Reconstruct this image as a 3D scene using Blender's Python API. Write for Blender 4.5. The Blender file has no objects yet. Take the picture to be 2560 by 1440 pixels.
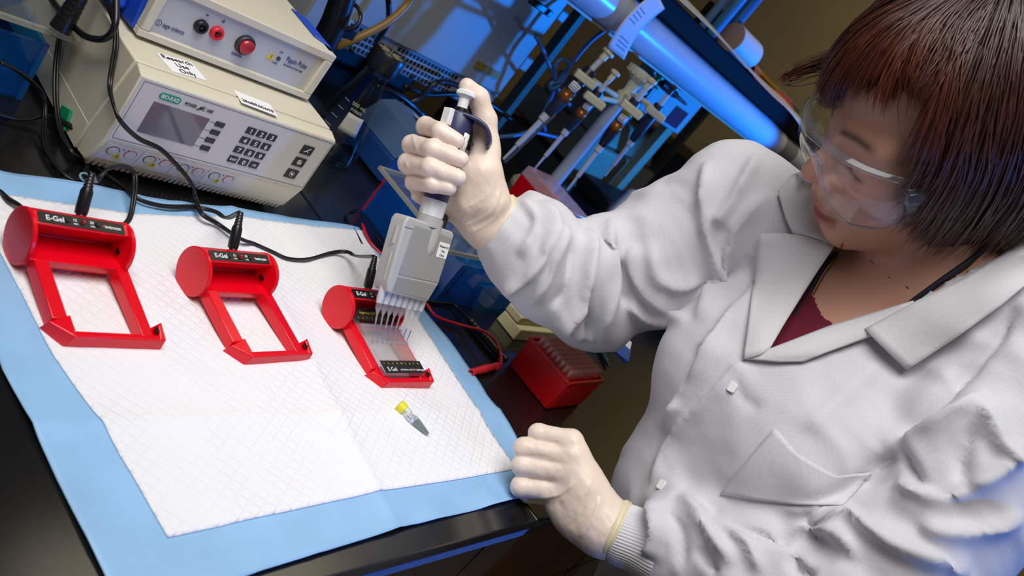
import bpy, bmesh, math, random
import numpy as np
from mathutils import Vector, Matrix
from mathutils.bvhtree import BVHTree
random.seed(7); np.random.seed(7)
PI = math.pi
SC = bpy.context.scene
COL = SC.collection

# ------------------------------------------------------------------ camera
FPX = 2073.484
CAM_R = np.array([[0.5489349868, -0.0915748729, -0.8308335712],
                  [-0.5711139976, 0.6846878527, -0.4528038717],
                  [0.6103271107, 0.7230605694, 0.3235494256]])
CAM_C = np.array([-0.5557131720, -0.2169343013, 1.3531462402])
cam_data = bpy.data.cameras.new('camera')
cam_data.sensor_width = 36.0
cam_data.lens = FPX / 2560 * 36.0
cam_data.clip_start = 0.02
cam_data.dof.use_dof = True
cam_data.dof.focus_distance = 0.93
cam_data.dof.aperture_fstop = 8.0
cam = bpy.data.objects.new('camera', cam_data)
COL.objects.link(cam)
_m = np.eye(4); _m[:3, :3] = CAM_R; _m[:3, 3] = CAM_C
cam.matrix_world = Matrix(_m.tolist())
SC.camera = cam

# ------------------------------------------------------------------ world, lamps, exposure
world = bpy.data.worlds.new('world'); SC.world = world
world.use_nodes = True
wb = world.node_tree.nodes['Background']
wb.inputs[0].default_value = (0.80, 0.74, 0.62, 1); wb.inputs[1].default_value = 0.10
SC.cycles.transparent_max_bounces = 32
SC.view_settings.view_transform = 'Standard'
SC.view_settings.look = 'None'
SC.view_settings.exposure = 0.0
SC.view_settings.gamma = 1.0
SC.view_settings.use_curve_mapping = False


def lamp(name, kind, loc, target, power, color, size=0.5, size_y=None, spot=None, blend=0.3, spread=180):
    d = bpy.data.lights.new(name, kind)
    d.energy = power; d.color = color
    if kind == 'AREA':
        d.size = size; d.spread = math.radians(spread)
        if size_y:
            d.shape = 'RECTANGLE'; d.size_y = size_y
    else:
        d.shadow_soft_size = size
    if kind == 'SPOT':
        d.spot_size = spot; d.spot_blend = blend
    o = bpy.data.objects.new(name, d); COL.objects.link(o)
    o.location = loc
    o.rotation_euler = (Vector(target) - Vector(loc)).to_track_quat('-Z', 'Y').to_euler()
    return o


# photographer's softbox above and left of the camera, a ceiling panel over the bench,
# and the blue gelled strobe that stands behind the seated person
lamp('softbox_light', 'AREA', (-0.35, 0.10, 2.1), (0.25, 0.15, 0.95), 7.6, (1.0, 0.985, 0.965), 0.9, 0.9, spread=105)
lamp('warm_overhead_light', 'AREA', (1.3, 0.9, 2.75), (1.3, 0.3, 0.9), 5, (1.0, 0.90, 0.68), 1.2, 0.6)
lamp('blue_strobe_light', 'SPOT', (0.36, -1.25, 1.22), (0.5, 0.6, 1.15), 21, (0.06, 0.26, 1.0), 0.035, None, math.radians(95), 0.35)
lamp('blue_strobe_light', 'SPOT', (2.35, -0.30, 1.30), (1.12, 1.0, 1.24), 190, (0.0, 0.21, 1.0), 0.03, None, math.radians(56), 0.3)
lamp('warm_overhead_light', 'AREA', (2.7, 0.3, 2.85), (3.5, 0.1, 1.7), 17, (1.0, 0.90, 0.66), 0.9, 0.9)  # added lamp, brightens the far wall so the glossy worktop mirrors it


def ray(px, py):
    return CAM_R @ np.array([(px - 1280) / FPX, -(py - 720) / FPX, -1.0])


def U(px, py, z=0.9):
    """point of the photograph on the horizontal plane at height z"""
    d = ray(px, py); return CAM_C + d * (z - CAM_C[2]) / d[2]


def UY(px, py, y):
    d = ray(px, py); return CAM_C + d * (y - CAM_C[1]) / d[1]


def UX(px, py, x):
    d = ray(px, py); return CAM_C + d * (x - CAM_C[0]) / d[0]


def D(px, py, dist):
    return CAM_C + ray(px, py) * dist


def projpx(P):
    q = (np.atleast_2d(P) - CAM_C) @ CAM_R
    return np.c_[1280 + FPX * q[:, 0] / -q[:, 2], 720 - FPX * q[:, 1] / -q[:, 2]]


# ------------------------------------------------------------------ helpers
def srgb(r, g, b):
    def f(c):
        c /= 255.0
        return c / 12.92 if c <= 0.04045 else ((c + 0.055) / 1.055) ** 2.4
    return (f(r), f(g), f(b), 1.0)


MATS = {}


def mat(name, rgb, rough=0.5, metal=0.0, spec=0.5, bump=0.0, bscale=200.0, var=0.0, vscale=20.0, sss=0.0, coat=0.0, detail=2.0):
    """principled surface with procedural colour variation and fine relief"""
    if name in MATS:
        return MATS[name]
    m = bpy.data.materials.new(name); m.use_nodes = True
    nt = m.node_tree; N = nt.nodes; L = nt.links
    b = N['Principled BSDF']
    c = srgb(*rgb)
    b.inputs['Base Color'].default_value = c
    b.inputs['Roughness'].default_value = rough
    b.inputs['Metallic'].default_value = metal
    b.inputs['Specular IOR Level'].default_value = spec
    if sss:
        b.inputs['Subsurface Weight'].default_value = sss
        b.inputs['Subsurface Radius'].default_value = (0.008, 0.003, 0.0015)
        b.inputs['Subsurface Scale'].default_value = 1.0
    if coat:
        b.inputs['Coat Weight'].default_value = coat
        b.inputs['Coat Roughness'].default_value = 0.1
    tc = N.new('ShaderNodeTexCoord')
    if var:
        n = N.new('ShaderNodeTexNoise'); n.inputs['Scale'].default_value = vscale; n.inputs['Detail'].default_value = 4
        L.new(tc.outputs['Object'], n.inputs['Vector'])
        r = N.new('ShaderNodeValToRGB')
        r.color_ramp.elements[0].position = 0.3; r.color_ramp.elements[1].position = 0.7
        r.color_ramp.elements[0].color = tuple(x * (1 - var) for x in c[:3]) + (1,)
        r.color_ramp.elements[1].color = tuple(min(1, x * (1 + var)) for x in c[:3]) + (1,)
        L.new(n.outputs['Fac'], r.inputs['Fac']); L.new(r.outputs['Color'], b.inputs['Base Color'])
    if bump:
        n = N.new('ShaderNodeTexNoise'); n.inputs['Scale'].default_value = bscale; n.inputs['Detail'].default_value = detail
        L.new(tc.outputs['Object'], n.inputs['Vector'])
        bp = N.new('ShaderNodeBump'); bp.inputs['Strength'].default_value = bump; bp.inputs['Distance'].default_value = 0.002
        L.new(n.outputs['Fac'], bp.inputs['Height']); L.new(bp.outputs['Normal'], b.inputs['Normal'])
    MATS[name] = m
    return m


def glassy(name, rgb, tint=1.0, rough=0.02, ior=1.45, body=0.0, brgb=None):
    """thin clear plastic or glass: tinted transparency under a fresnel reflection, plus a little milky body"""
    if name in MATS:
        return MATS[name]
    m = bpy.data.materials.new(name); m.use_nodes = True
    nt = m.node_tree; N = nt.nodes; L = nt.links
    N.remove(N['Principled BSDF'])
    out = N['Material Output']
    t = N.new('ShaderNodeBsdfTransparent'); t.inputs[0].default_value = srgb(*rgb)
    g = N.new('ShaderNodeBsdfGlossy'); g.inputs['Roughness'].default_value = rough; g.inputs[0].default_value = (1, 1, 1, 1)
    fr = N.new('ShaderNodeFresnel'); fr.inputs['IOR'].default_value = ior
    src = t.outputs[0]
    if body:
        d = N.new('ShaderNodeBsdfPrincipled'); d.inputs['Base Color'].default_value = srgb(*(brgb or rgb)); d.inputs['Roughness'].default_value = 0.35
        mx = N.new('ShaderNodeMixShader'); mx.inputs[0].default_value = body
        L.new(src, mx.inputs[1]); L.new(d.outputs[0], mx.inputs[2]); src = mx.outputs[0]
    mx2 = N.new('ShaderNodeMixShader')
    ge = N.new('ShaderNodeNewGeometry'); bf = N.new('ShaderNodeMath'); bf.operation = 'MULTIPLY_ADD'
    bf.inputs[1].default_value = -1.0; bf.inputs[2].default_value = 1.0; L.new(ge.outputs['Backfacing'], bf.inputs[0])
    mu = N.new('ShaderNodeMath'); mu.operation = 'MULTIPLY'; L.new(fr.outputs[0], mu.inputs[0]); L.new(bf.outputs[0], mu.inputs[1])
    L.new(mu.outputs[0], mx2.inputs[0]); L.new(src, mx2.inputs[1]); L.new(g.outputs[0], mx2.inputs[2])
    L.new(mx2.outputs[0], out.inputs['Surface'])
    MATS[name] = m
    return m


def rot_to(axis):
    """3x3 whose z axis is `axis`"""
    return np.array(Vector(axis).normalized().to_track_quat('Z', 'Y').to_matrix())


class G:
    """collects geometry and links it as one mesh object"""
    def __init__(s):
        s.v = []; s.f = []; s.n = 0

    def add(s, v, f):
        v = np.asarray(v, float).reshape(-1, 3)
        s.v.append(v); s.f += [tuple(int(i) + s.n for i in q) for q in f]; s.n += len(v)
        return s

    def box(s, lo, hi, M=None, t=None):
        x0, y0, z0 = lo; x1, y1, z1 = hi
        v = np.array([(x0, y0, z0), (x1, y0, z0), (x1, y1, z0), (x0, y1, z0), (x0, y0, z1), (x1, y0, z1), (x1, y1, z1), (x0, y1, z1)], float)
        if M is not None: v = v @ np.asarray(M).T
        if t is not None: v = v + np.asarray(t)
        return s.add(v, [(0, 3, 2, 1), (4, 5, 6, 7), (0, 1, 5, 4), (1, 2, 6, 5), (2, 3, 7, 6), (3, 0, 4, 7)])

    def hexa(s, pts):
        """8 corners: bottom loop ccw then top loop"""
        return s.add(pts, [(0, 3, 2, 1), (4, 5, 6, 7), (0, 1, 5, 4), (1, 2, 6, 5), (2, 3, 7, 6), (3, 0, 4, 7)])

    def lathe(s, prof, n=32, base=(0, 0, 0), axis=(0, 0, 1), caps=True):
        """prof: list of (radius, height)"""
        M = rot_to(axis); base = np.asarray(base, float)
        a = np.arange(n) * 2 * PI / n
        v = []
        for r, h in prof:
            v.append(np.c_[r * np.cos(a), r * np.sin(a), np.full(n, h)])
        v = np.vstack(v) @ M.T + base
        f = []
        for k in range(len(prof) - 1):
            for i in range(n):
                j = (i + 1) % n
                f.append((k * n + i, k * n + j, (k + 1) * n + j, (k + 1) * n + i))
        if caps:
            f.append(tuple(range(n - 1, -1, -1))); f.append(tuple((len(prof) - 1) * n + i for i in range(n)))
        return s.add(v, f)

    def cyl(s, p0, p1, r0, r1=None, n=20):
        p0 = np.asarray(p0, float); p1 = np.asarray(p1, float)
        L = np.linalg.norm(p1 - p0)
        return s.lathe([(r0, 0), (r0 if r1 is None else r1, L)], n, p0, (p1 - p0) / L)

    def tube(s, pts, r, n=8, caps=True):
        pts = np.asarray(pts, float); m = len(pts)
        rr = np.full(m, r) if np.isscalar(r) else np.asarray(r, float)
        T = np.gradient(pts, axis=0); T /= (np.linalg.norm(T, axis=1)[:, None] + 1e-12)
        up = np.array([0, 0, 1.0])
        if abs(T[0] @ up) > 0.9: up = np.array([1.0, 0, 0])
        A = np.cross(T[0], up); A /= np.linalg.norm(A)
        a = np.arange(n) * 2 * PI / n; v = []
        for i in range(m):
            A = A - T[i] * (A @ T[i]); A /= (np.linalg.norm(A) + 1e-12); B = np.cross(T[i], A)
            v.append(pts[i] + rr[i] * (np.cos(a)[:, None] * A + np.sin(a)[:, None] * B))
        f = []
        for k in range(m - 1):
            for i in range(n):
                j = (i + 1) % n
                f.append((k * n + i, k * n + j, (k + 1) * n + j, (k + 1) * n + i))
        if caps:
            f.append(tuple(range(n - 1, -1, -1))); f.append(tuple((m - 1) * n + i for i in range(n)))
        return s.add(np.vstack(v), f)

    def prism(s, poly, h0, h1, M=np.eye(3), t=(0, 0, 0)):
        """poly in the xy plane of frame M, extruded from z=h0 to z=h1"""
        poly = np.asarray(poly, float); n = len(poly)
        v = np.vstack([np.c_[poly, np.full(n, h0)], np.c_[poly, np.full(n, h1)]]) @ np.asarray(M).T + np.asarray(t)
        f = [tuple(range(n - 1, -1, -1)), tuple(range(n, 2 * n))]
        for i in range(n):
            j = (i + 1) % n; f.append((i, j, n + j, n + i))
        return s.add(v, f)

    def sphere(s, c, r, n=16, m=10, sc=(1, 1, 1)):
        v = []; f = []
        for k in range(m + 1):
            th = PI * k / m
            for i in range(n):
                ph = 2 * PI * i / n
                v.append((c[0] + sc[0] * r * math.sin(th) * math.cos(ph), c[1] + sc[1] * r * math.sin(th) * math.sin(ph), c[2] + sc[2] * r * math.cos(th)))
        for k in range(m):
            for i in range(n):
                j = (i + 1) % n
                f.append((k * n + i, (k + 1) * n + i, (k + 1) * n + j, k * n + j))
        return s.add(v, f)

    def grid(s, P):
        """P: array (a, b, 3)"""
        a, b = P.shape[:2]
        f = [(i * b + j, (i + 1) * b + j, (i + 1) * b + j + 1, i * b + j + 1) for i in range(a - 1) for j in range(b - 1)]
        return s.add(P.reshape(-1, 3), f)

    def obj(s, name, m, parent=None, smooth=None, bevel=0.0, segs=2, M=None, solid=0.0, offset=0.0, sub=0):
        v = np.vstack(s.v)
        me = bpy.data.meshes.new(name)
        me.from_pydata(v.tolist(), [], s.f); me.update()
        o = bpy.data.objects.new(name, me); COL.objects.link(o)
        if m is not None: me.materials.append(m)
        if parent is not None: o.parent = parent
        if M is not None: o.matrix_local = M
        if solid:
            md = o.modifiers.new('solid', 'SOLIDIFY'); md.thickness = solid; md.offset = offset
        if bevel:
            md = o.modifiers.new('bevel', 'BEVEL'); md.width = bevel; md.segments = segs; md.limit_method = 'ANGLE'; md.angle_limit = 0.6
            md.harden_normals = False
        if sub:
            md = o.modifiers.new('sub', 'SUBSURF'); md.levels = sub; md.render_levels = sub
        if smooth is None or smooth is True:
            me.polygons.foreach_set('use_smooth', [True] * len(me.polygons))
            if smooth is None:
                # shade smooth, but keep edges sharper than 35 degrees
                bm = bmesh.new(); bm.from_mesh(me)
                for e in bm.edges:
                    if len(e.link_faces) == 2 and e.calc_face_angle(0) > 0.62: e.smooth = False
                bm.to_mesh(me); bm.free()
        return o


def thing(name, label, cat, loc=(0, 0, 0), rz=0.0, group=None, R3=None):
    o = bpy.data.objects.new(name, None); COL.objects.link(o)
    o.empty_display_size = 0.02
    if R3 is not None:
        m = np.eye(4); m[:3, :3] = R3; m[:3, 3] = loc; o.matrix_world = Matrix(m.tolist())
    else:
        o.location = loc; o.rotation_euler = (0, 0, rz)
    o['label'] = label; o['category'] = cat
    if group: o['group'] = group
    return o


def tag(o, label, cat, group=None):
    o['label'] = label; o['category'] = cat
    if group: o['group'] = group
    return o


def struct(o):
    o['kind'] = 'structure'; return o


def smooth_path(pts, n=60):
    """Catmull-Rom through points"""
    P = np.asarray(pts, float); P = np.vstack([2 * P[0] - P[1], P, 2 * P[-1] - P[-2]])
    m = len(P) - 3; out = []
    for t in np.linspace(0, m - 1e-9, n):
        i = int(t); u = t - i; a, b, c, d = P[i], P[i + 1], P[i + 2], P[i + 3]
        out.append(0.5 * (2 * b + (c - a) * u + (2 * a - 5 * b + 4 * c - d) * u * u + (3 * b - a - 3 * c + d) * u ** 3))
    return np.array(out)


_TXT = {}


def text(body, size, m, parent, M, name='lettering', extrude=0.00012, bold=0.0, shear=0.0, sx=1.0, align='LEFT', spacing=1.0):
    """flat print: a text outline turned into a mesh; M is a 4x4 (list or array) local matrix"""
    key = (body, size, bold, shear, align, spacing)
    if key not in _TXT:
        cu = bpy.data.curves.new('t', 'FONT'); cu.body = body; cu.size = size; cu.extrude = extrude; cu.offset = bold * size
        cu.shear = shear; cu.align_x = align; cu.space_character = spacing; cu.resolution_u = 3
        ob = bpy.data.objects.new('t', cu); COL.objects.link(ob)
        dg = bpy.context.evaluated_depsgraph_get(); dg.update()
        me = bpy.data.meshes.new_from_object(ob.evaluated_get(dg))
        bpy.data.objects.remove(ob); _TXT[key] = me
    me = _TXT[key].copy(); me.name = name
    me.materials.clear(); me.materials.append(m)
    o = bpy.data.objects.new(name, me); COL.objects.link(o)
    o.parent = parent
    mm = np.array(M, float)
    if sx != 1.0: mm = mm @ np.diag([sx, 1, 1, 1])
    o.matrix_local = Matrix(mm.tolist())
    return o


def frame(x, y, origin):
    """4x4 with the given x and y axes (z = x cross y)"""
    x = np.array(x, float); x /= np.linalg.norm(x)
    y = np.array(y, float); y = y - x * (x @ y); y /= np.linalg.norm(y)
    m = np.eye(4); m[:3, 0] = x; m[:3, 1] = y; m[:3, 2] = np.cross(x, y); m[:3, 3] = origin
    return m


def disc(r, n=24):
    a = np.arange(n) * 2 * PI / n
    return np.c_[r * np.cos(a), r * np.sin(a)]


def rrect(w, h, r, n=5):
    """rounded rectangle outline centred on the origin"""
    p = []
    for cx, cy, a0 in ((w / 2 - r, h / 2 - r, 0), (-w / 2 + r, h / 2 - r, PI / 2), (-w / 2 + r, -h / 2 + r, PI), (w / 2 - r, -h / 2 + r, 1.5 * PI)):
        for k in range(n):
            a = a0 + PI / 2 * k / (n - 1); p.append((cx + r * math.cos(a), cy + r * math.sin(a)))
    return p


def copy_tree(root, loc, rz, label, group=None):
    r = root.copy(); COL.objects.link(r); r.location = loc; r.rotation_euler = (0, 0, rz); r['label'] = label
    if group: r['group'] = group
    for ch in list(root.children):
        c = ch.copy(); COL.objects.link(c); c.parent = r
        for g in list(ch.children):
            d = g.copy(); COL.objects.link(d); d.parent = c
    return r


# ------------------------------------------------------------------ the room
m_wall = mat('wall_paint', (166, 150, 112), 0.7, bump=0.1, bscale=60, var=0.08, vscale=3)
m_ceil = mat('ceiling_paint', (200, 192, 170), 0.8)
m_floor = mat('floor_tile', (92, 86, 76), 0.5, var=0.15, vscale=6)
m_black = mat('black_resin', (20, 20, 21), 0.17, spec=0.8, bump=0.02, bscale=900, var=0.12, vscale=25)
m_blackedge = mat('black_resin_edge', (27, 28, 30), 0.32, spec=0.45, bump=0.02, bscale=700)
m_wood = mat('oak_cabinet', (104, 66, 30), 0.45, var=0.18, vscale=9)

g = G(); g.box((-3.2, -3.2, -0.05), (3.6, 2.9, 0)); struct(g.obj('floor', m_floor))
g = G(); g.box((-3.2, 2.8, 0), (3.6, 2.9, 2.95)); struct(g.obj('wall_back', m_wall))
g = G(); g.box((3.5, -3.2, 0), (3.6, 2.8, 2.95)); struct(g.obj('wall_right', m_wall))
g = G(); g.box((-3.2, -3.2, 2.95), (3.6, 2.9, 3.0)); struct(g.obj('ceiling', m_ceil))

# ------------------------------------------------------------------ island bench
BZ = 0.9
bench = thing('lab_bench', 'long black resin lab bench with oak cabinets, under all the instruments', 'bench', (0.5, 0.75, 0))
B0 = np.array([0.5, 0.75, 0])
SX = 0.2245
for k, (xa, xb) in enumerate(((-1.3, SX - 0.0006), (SX + 0.0006, 3.3))):
    g = G(); g.box((xa - B0[0], -0.0005 - B0[1], BZ - 0.0135), (xb - B0[0], 1.45 - B0[1], BZ))
    o = g.obj('worktop', m_black, bench, bevel=0.0025, segs=3)
    g = G(); g.box((xa - B0[0], 0.004 - B0[1], BZ - 0.028), (xb - B0[0], 1.43 - B0[1], BZ - 0.0135)); g.obj('worktop_underlay', m_blackedge, bench)
# cabinet fronts under the bench: each door is a panel of its own
g = G(); g.box((-1.25 - B0[0], 0.035 - B0[1], 0.1), (3.25 - B0[0], 1.40 - B0[1], BZ - 0.028)); g.obj('cabinet_body', m_wood, bench)
x = -1.0
for k in range(9):
    g = G(); g.box((x + 0.004 - B0[0], 0.014 - B0[1], 0.14), (x + 0.396 - B0[0], 0.034 - B0[1], 0.675)); d = g.obj('cabinet_door', m_wood, bench, bevel=0.002)
    g = G(); g.box((x + 0.004 - B0[0], 0.014 - B0[1], 0.683), (x + 0.396 - B0[0], 0.034 - B0[1], BZ - 0.05)); d = g.obj('drawer', m_wood, bench, bevel=0.002)
    x += 0.4
g = G(); g.box((-1.25 - B0[0], 0.08 - B0[1], 0.0), (3.25 - B0[0], 1.38 - B0[1], 0.1)); g.obj('plinth', m_blackedge, bench)
# strip of blue tape stuck below the front edge
m_tape = mat('blue_tape', (96, 140, 205), 0.5, var=0.1, vscale=60)
g = G(); g.box((-0.25, 0.0002, BZ - 0.0255), (0.2235, 0.0039, BZ - 0.0138)); tp = g.obj('masking_tape', m_tape)
tag(tp, 'strip of blue tape stuck along the underside of the bench front edge', 'tape')

# ------------------------------------------------------------------ absorbent pad
m_padblue = mat('pad_blue_film', (146, 190, 230), 0.42, var=0.06, vscale=18, bump=0.25, bscale=90)


def quilt_mat():
    m = bpy.data.materials.new('pad_white_quilt'); m.use_nodes = True
    nt = m.node_tree; N = nt.nodes; L = nt.links; b = N['Principled BSDF']
    b.inputs['Base Color'].default_value = srgb(236, 236, 240); b.inputs['Roughness'].default_value = 0.85
    b.inputs['Specular IOR Level'].default_value = 0.15
    tc = N.new('ShaderNodeTexCoord'); sp = N.new('ShaderNodeSeparateXYZ'); L.new(tc.outputs['Object'], sp.inputs[0])

    def line(ax, ay, per):
        a = N.new('ShaderNodeMath'); a.operation = 'MULTIPLY'; L.new(sp.outputs[0], a.inputs[0]); a.inputs[1].default_value = ax / per
        c = N.new('ShaderNodeMath'); c.operation = 'MULTIPLY_ADD'; L.new(sp.outputs[1], c.inputs[0]); c.inputs[1].default_value = ay / per; L.new(a.outputs[0], c.inputs[2])
        p = N.new('ShaderNodeMath'); p.operation = 'PINGPONG'; L.new(c.outputs[0], p.inputs[0]); p.inputs[1].default_value = 0.5
        s = N.new('ShaderNodeMapRange'); s.interpolation_type = 'SMOOTHSTEP'; L.new(p.outputs[0], s.inputs[0])
        s.inputs[1].default_value = 0.0; s.inputs[2].default_value = 0.22
        return s
    l1 = line(0.78, 0.62, 0.0105); l2 = line(0.62, -0.78, 0.0105)
    mn = N.new('ShaderNodeMath'); mn.operation = 'MINIMUM'; L.new(l1.outputs[0], mn.inputs[0]); L.new(l2.outputs[0], mn.inputs[1])
    n = N.new('ShaderNodeTexNoise'); n.inputs['Scale'].default_value = 35; n.inputs['Detail'].default_value = 3; L.new(tc.outputs['Object'], n.inputs['Vector'])
    n2 = N.new('ShaderNodeTexNoise'); n2.inputs['Scale'].default_value = 9; L.new(tc.outputs['Object'], n2.inputs['Vector'])
    r2 = N.new('ShaderNodeMapRange'); L.new(n2.outputs['Fac'], r2.inputs[0]); r2.inputs[1].default_value = 0.35; r2.inputs[2].default_value = 0.65; r2.inputs[3].default_value = 0.25; r2.inputs[4].default_value = 1.0
    q = N.new('ShaderNodeMath'); q.operation = 'MULTIPLY'; L.new(mn.outputs[0], q.inputs[0]); L.new(r2.outputs[0], q.inputs[1])
    ad = N.new('ShaderNodeMath'); ad.operation = 'MULTIPLY_ADD'; L.new(n.outputs['Fac'], ad.inputs[0]); ad.inputs[1].default_value = 0.9; L.new(q.outputs[0], ad.inputs[2])
    bp = N.new('ShaderNodeBump'); bp.inputs['Strength'].default_value = 0.45; bp.inputs['Distance'].default_value = 0.0018
    L.new(ad.outputs[0], bp.inputs['Height']); L.new(bp.outputs['Normal'], b.inputs['Normal'])
    return m


m_quilt = quilt_mat()


def vnoise(x, y, s, seed=0):
    """smooth value noise on arrays"""
    rs = np.random.RandomState(seed); T = rs.rand(64, 64)
    u = x * s; v = y * s; i = np.floor(u).astype(int); j = np.floor(v).astype(int); a = u - i; b = v - j
    a = a * a * (3 - 2 * a); b = b * b * (3 - 2 * b)
    h = lambda p, q: T[p % 64, q % 64]
    return (h(i, j) * (1 - a) + h(i + 1, j) * a) * (1 - b) + (h(i, j + 1) * (1 - a) + h(i + 1, j + 1) * a) * b - 0.5


# outer outline of the pad (bench coordinates), measured from the photograph
def edge_pts(pts):
    return np.array([U(*p)[:2] for p in pts])


def resample(P, n):
    P = np.asarray(P); s = np.r_[0, np.cumsum(np.linalg.norm(np.diff(P, axis=0), axis=1))]
    t = np.linspace(0, s[-1], n); return np.c_[np.interp(t, s, P[:, 0]), np.interp(t, s, P[:, 1])]


def coons(bot, right, top, left, na, nb):
    """bot: left->right, top: left->right, left: bottom->top, right: bottom->top"""
    b = resample(bot, na); t = resample(top, na); l = resample(left, nb); r = resample(right, nb)
    u = np.linspace(0, 1, na)[:, None, None]; v = np.linspace(0, 1, nb)[None, :, None]
    return ((1 - v) * b[:, None] + v * t[:, None] + (1 - u) * l[None] + u * r[None]
            - ((1 - u) * (1 - v) * b[0] + u * (1 - v) * b[-1] + (1 - u) * v * t[0] + u * v * t[-1]))


def creases(X, Y):
    z = 0.0032 * np.exp(-np.abs(Y - (0.157 - 0.02 * X)) / 0.012) + 0.0034 * np.exp(-np.abs(X - (0.022 + 0.11 * (Y - 0.1))) / 0.011)
    z += 0.0010 * np.exp(-np.abs(Y - 0.335) / 0.01) * (X > -0.1)
    return z


cFL = U(272, 1440)[:2] + [-0.002, -0.030]; cFR = U(1302, 1249)[:2]; cBR = U(893, 573)[:2]; cBL = U(-150, 385)[:2]
outer = coons([cFL, U(630, 1440)[:2], U(1016, 1321)[:2], cFR], [cFR, U(1290, 1100)[:2], U(1120, 860)[:2], cBR],
              [cBL, U(0, 432)[:2], U(458, 498)[:2] + [0.006, -0.01], U(640, 535)[:2], cBR], [cFL, U(0, 930)[:2], cBL], 110, 90)
inner = coons([U(416, 1349)[:2], U(960, 1232)[:2], U(1286, 1178)[:2]], [U(1286, 1178)[:2], U(1107, 902)[:2], U(1000, 735)[:2], U(905, 582)[:2]],
              [U(-110, 472)[:2], U(0, 490)[:2], U(330, 540)[:2], U(600, 548)[:2], U(905, 582)[:2]], [U(416, 1349)[:2], U(255, 1075)[:2], U(132, 900)[:2], U(0, 645)[:2], U(-110, 472)[:2]], 110, 90)
PADC = np.array([0.02, 0.24])
pad = thing('absorbent_pad', 'blue-edged absorbent bench pad with a white quilted centre, under the red gel bases', 'pad', (PADC[0], PADC[1], BZ))
for nm, P, base, mt in (('blue_backing', outer, 0.0012, m_padblue), ('quilted_sheet', inner, 0.0021, m_quilt)):
    X = P[..., 0]; Y = P[..., 1]
    Z = base + creases(X, Y) + 0.0022 * vnoise(X, Y, 16, 3) + 0.0010 * vnoise(X, Y, 45, 4) + 0.0012
    if nm == 'blue_backing':
        a = np.minimum(np.arange(110), 109 - np.arange(110))[:, None] * np.ones((1, 90)); b = np.minimum(np.arange(90), 89 - np.arange(90))[None] * np.ones((110, 1))
        e = np.exp(-np.minimum(a, b) / 2.0)
        Z += e * (0.0010 + 0.0035 * np.maximum(0, vnoise(X, Y, 30, 5) + 0.15)) - 0.0003
        Z += 0.0016 * np.maximum(0, vnoise(X, Y * 0.35, 70, 9)) * (Y < 0.055)
        Z = np.maximum(Z, 0.0008)
    g = G(); g.grid(np.dstack([X - PADC[0], Y - PADC[1], Z])); g.obj(nm, mt, pad, smooth=True, solid=0.0004, offset=-1)


# ------------------------------------------------------------------ red gel bases
m_red = mat('red_plastic', (226, 4, 30), 0.27, spec=0.5, bump=0.02, bscale=300)
m_redlens = mat('red_led', (150, 20, 30), 0.12, spec=0.8)
m_ink = mat('black_label', (20, 20, 22), 0.35)
m_white_ink = mat('white_ink', (225, 225, 225), 0.6)
m_red_ink = mat('red_ink', (200, 30, 45), 0.6)
m_metal = mat('steel', (150, 145, 140), 0.3, metal=1.0)
m_cable = mat('black_cable', (18, 18, 20), 0.33, spec=0.5)
m_cable_grey = mat('grey_cable_stripe', (120, 122, 125), 0.4)
PADT = 0.0034   # mean height of the pad's surface above the bench

EW, EH = 0.084, 0.0115
YD, RD = 0.101, 0.0242
XL, XR = -0.0135, 0.0745


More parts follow.
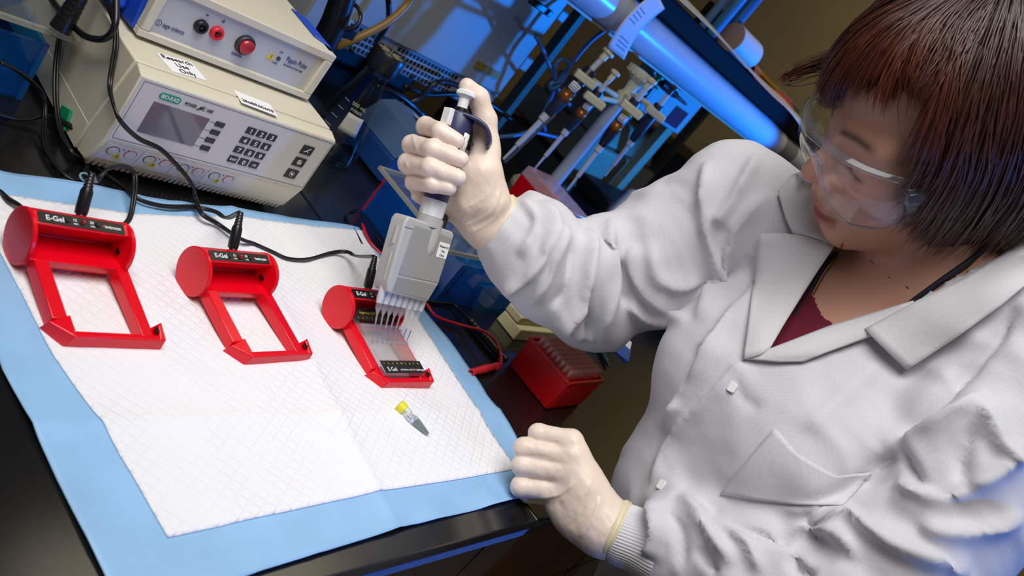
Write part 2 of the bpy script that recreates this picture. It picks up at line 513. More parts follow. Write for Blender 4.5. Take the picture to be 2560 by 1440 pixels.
def make_gel_base(label, x, y, rz):
    t = thing('gel_electrophoresis_base', label, 'gel base', (x, y, BZ + 0.0022), rz, 'red gel bases on the pad')
    # drum: two discs joined by a scooped half drum
    MX = np.array([[0, 0, 1], [1, 0, 0], [0, 1, 0]], float)      # prism plane: (y, z), extruded along x
    prof = [(YD - 0.0222, 0.0150), (YD - 0.0222, 0.0192), (YD + 0.012, 0.0175), (YD + 0.0125, 0.0195), (YD - 0.0065, 0.0430), (YD - 0.0060, 0.0442), (YD + 0.0055, 0.0478)]
    for a in np.linspace(math.radians(74), math.radians(-90), 24):
        prof.append((YD + RD * 0.985 * math.cos(a), RD + RD * 0.985 * math.sin(a)))
    for a in np.linspace(math.radians(-100), math.radians(-150), 8):
        prof.append((YD + RD * 0.985 * math.cos(a), RD + RD * 0.985 * math.sin(a)))
    g = G(); g.prism(prof[::-1], XL + 0.003, XR - 0.002, MX)
    g.obj('drum_shell', m_red, t, bevel=0.0006)
    for x0, x1 in ((XL, XL + 0.0042), (XR - 0.0042, XR)):
        g = G(); g.lathe([(RD - 0.001, 0), (RD, 0.0008), (RD, x1 - x0 - 0.0008), (RD - 0.001, x1 - x0)], 72, (x0, YD, RD), (1, 0, 0))
        g.obj('end_disc', m_red, t)
    # open frame: two rails climbing from the front bar to the scoop
    y1 = YD - 0.020
    g = G(); g.hexa([(-0.0075, 0.02, 0), (0.006, 0.02, 0), (0.006, y1, 0.008), (-0.0065, y1, 0.008), (-0.0060, 0.02, 0.0112), (0.006, 0.02, 0.0122), (0.006, y1, 0.0202), (-0.0052, y1, 0.0192)])
    g.obj('frame_rail', m_red, t, bevel=0.0009)
    g = G(); g.hexa([(0.0630, 0.004, 0), (0.0770, 0.004, 0), (0.0775, y1, 0.008), (0.0630, y1, 0.008), (0.0630, 0.004, 0.0118), (0.0745, 0.004, 0.0108), (0.0760, y1, 0.0192), (0.0640, y1, 0.0202)])
    g.obj('frame_rail', m_red, t, bevel=0.0009)
    g = G(); g.hexa([(0.0, 0, 0), (EW, 0, 0), (EW, 0.0085, 0), (0.0, 0.0085, 0), (0.0050, 0.0004, EH), (EW, 0.0004, EH), (EW, 0.0070, EH), (0.0050, 0.0070, EH)])
    g.obj('front_bar', m_red, t, bevel=0.0012, segs=3)
    # raised cap at the left corner, sloping outwards; raised tab at the right corner
    g = G(); g.hexa([(-0.0125, 0.020, 0), (0.0, -0.0002, 0), (0.0068, 0.004, 0), (0.0068, 0.022, 0), (-0.0105, 0.0160, 0.0112), (0.0048, 0.0004, EH + 0.0003), (0.0072, 0.0060, EH + 0.0014), (0.0078, 0.0225, 0.0140)])
    g.obj('corner_cap', m_red, t, bevel=0.0012, segs=3)
    g = G(); g.hexa([(0.0735, 0.0003, 0), (EW, 0.0003, 0), (EW, 0.0205, 0), (0.0735, 0.0205, 0), (0.0785, 0.0008, EH), (EW, 0.0008, EH), (EW - 0.0008, 0.0170, 0.0172), (0.0800, 0.0150, 0.0164)])
    g.obj('corner_tab', m_red, t, bevel=0.0010, segs=3)
    # contacts
    for cx, cy, cz in ((0.0775, 0.0095, 0.0135), (XR - 0.0046, YD - 0.004, 0.0245)):
        g = G(); g.box((cx - 0.0009, cy - 0.0030, cz - 0.0020), (cx + 0.0007, cy + 0.0030, cz + 0.0020)); o = g.obj('contact_slot', m_ink, t)
        o2 = G()
        for k in range(3): o2.box((cx - 0.0013, cy - 0.0024 + 0.0020 * k, cz - 0.0014), (cx - 0.0008, cy - 0.0016 + 0.0020 * k, cz + 0.0014))
        o2.obj('contact', m_metal, o)
    # black legend strip lying on the tilted top of the drum
    p0 = np.array([0, YD - 0.0060, 0.0442]); p1 = np.array([0, YD + 0.0055, 0.0478])
    ey = (p1 - p0) / np.linalg.norm(p1 - p0); nrm = np.cross([1, 0, 0], ey); H = np.linalg.norm(p1 - p0)
    cen = (p0 + p1) / 2
    Mp = frame((1, 0, 0), ey, (0, 0, 0))[:3, :3]
    xa, xb = XL + 0.0065, XR - 0.0075
    g = G(); g.prism([((xa + xb) / 2 + px_, py_) for px_, py_ in rrect(xb - xa, H - 0.0012, 0.0014)], 0.0002, 0.0005, Mp, cen); pan = g.obj('legend_strip', m_ink, t)
    F = lambda xx, off: frame((1, 0, 0), ey, cen + np.array([xx, 0, 0]) + ey * off + nrm * 0.0006)
    text('E-Gel', 0.0068, m_white_ink, pan, F(xa + 0.006, -0.0022), bold=0.02)
    text('15', 0.0036, m_white_ink, pan, F(0.0215, 0.0004), bold=0.02); text('min.', 0.0026, m_white_ink, pan, F(0.0215, -0.0028), bold=0.02)
    text('30', 0.0036, m_white_ink, pan, F(0.0360, 0.0004), bold=0.02); text('min.', 0.0026, m_white_ink, pan, F(0.0360, -0.0028), bold=0.02)
    text('invitrogen', 0.0046, m_white_ink, pan, F(0.0490, -0.0016), bold=0.02, sx=0.78)
    g = G(); g.lathe([(0.0010, 0), (0.0010, 0.0002)], 12, F(0.0476, 0.0000)[:3, 3], nrm); g.obj('logo_dot', m_red_ink, pan)
    for bx in (0.0165, 0.0425):
        g = G(); g.lathe([(0.0021, 0), (0.0021, 0.0014), (0.0015, 0.0020)], 16, cen + [bx, 0, 0], nrm); g.obj('push_button', m_ink, t)
    g = G(); g.lathe([(0.0021, 0), (0.0020, 0.0022), (0.0015, 0.0034), (0.0006, 0.0040)], 18, cen + [0.0300, 0, 0], nrm); g.obj('led', m_redlens, t)
    # power inlet at the back
    g = G(); g.lathe([(0.0042, -0.004), (0.0042, 0.0028), (0.0030, 0.0034)], 18, (0.0385, YD + 0.0185, RD + 0.0135), (0, 0.81, 0.59)); g.obj('power_inlet', m_ink, t)
    return t


EG = [(-0.2110, 0.2390, 0.0), (-0.0500, 0.2220, 0.0834), (0.1120, 0.1900, 0.0119)]
EGL = ['red gel base nearest the left edge of the pad, its frame empty', 'red gel base in the middle of the row, its frame empty', 'red gel base under the pipette tips, holding a clear gel cassette']
egels = [make_gel_base(EGL[i], *EG[i]) for i in range(3)]


def eg_world(i, p):
    x, y, a = EG[i]; c, s = math.cos(a), math.sin(a); p = np.asarray(p, float)
    return np.array([x + c * p[0] - s * p[1], y + s * p[0] + c * p[1], BZ + 0.0022 + p[2]])


# ------------------------------------------------------------------ gel cassette in the third base
m_clear = glassy('clear_cassette', (251, 251, 252), body=0.05, brgb=(235, 235, 240))
m_gelm = glassy('agarose_gel', (250, 249, 248), body=0.15, brgb=(232, 230, 226))
# the cassette climbs with the rails: its own frame starts at the front bar
_ca = EG[2][2]; _c, _s = math.cos(_ca), math.sin(_ca)
CTILT = math.atan2(0.0085, 0.072)
CEX = np.array([_c, _s, 0]); CEY = np.array([-_s * math.cos(CTILT), _c * math.cos(CTILT), math.sin(CTILT)])
CM = np.column_stack([CEX, CEY, np.cross(CEX, CEY)])
C0 = eg_world(2, (0.0005, 0.0075, EH + 0.0016))
cs = thing('gel_cassette', 'clear gel cassette with black printed ends, slotted into the third red base', 'cassette', tuple(C0), R3=CM)
CW, CL, CZ = 0.0680, 0.0920, 0.0


def cass_world(p):
    return C0 + CM @ np.asarray(p, float)


g = G(); g.box((0, 0, CZ), (CW, CL, CZ + 0.0010)); g.obj('bottom_plate', m_clear, cs)
for lo, hi in (((0, 0, CZ + 0.001), (0.003, CL, CZ + 0.0046)), ((CW - 0.003, 0, CZ + 0.001), (CW, CL, CZ + 0.0046)),
               ((0.003, 0, CZ + 0.001), (CW - 0.003, 0.003, CZ + 0.0046)), ((0.003, CL - 0.003, CZ + 0.001), (CW - 0.003, CL, CZ + 0.0046))):
    g = G(); g.box(lo, hi); g.obj('side_wall', m_clear, cs)
g = G(); g.box((0.005, 0.019, CZ + 0.0011), (CW - 0.005, CL - 0.023, CZ + 0.0040)); g.obj('gel_slab', m_gelm, cs)
m_ink2 = mat('cassette_print', (38, 36, 34), 0.3)
m_yel = mat('yellow_ink', (205, 178, 70), 0.6)
g = G(); g.box((0.0005, 0.0002, CZ + 0.0048), (CW - 0.0005, 0.0170, CZ + 0.0051)); fl = g.obj('front_legend', m_ink2, cs)
FT = lambda xx, yy: frame((1, 0, 0), (0, 1, 0), (xx, yy, CZ + 0.0053))
text('E-Gel', 0.0078, m_white_ink, fl, FT(0.006, 0.0030), sx=0.85)
text('EXTERNAL 2RWTH', 0.0029, m_white_ink, fl, FT(0.0265, 0.0036))
text('invitrogen', 0.0048, m_white_ink, fl, FT(0.0530, 0.0032), sx=0.75)
g = G(); g.lathe([(0.0014, 0), (0.0014, 0.0002)], 12, (0.0512, 0.0046, CZ + 0.0052)); g.obj('logo_dot', m_red_ink, fl)
for k, w in enumerate(('1', '2', '3', '4', 'M', '5', '6', '7', '8')):
    text(w, 0.0038, m_yel, fl, FT(0.004 + 0.0071 * k, 0.0120))
g = G(); g.box((0.0005, CL - 0.0190, CZ + 0.0048), (CW - 0.0005, CL - 0.0003, CZ + 0.0051)); bl = g.obj('back_legend', m_ink2, cs)
text('Agarose (GP) : 0.8%', 0.0052, m_yel, bl, FT(0.010, CL - 0.0095))
for k in range(9): text('I' if k != 4 else 'M', 0.0038, m_yel, bl, FT(0.004 + 0.0071 * k, CL - 0.0168))
m_well = glassy('well_edge', (200, 205, 215), body=0.35, brgb=(235, 236, 240))
WELL_Y = 0.0430
WELL_X = [0.0063 + 0.0081 * k for k in range(8)]
for row_y in (WELL_Y, CL - 0.0255):
    for wx in WELL_X:
        g = G()
        g.box((wx - 0.0024, row_y - 0.0013, CZ + 0.0040), (wx + 0.0024, row_y - 0.0008, CZ + 0.0053)); g.box((wx - 0.0024, row_y + 0.0008, CZ + 0.0040), (wx + 0.0024, row_y + 0.0013, CZ + 0.0053))
        g.box((wx - 0.0024, row_y - 0.0008, CZ + 0.0040), (wx - 0.0019, row_y + 0.0008, CZ + 0.0053)); g.box((wx + 0.0019, row_y - 0.0008, CZ + 0.0040), (wx + 0.0024, row_y + 0.0008, CZ + 0.0053))
        g.obj('sample_well', m_well, cs)

# ------------------------------------------------------------------ reaction tube on the pad
m_pp = glassy('clear_polypropylene', (246, 250, 248), body=0.25, brgb=(225, 235, 228))
m_yellow = mat('yellow_cap', (226, 214, 46), 0.45)
m_dye = mat('green_dye', (8, 44, 30), 0.15)
m_paper = mat('label_paper', (236, 236, 238), 0.7)
m_print = mat('print_black', (25, 25, 28), 0.7)
tb0 = U(1003, 1018, BZ + 0.0098); tb1 = U(1073, 1087, BZ + 0.006)
ax = tb1 - tb0; TL = np.linalg.norm(ax); ax /= TL
t = thing('microcentrifuge_tube', 'small conical tube with yellow cap and dark green dye, lying on the pad', 'tube', tuple(tb0), R3=rot_to(ax))
g = G(); g.lathe([(0.0052, 0.004), (0.0052, 0.022), (0.0048, 0.024), (0.0022, TL - 0.002), (0.0010, TL)], 24); g.obj('tube_body', m_pp, t)
g = G(); g.lathe([(0.0044, 0.0205), (0.0042, 0.0245), (0.0017, TL - 0.003), (0.0006, TL - 0.001)], 20); g.obj('dye', m_dye, t)
g = G(); g.lathe([(0.0058, -0.004), (0.0064, -0.0034), (0.0064, 0.0042), (0.0058, 0.0046)], 28)
g.obj('cap', m_yellow, t)
upl = Vector((0, 0, 1)) ; ml = np.array(t.matrix_world.to_3x3())
vdir = (CAM_C - tb0); vdir -= ax * (vdir @ ax); vdir /= np.linalg.norm(vdir); vl = ml.T @ vdir
ang0 = math.atan2(vl[1], vl[0])
P = np.array([[(0.0054 * math.cos(ang0 + a), 0.0054 * math.sin(ang0 + a), z) for z in (0.0085, 0.0195)] for a in np.linspace(-1.2, 1.2, 12)])
g = G(); g.grid(P); lb = g.obj('paper_label', m_paper, t, smooth=True, solid=0.0002, offset=1)
for k, (w, s_) in enumerate((('TrackIt', 0.0034), ('1 Kb Plus DNA', 0.0019), ('10488-085', 0.0017), ('store at -20', 0.0015))):
    xd = np.array([0, 0, 1.0]); yd = np.array([-math.sin(ang0), math.cos(ang0), 0]);
    if np.cross(xd, yd) @ np.array([math.cos(ang0), math.sin(ang0), 0]) < 0: yd = -yd
    text(w, s_, m_print, lb, frame(xd, yd, np.array([math.cos(ang0), math.sin(ang0), 0]) * 0.0058 + xd * 0.0092 + yd * (0.0022 - 0.0022 * k)))

# ------------------------------------------------------------------ power supply (lower box)
m_cream = mat('cream_plastic', (214, 206, 184), 0.45, bump=0.05, bscale=700)
m_creamlt = mat('panel_grey_white', (206, 204, 198), 0.42, bump=0.02, bscale=500)
m_line = mat('panel_line', (70, 74, 90), 0.6)
m_lcd = mat('lcd_glass', (104, 104, 112), 0.08, spec=0.7)
m_key = mat('key_grey', (45, 45, 50), 0.5)
m_green = mat('logo_green', (20, 150, 112), 0.5)
m_warn = mat('warning_yellow', (226, 200, 30), 0.5)
m_ringb = mat('ring_black', (40, 44, 60), 0.5)
m_ringr = mat('ring_red', (205, 60, 75), 0.5)
m_socket = mat('socket_grey', (206, 200, 192), 0.45)
m_vio = mat('print_violet', (70, 72, 120), 0.6)

PPW = 0.254
PPH = 0.1315      # height of the lid above the bench
pp = thing('electrophoresis_power_supply', 'cream power supply with keypad, grey display and four socket pairs, under another box', 'power supply', (-0.110, 0.4835, BZ), -0.0165)
MXp = np.array([[0, 0, 1], [1, 0, 0], [0, 1, 0]], float)
DEP = 0.34
g = G(); g.prism([(0.0130, 0.0135), (0.034, 0.0100), (0.034, 0.0420), (0.0185, PPH - 0.0008), (0.0150, PPH), (0.0, 0.1275), (0.0, 0.0500), (0.0105, 0.0190)][::-1][::-1], 0, PPW, MXp)
g.obj('front_bezel', m_cream, pp, bevel=0.0015)
g = G(); g.prism([(0.0350, 0.0100), (DEP, 0.0100), (DEP, PPH - 0.001), (0.0195, PPH + 0.0004), (0.0350, 0.0420)], -0.0006, PPW + 0.0006, MXp)
g.obj('case', m_cream, pp, bevel=0.002)
g = G(); g.box((-0.0012, 0.0365, 0.010), (-0.0004, DEP - 0.06, 0.0415)); g.obj('lower_side_panel', m_cream, pp, bevel=0.0005)
g = G(); g.box((0.002, -0.0008, 0.0512), (PPW - 0.0015, 0.0004, 0.1262)); fp = g.obj('control_panel', m_creamlt, pp)
for lo, hi in (((0.005, -0.0011, 0.1232), (PPW - 0.003, -0.0007, 0.1236)), ((0.005, -0.0011, 0.0540), (PPW - 0.003, -0.0007, 0.0544)),
               ((0.005, -0.0011, 0.0544), (0.0054, -0.0007, 0.1232)), ((PPW - 0.0034, -0.0011, 0.0544), (PPW - 0.003, -0.0007, 0.1232))):
    g = G(); g.box(lo, hi); g.obj('panel_border', m_line, fp)
FP = lambda xx, zz, off=0.0013: frame((1, 0, 0), (0, 0, 1), (xx, -off, zz))
g = G(); g.prism(rrect(0.0235, 0.0078, 0.0036), 0, 0.0006, FP(0, 0)[:3, :3], (0.0372, -0.0009, 0.1143)); lg = g.obj('logo_badge', m_green, fp)
text('BIO-RAD', 0.0062, m_white_ink, lg, FP(0.0372, 0.1122, 0.0017), bold=0.015, sx=0.80, align='CENTER')
text('POWER   PAC 1000', 0.0058, m_print, fp, FP(0.0532, 0.1122), shear=0.3, sx=0.68)
g = G(); g.tube([(0.0685, -0.0013, 0.1110), (0.0725, -0.0013, 0.1150), (0.0712, -0.0013, 0.1126), (0.0752, -0.0013, 0.1170)], 0.00045, 5); g.obj('lightning_mark', m_print, fp)
g = G(); g.prism([(0.0240, 0.0687), (0.0880, 0.0687), (0.0880, 0.1057), (0.0240, 0.1057)], 0.0009, 0.0014, FP(0, 0)[:3, :3]); g.obj('display', m_lcd, pp)
for k in range(4):
    zc = 0.1029 - 0.0107 * k
    g = G(); g.box((0.0965, -0.0020, zc - 0.0030), (0.1075, -0.0006, zc + 0.0030)); g.obj('soft_key', m_key, pp, bevel=0.0004)
    g = G(); g.box((0.0884, -0.0011, zc - 0.0002), (0.0964, -0.0008, zc + 0.0002)); g.obj('key_line', m_line, fp)
keys = ['1', '2', '3', '4', '5', '6', '7', '8', '9', 'EXIT', '0', 'CE']
for k, w in enumerate(keys):
    xc = 0.1402 + 0.0144 * (k % 3); zc = 0.1069 - 0.01335 * (k // 3)
    g = G(); g.box((xc - 0.0058, -0.0020, zc - 0.0043), (xc + 0.0058, -0.0006, zc + 0.0043)); kk = g.obj('number_key', m_key, pp, bevel=0.0004)
    s_ = 0.0078 if len(w) == 1 else 0.0040
    text(w, s_, m_white_ink, kk, FP(xc, zc - s_ * 0.35, 0.0022), align='CENTER', bold=0.02)
for k in range(3):
    xc = 0.2228; zc = 0.1049 - 0.0179 * k
    g = G(); g.box((xc - 0.0083, -0.0020, zc - 0.0062), (xc + 0.0083, -0.0006, zc + 0.0062)); kk = g.obj('function_key', m_key, pp, bevel=0.0004)
    gg = G()
    if k == 0:
        gg.tube([(xc - 0.004, -0.0022, zc - 0.003), (xc - 0.0005, -0.0022, zc - 0.0008), (xc + 0.001, -0.0022, zc + 0.0014), (xc + 0.0025, -0.0022, zc + 0.001)], 0.0004, 5)
        gg.tube([(xc - 0.0005, -0.0022, zc - 0.0008), (xc + 0.0018, -0.0022, zc - 0.0015), (xc + 0.0020, -0.0022, zc - 0.0035)], 0.0004, 5)
        gg.sphere((xc + 0.0030, -0.0022, zc + 0.0026), 0.0008, 8, 6)
    else:
        a = np.linspace(0, 2 * PI, 24)
        gg.tube(np.c_[xc + 0.0030 * np.cos(a), np.full(24, -0.0022), zc + 0.0034 * np.sin(a)], 0.0003, 5)
        if k == 1:
            for q in range(4): gg.box((xc - 0.0016 + 0.0009 * q, -0.0025, zc - 0.0018), (xc - 0.0011 + 0.0009 * q, -0.0021, zc + 0.0018 - 0.0003 * abs(q - 1)))
        else:
            gg.sphere((xc, -0.0022, zc), 0.0013, 8, 6)
    gg.obj('key_symbol', m_white_ink, kk)
# socket strip along the foot: four pairs of sockets on plates that slope back under the panel
sl = np.array([0, 0.0105, -0.0310]); sl /= np.linalg.norm(sl)
MSL = frame((1, 0, 0), -sl, (0, 0, 0))[:3, :3]
nrm = np.cross([1, 0, 0], -sl)
S0 = np.array([0, 0.00525, 0.0345]) + nrm * 0.0003
FS = lambda xx, yy, off: frame((1, 0, 0), -sl, S0 + np.array([xx, 0, 0]) - sl * yy + nrm * off)
for k in range(4):
    sx0 = 0.0050 + 0.0398 * k
    c0 = S0 + np.array([sx0 + 0.0195, 0, 0])
    g = G(); g.prism(rrect(0.0390, 0.0255, 0.0004, 2), 0, 0.0009, MSL, c0); pl = g.obj('socket_plate', m_creamlt, pp)
    for dx, rm in ((0.0105, m_ringb), (0.0290, m_ringr)):
        cc = S0 + np.array([sx0 + dx, 0, 0]) - sl * 0.0035 + nrm * 0.0009
        g = G(); g.lathe([(0.0066, -0.0005), (0.0066, 0.0002), (0.0059, 0.0002), (0.0059, -0.0005)], 32, cc, nrm); g.obj('socket_ring', rm, pl)
        g = G(); g.lathe([(0.0056, 0.0006), (0.0054, 0.0009), (0.0050, 0.0004), (0.0047, -0.006), (0.002, -0.0065)], 28, cc, nrm); g.obj('socket', m_socket, pl)
    T0 = FS(sx0 + 0.0185, -0.0025, 0.0011)
    g = G(); g.prism([(-0.0046, -0.0050), (0.0046, -0.0050), (0, 0.0040)], 0, 0.0002, T0[:3, :3], T0[:3, 3]); wt = g.obj('warning_triangle', m_warn, pl)
    g = G(); g.tube([T0[:3, 3] + T0[:3, :3] @ np.array(q) for q in ((0.0008, 0.0012, 0.0004), (-0.0006, -0.0008, 0.0004), (0.0006, -0.0012, 0.0004), (-0.0006, -0.0036, 0.0004))], 0.0003, 4); g.obj('bolt_mark', m_print, wt)
    text('-', 0.008, m_print, pl, FS(sx0 + 0.0180, 0.0065, 0.0012)); text('+', 0.006, m_ringr, pl, FS(sx0 + 0.0225, 0.0070, 0.0012))
# ribbed vent under the front
g = G()
for k in range(40):
    x0 = 0.0045 + 0.0062 * k
    g.hexa([(x0, 0.0150, 0.0080), (x0 + 0.003, 0.0150, 0.0080), (x0 + 0.003, 0.0300, 0.0080), (x0, 0.0300, 0.0080), (x0, 0.0095, 0.0195), (x0 + 0.003, 0.0095, 0.0195), (x0 + 0.003, 0.0300, 0.0150), (x0, 0.0300, 0.0150)])
g.obj('vent_ribs', m_cream, pp)['kind'] = 'stuff'
for fx, fy in ((0.02, 0.05), (PPW - 0.02, 0.05), (0.02, DEP - 0.03), (PPW - 0.02, DEP - 0.03)):
    g = G(); g.cyl((fx, fy, 0), (fx, fy, 0.0102), 0.009); g.obj('foot', m_ink, pp)
m_grn = mat('green_tab', (20, 150, 100), 0.5)
g = G(); g.prism([(0.0, 0.0), (0.024, -0.001), (0.026, 0.014), (0.008, 0.020)], 0, 0.003, MXp, (-0.0050, 0.062, 0.012)); g.obj('side_tab', m_grn, pp)
# stickers on top
def sticker(parent, corners, lines, sz, name='sticker', back=m_paper):
    c = np.array(corners, float); g = G(); g.add(np.vstack([c, c - [0, 0, 0.0003]]), [(0, 1, 2, 3), (7, 6, 5, 4), (0, 4, 5, 1), (1, 5, 6, 2), (2, 6, 7, 3), (3, 7, 4, 0)])
    s = g.obj(name, back, parent)
    ex = c[1] - c[0]; ey = c[3] - c[0]; w = np.linalg.norm(ex); h = np.linalg.norm(ey)
    n = len(lines)
    for k, ln in enumerate(lines):
        o = c[0] + ex * 0.5 + ey * (1 - (k + 0.80) / n) + np.array([0, 0, 0.0003])
        text(ln, sz, m_print, s, frame(ex, ey, o), align='CENTER')
    return s
def to_local(t, p):
    return np.array(t.matrix_world.inverted() @ Vector(p))
bpy.context.view_layer.update()
zt = BZ + PPH + 0.0009
st1 = [to_local(pp, U(*p, zt)) for p in ((425.7, 177.8), (519.3, 201.2), (477.8, 156.3), (395.2, 131.4))]
st2 = [to_local(pp, U(*p, zt)) for p in ((603.6, 256), (697.6, 292.9), (671.5, 258.3), (585, 225.4))]
def squared(c):
    """rectangle closest to four measured corners"""
    c = np.array(c); ex = (c[1] - c[0] + c[2] - c[3]) / 2; ey = (c[3] - c[0] + c[2] - c[1]) / 2; ey = ey - ex * (ex @ ey) / (ex @ ex); m = c.mean(0)
    return [m - ex / 2 - ey / 2, m + ex / 2 - ey / 2, m + ex / 2 + ey / 2, m - ex / 2 + ey / 2]
sticker(pp, squared(st1), ['Research', 'Use', 'Only'], 0.0105)
sticker(pp, squared(st2), ['286BR00698'], 0.0082)

# ------------------------------------------------------------------ upper box with blue cheeks
m_blueplastic = mat('blue_plastic', (28, 72, 190), 0.35)
m_face = mat('face_grey', (190, 190, 190), 0.4)
PW, PH, PD = 0.2275, 0.0690, 0.29
pz = BZ + PPH + 0.0004
pu = thing('pulse_power_supply', 'cream box with red power button and two jacks, standing on the power supply', 'power supply', (-0.0925, 0.5520, pz), -0.0173)
g = G()
for lo, hi in (((0, 0, 0.004), (PW, 0.012, 0.0120)), ((0, 0, PH - 0.0085), (PW, 0.012, PH + 0.001)), ((0, 0, 0.0120), (0.0105, 0.012, PH - 0.0085)), ((PW - 0.0115, 0, 0.0120), (PW, 0.012, PH - 0.0085))):
    g.box(lo, hi)
g.obj('front_frame', m_cream, pu, bevel=0.0012)
g = G(); g.box((0.002, 0.012, 0.004), (PW - 0.002, PD, PH)); g.obj('case', m_cream, pu, bevel=0.002)
g = G(); g.box((0.009, 0.0045, 0.010), (PW - 0.009, 0.0075, PH - 0.006)); ff = g.obj('front_panel', m_face, pu)
for x0, x1 in ((-0.0035, 0.0018), (PW - 0.0018, PW + 0.0035)):
    g = G(); g.prism([(0.010, 0.006), (0.060, 0.003), (0.20, 0.003), (0.20, PH - 0.012), (0.075, PH + 0.0015), (0.050, PH + 0.0015), (0.018, PH - 0.012)], x0, x1, MXp); g.obj('blue_cheek', m_blueplastic, pu, bevel=0.001)
# wedge of the blue cheek that wraps over the top edge on the right
g = G(); g.prism([(0.022, 0), (0.085, 0), (0.100, 0.018), (0.036, 0.018)], PH + 0.0002, PH + 0.0022, np.array([[0, -1, 0], [1, 0, 0], [0, 0, 1]], float), (PW + 0.003, 0, 0)); g.obj('blue_wing', m_blueplastic, pu, bevel=0.0006)
g = G(); g.prism([(0.03, 0.012), (0.11, 0.012), (0.11, PH - 0.004), (0.05, PH - 0.004)], -0.0215, -0.0036, MXp); g.obj('blue_bracket', m_blueplastic, pu, bevel=0.004)
FQ = lambda xx, zz, off=0.0: frame((1, 0, 0), (0, 0, 1), (xx, 0.0042 - off, zz))
nf = np.array([0, -1.0, 0])
for cx, cz, red in ((0.0574, 0.0378, False), (0.0768, 0.0378, True)):
    mr = mat('jack_red', (214, 40, 52), 0.35) if red else m_ink
    g = G(); g.lathe([(0.0078, 0), (0.0078, 0.0034), (0.0066, 0.0052), (0.0042, 0.0052), (0.0040, 0.002)], 32, (cx, 0.0045, cz), nf, caps=True); jk = g.obj('jack', mr, pu)
    g = G(); g.lathe([(0.0018, 0), (0.0018, 0.0046), (0.0012, 0.005)], 18, (cx, 0.0045, cz), nf); g.obj('jack_pin', m_ink, jk)
text('-', 0.013, m_vio, ff, FQ(0.0556, 0.0490, 0.0003)); text('+', 0.009, m_vio, ff, FQ(0.0747, 0.0495, 0.0003))
g = G(); g.lathe([(0.0115, 0), (0.0115, 0.004), (0.0103, 0.0055), (0.0092, 0.0056), (0.0088, 0.003)], 36, (0.1135, 0.0045, 0.0378), nf); pb = g.obj('button_collar', m_key, pu)
mpb = mat('button_red', (176, 42, 48), 0.2)
g = G(); g.lathe([(0.0085, 0.003), (0.0085, 0.0075), (0.0074, 0.0090), (0.0042, 0.0098)], 30, (0.1135, 0.0045, 0.0378), nf); g.obj('power_button', mpb, pb)
text('POWER', 0.0046, m_vio, ff, FQ(0.1118, 0.0212, 0.0003), sx=0.85, align='CENTER')
text('sage science', 0.0075, m_vio, ff, FQ(0.0207, 0.0213, 0.0003), sx=0.67)
a = np.linspace(0, 2 * PI, 28); g = G(); g.tube(np.c_[0.0164 + 0.0030 * np.cos(a), np.full(28, 0.0042), 0.0236 + 0.0034 * np.sin(a)], 0.00025, 5)
g.tube([(0.0171, 0.0042, 0.0258), (0.0157, 0.0042, 0.0244), (0.0171, 0.0042, 0.0229), (0.0157, 0.0042, 0.0213)], 0.00025, 5); g.obj('logo_ring', m_vio, ff)
g = G(); g.prism([(-0.0048, -0.0040), (0.0048, -0.0040), (0.0, 0.0046)], 0, 0.0006, FQ(0, 0)[:3, :3], (0.1508, 0.0042, 0.0373)); wt = g.obj('warning_triangle', m_warn, ff)
g = G(); g.tube([(0.1514, 0.0034, 0.0397), (0.1503, 0.0034, 0.0376), (0.1513, 0.0034, 0.0370), (0.1503, 0.0034, 0.0348)], 0.0003, 4); g.obj('bolt_mark', m_print, wt)
g = G(); g.lathe([(0.0025, 0), (0.0025, 0.0012), (0.0016, 0.0014)], 18, (0.1611, 0.0045, 0.0379), nf); dl = g.obj('led_bezel', m_key, pu)
g = G(); g.lathe([(0.0014, 0), (0.0013, 0.0014), (0.0005, 0.0022)], 12, (0.1611, 0.0045, 0.0379), nf); g.obj('led_lens', m_clear, dl)
text('HV', 0.0038, m_vio, ff, FQ(0.1603, 0.0450, 0.0003), align='CENTER'); text('ON', 0.0042, m_vio, ff, FQ(0.1599, 0.0300, 0.0003), align='CENTER')
text('Pippin Pulse', 0.0098, m_vio, ff, FQ(0.1705, 0.0385, 0.0003), sx=0.66)
text('Electrophoresis Power Supply', 0.0036, m_vio, ff, FQ(0.1712, 0.0330, 0.0003), sx=0.66)
for fx, fy in ((0.03, 0.02), (PW - 0.03, 0.02), (0.03, PD - 0.03), (PW - 0.03, PD - 0.03)):
    g = G(); g.cyl((fx, fy, 0), (fx, fy, 0.0045), 0.008); g.obj('foot', m_ink, pu)
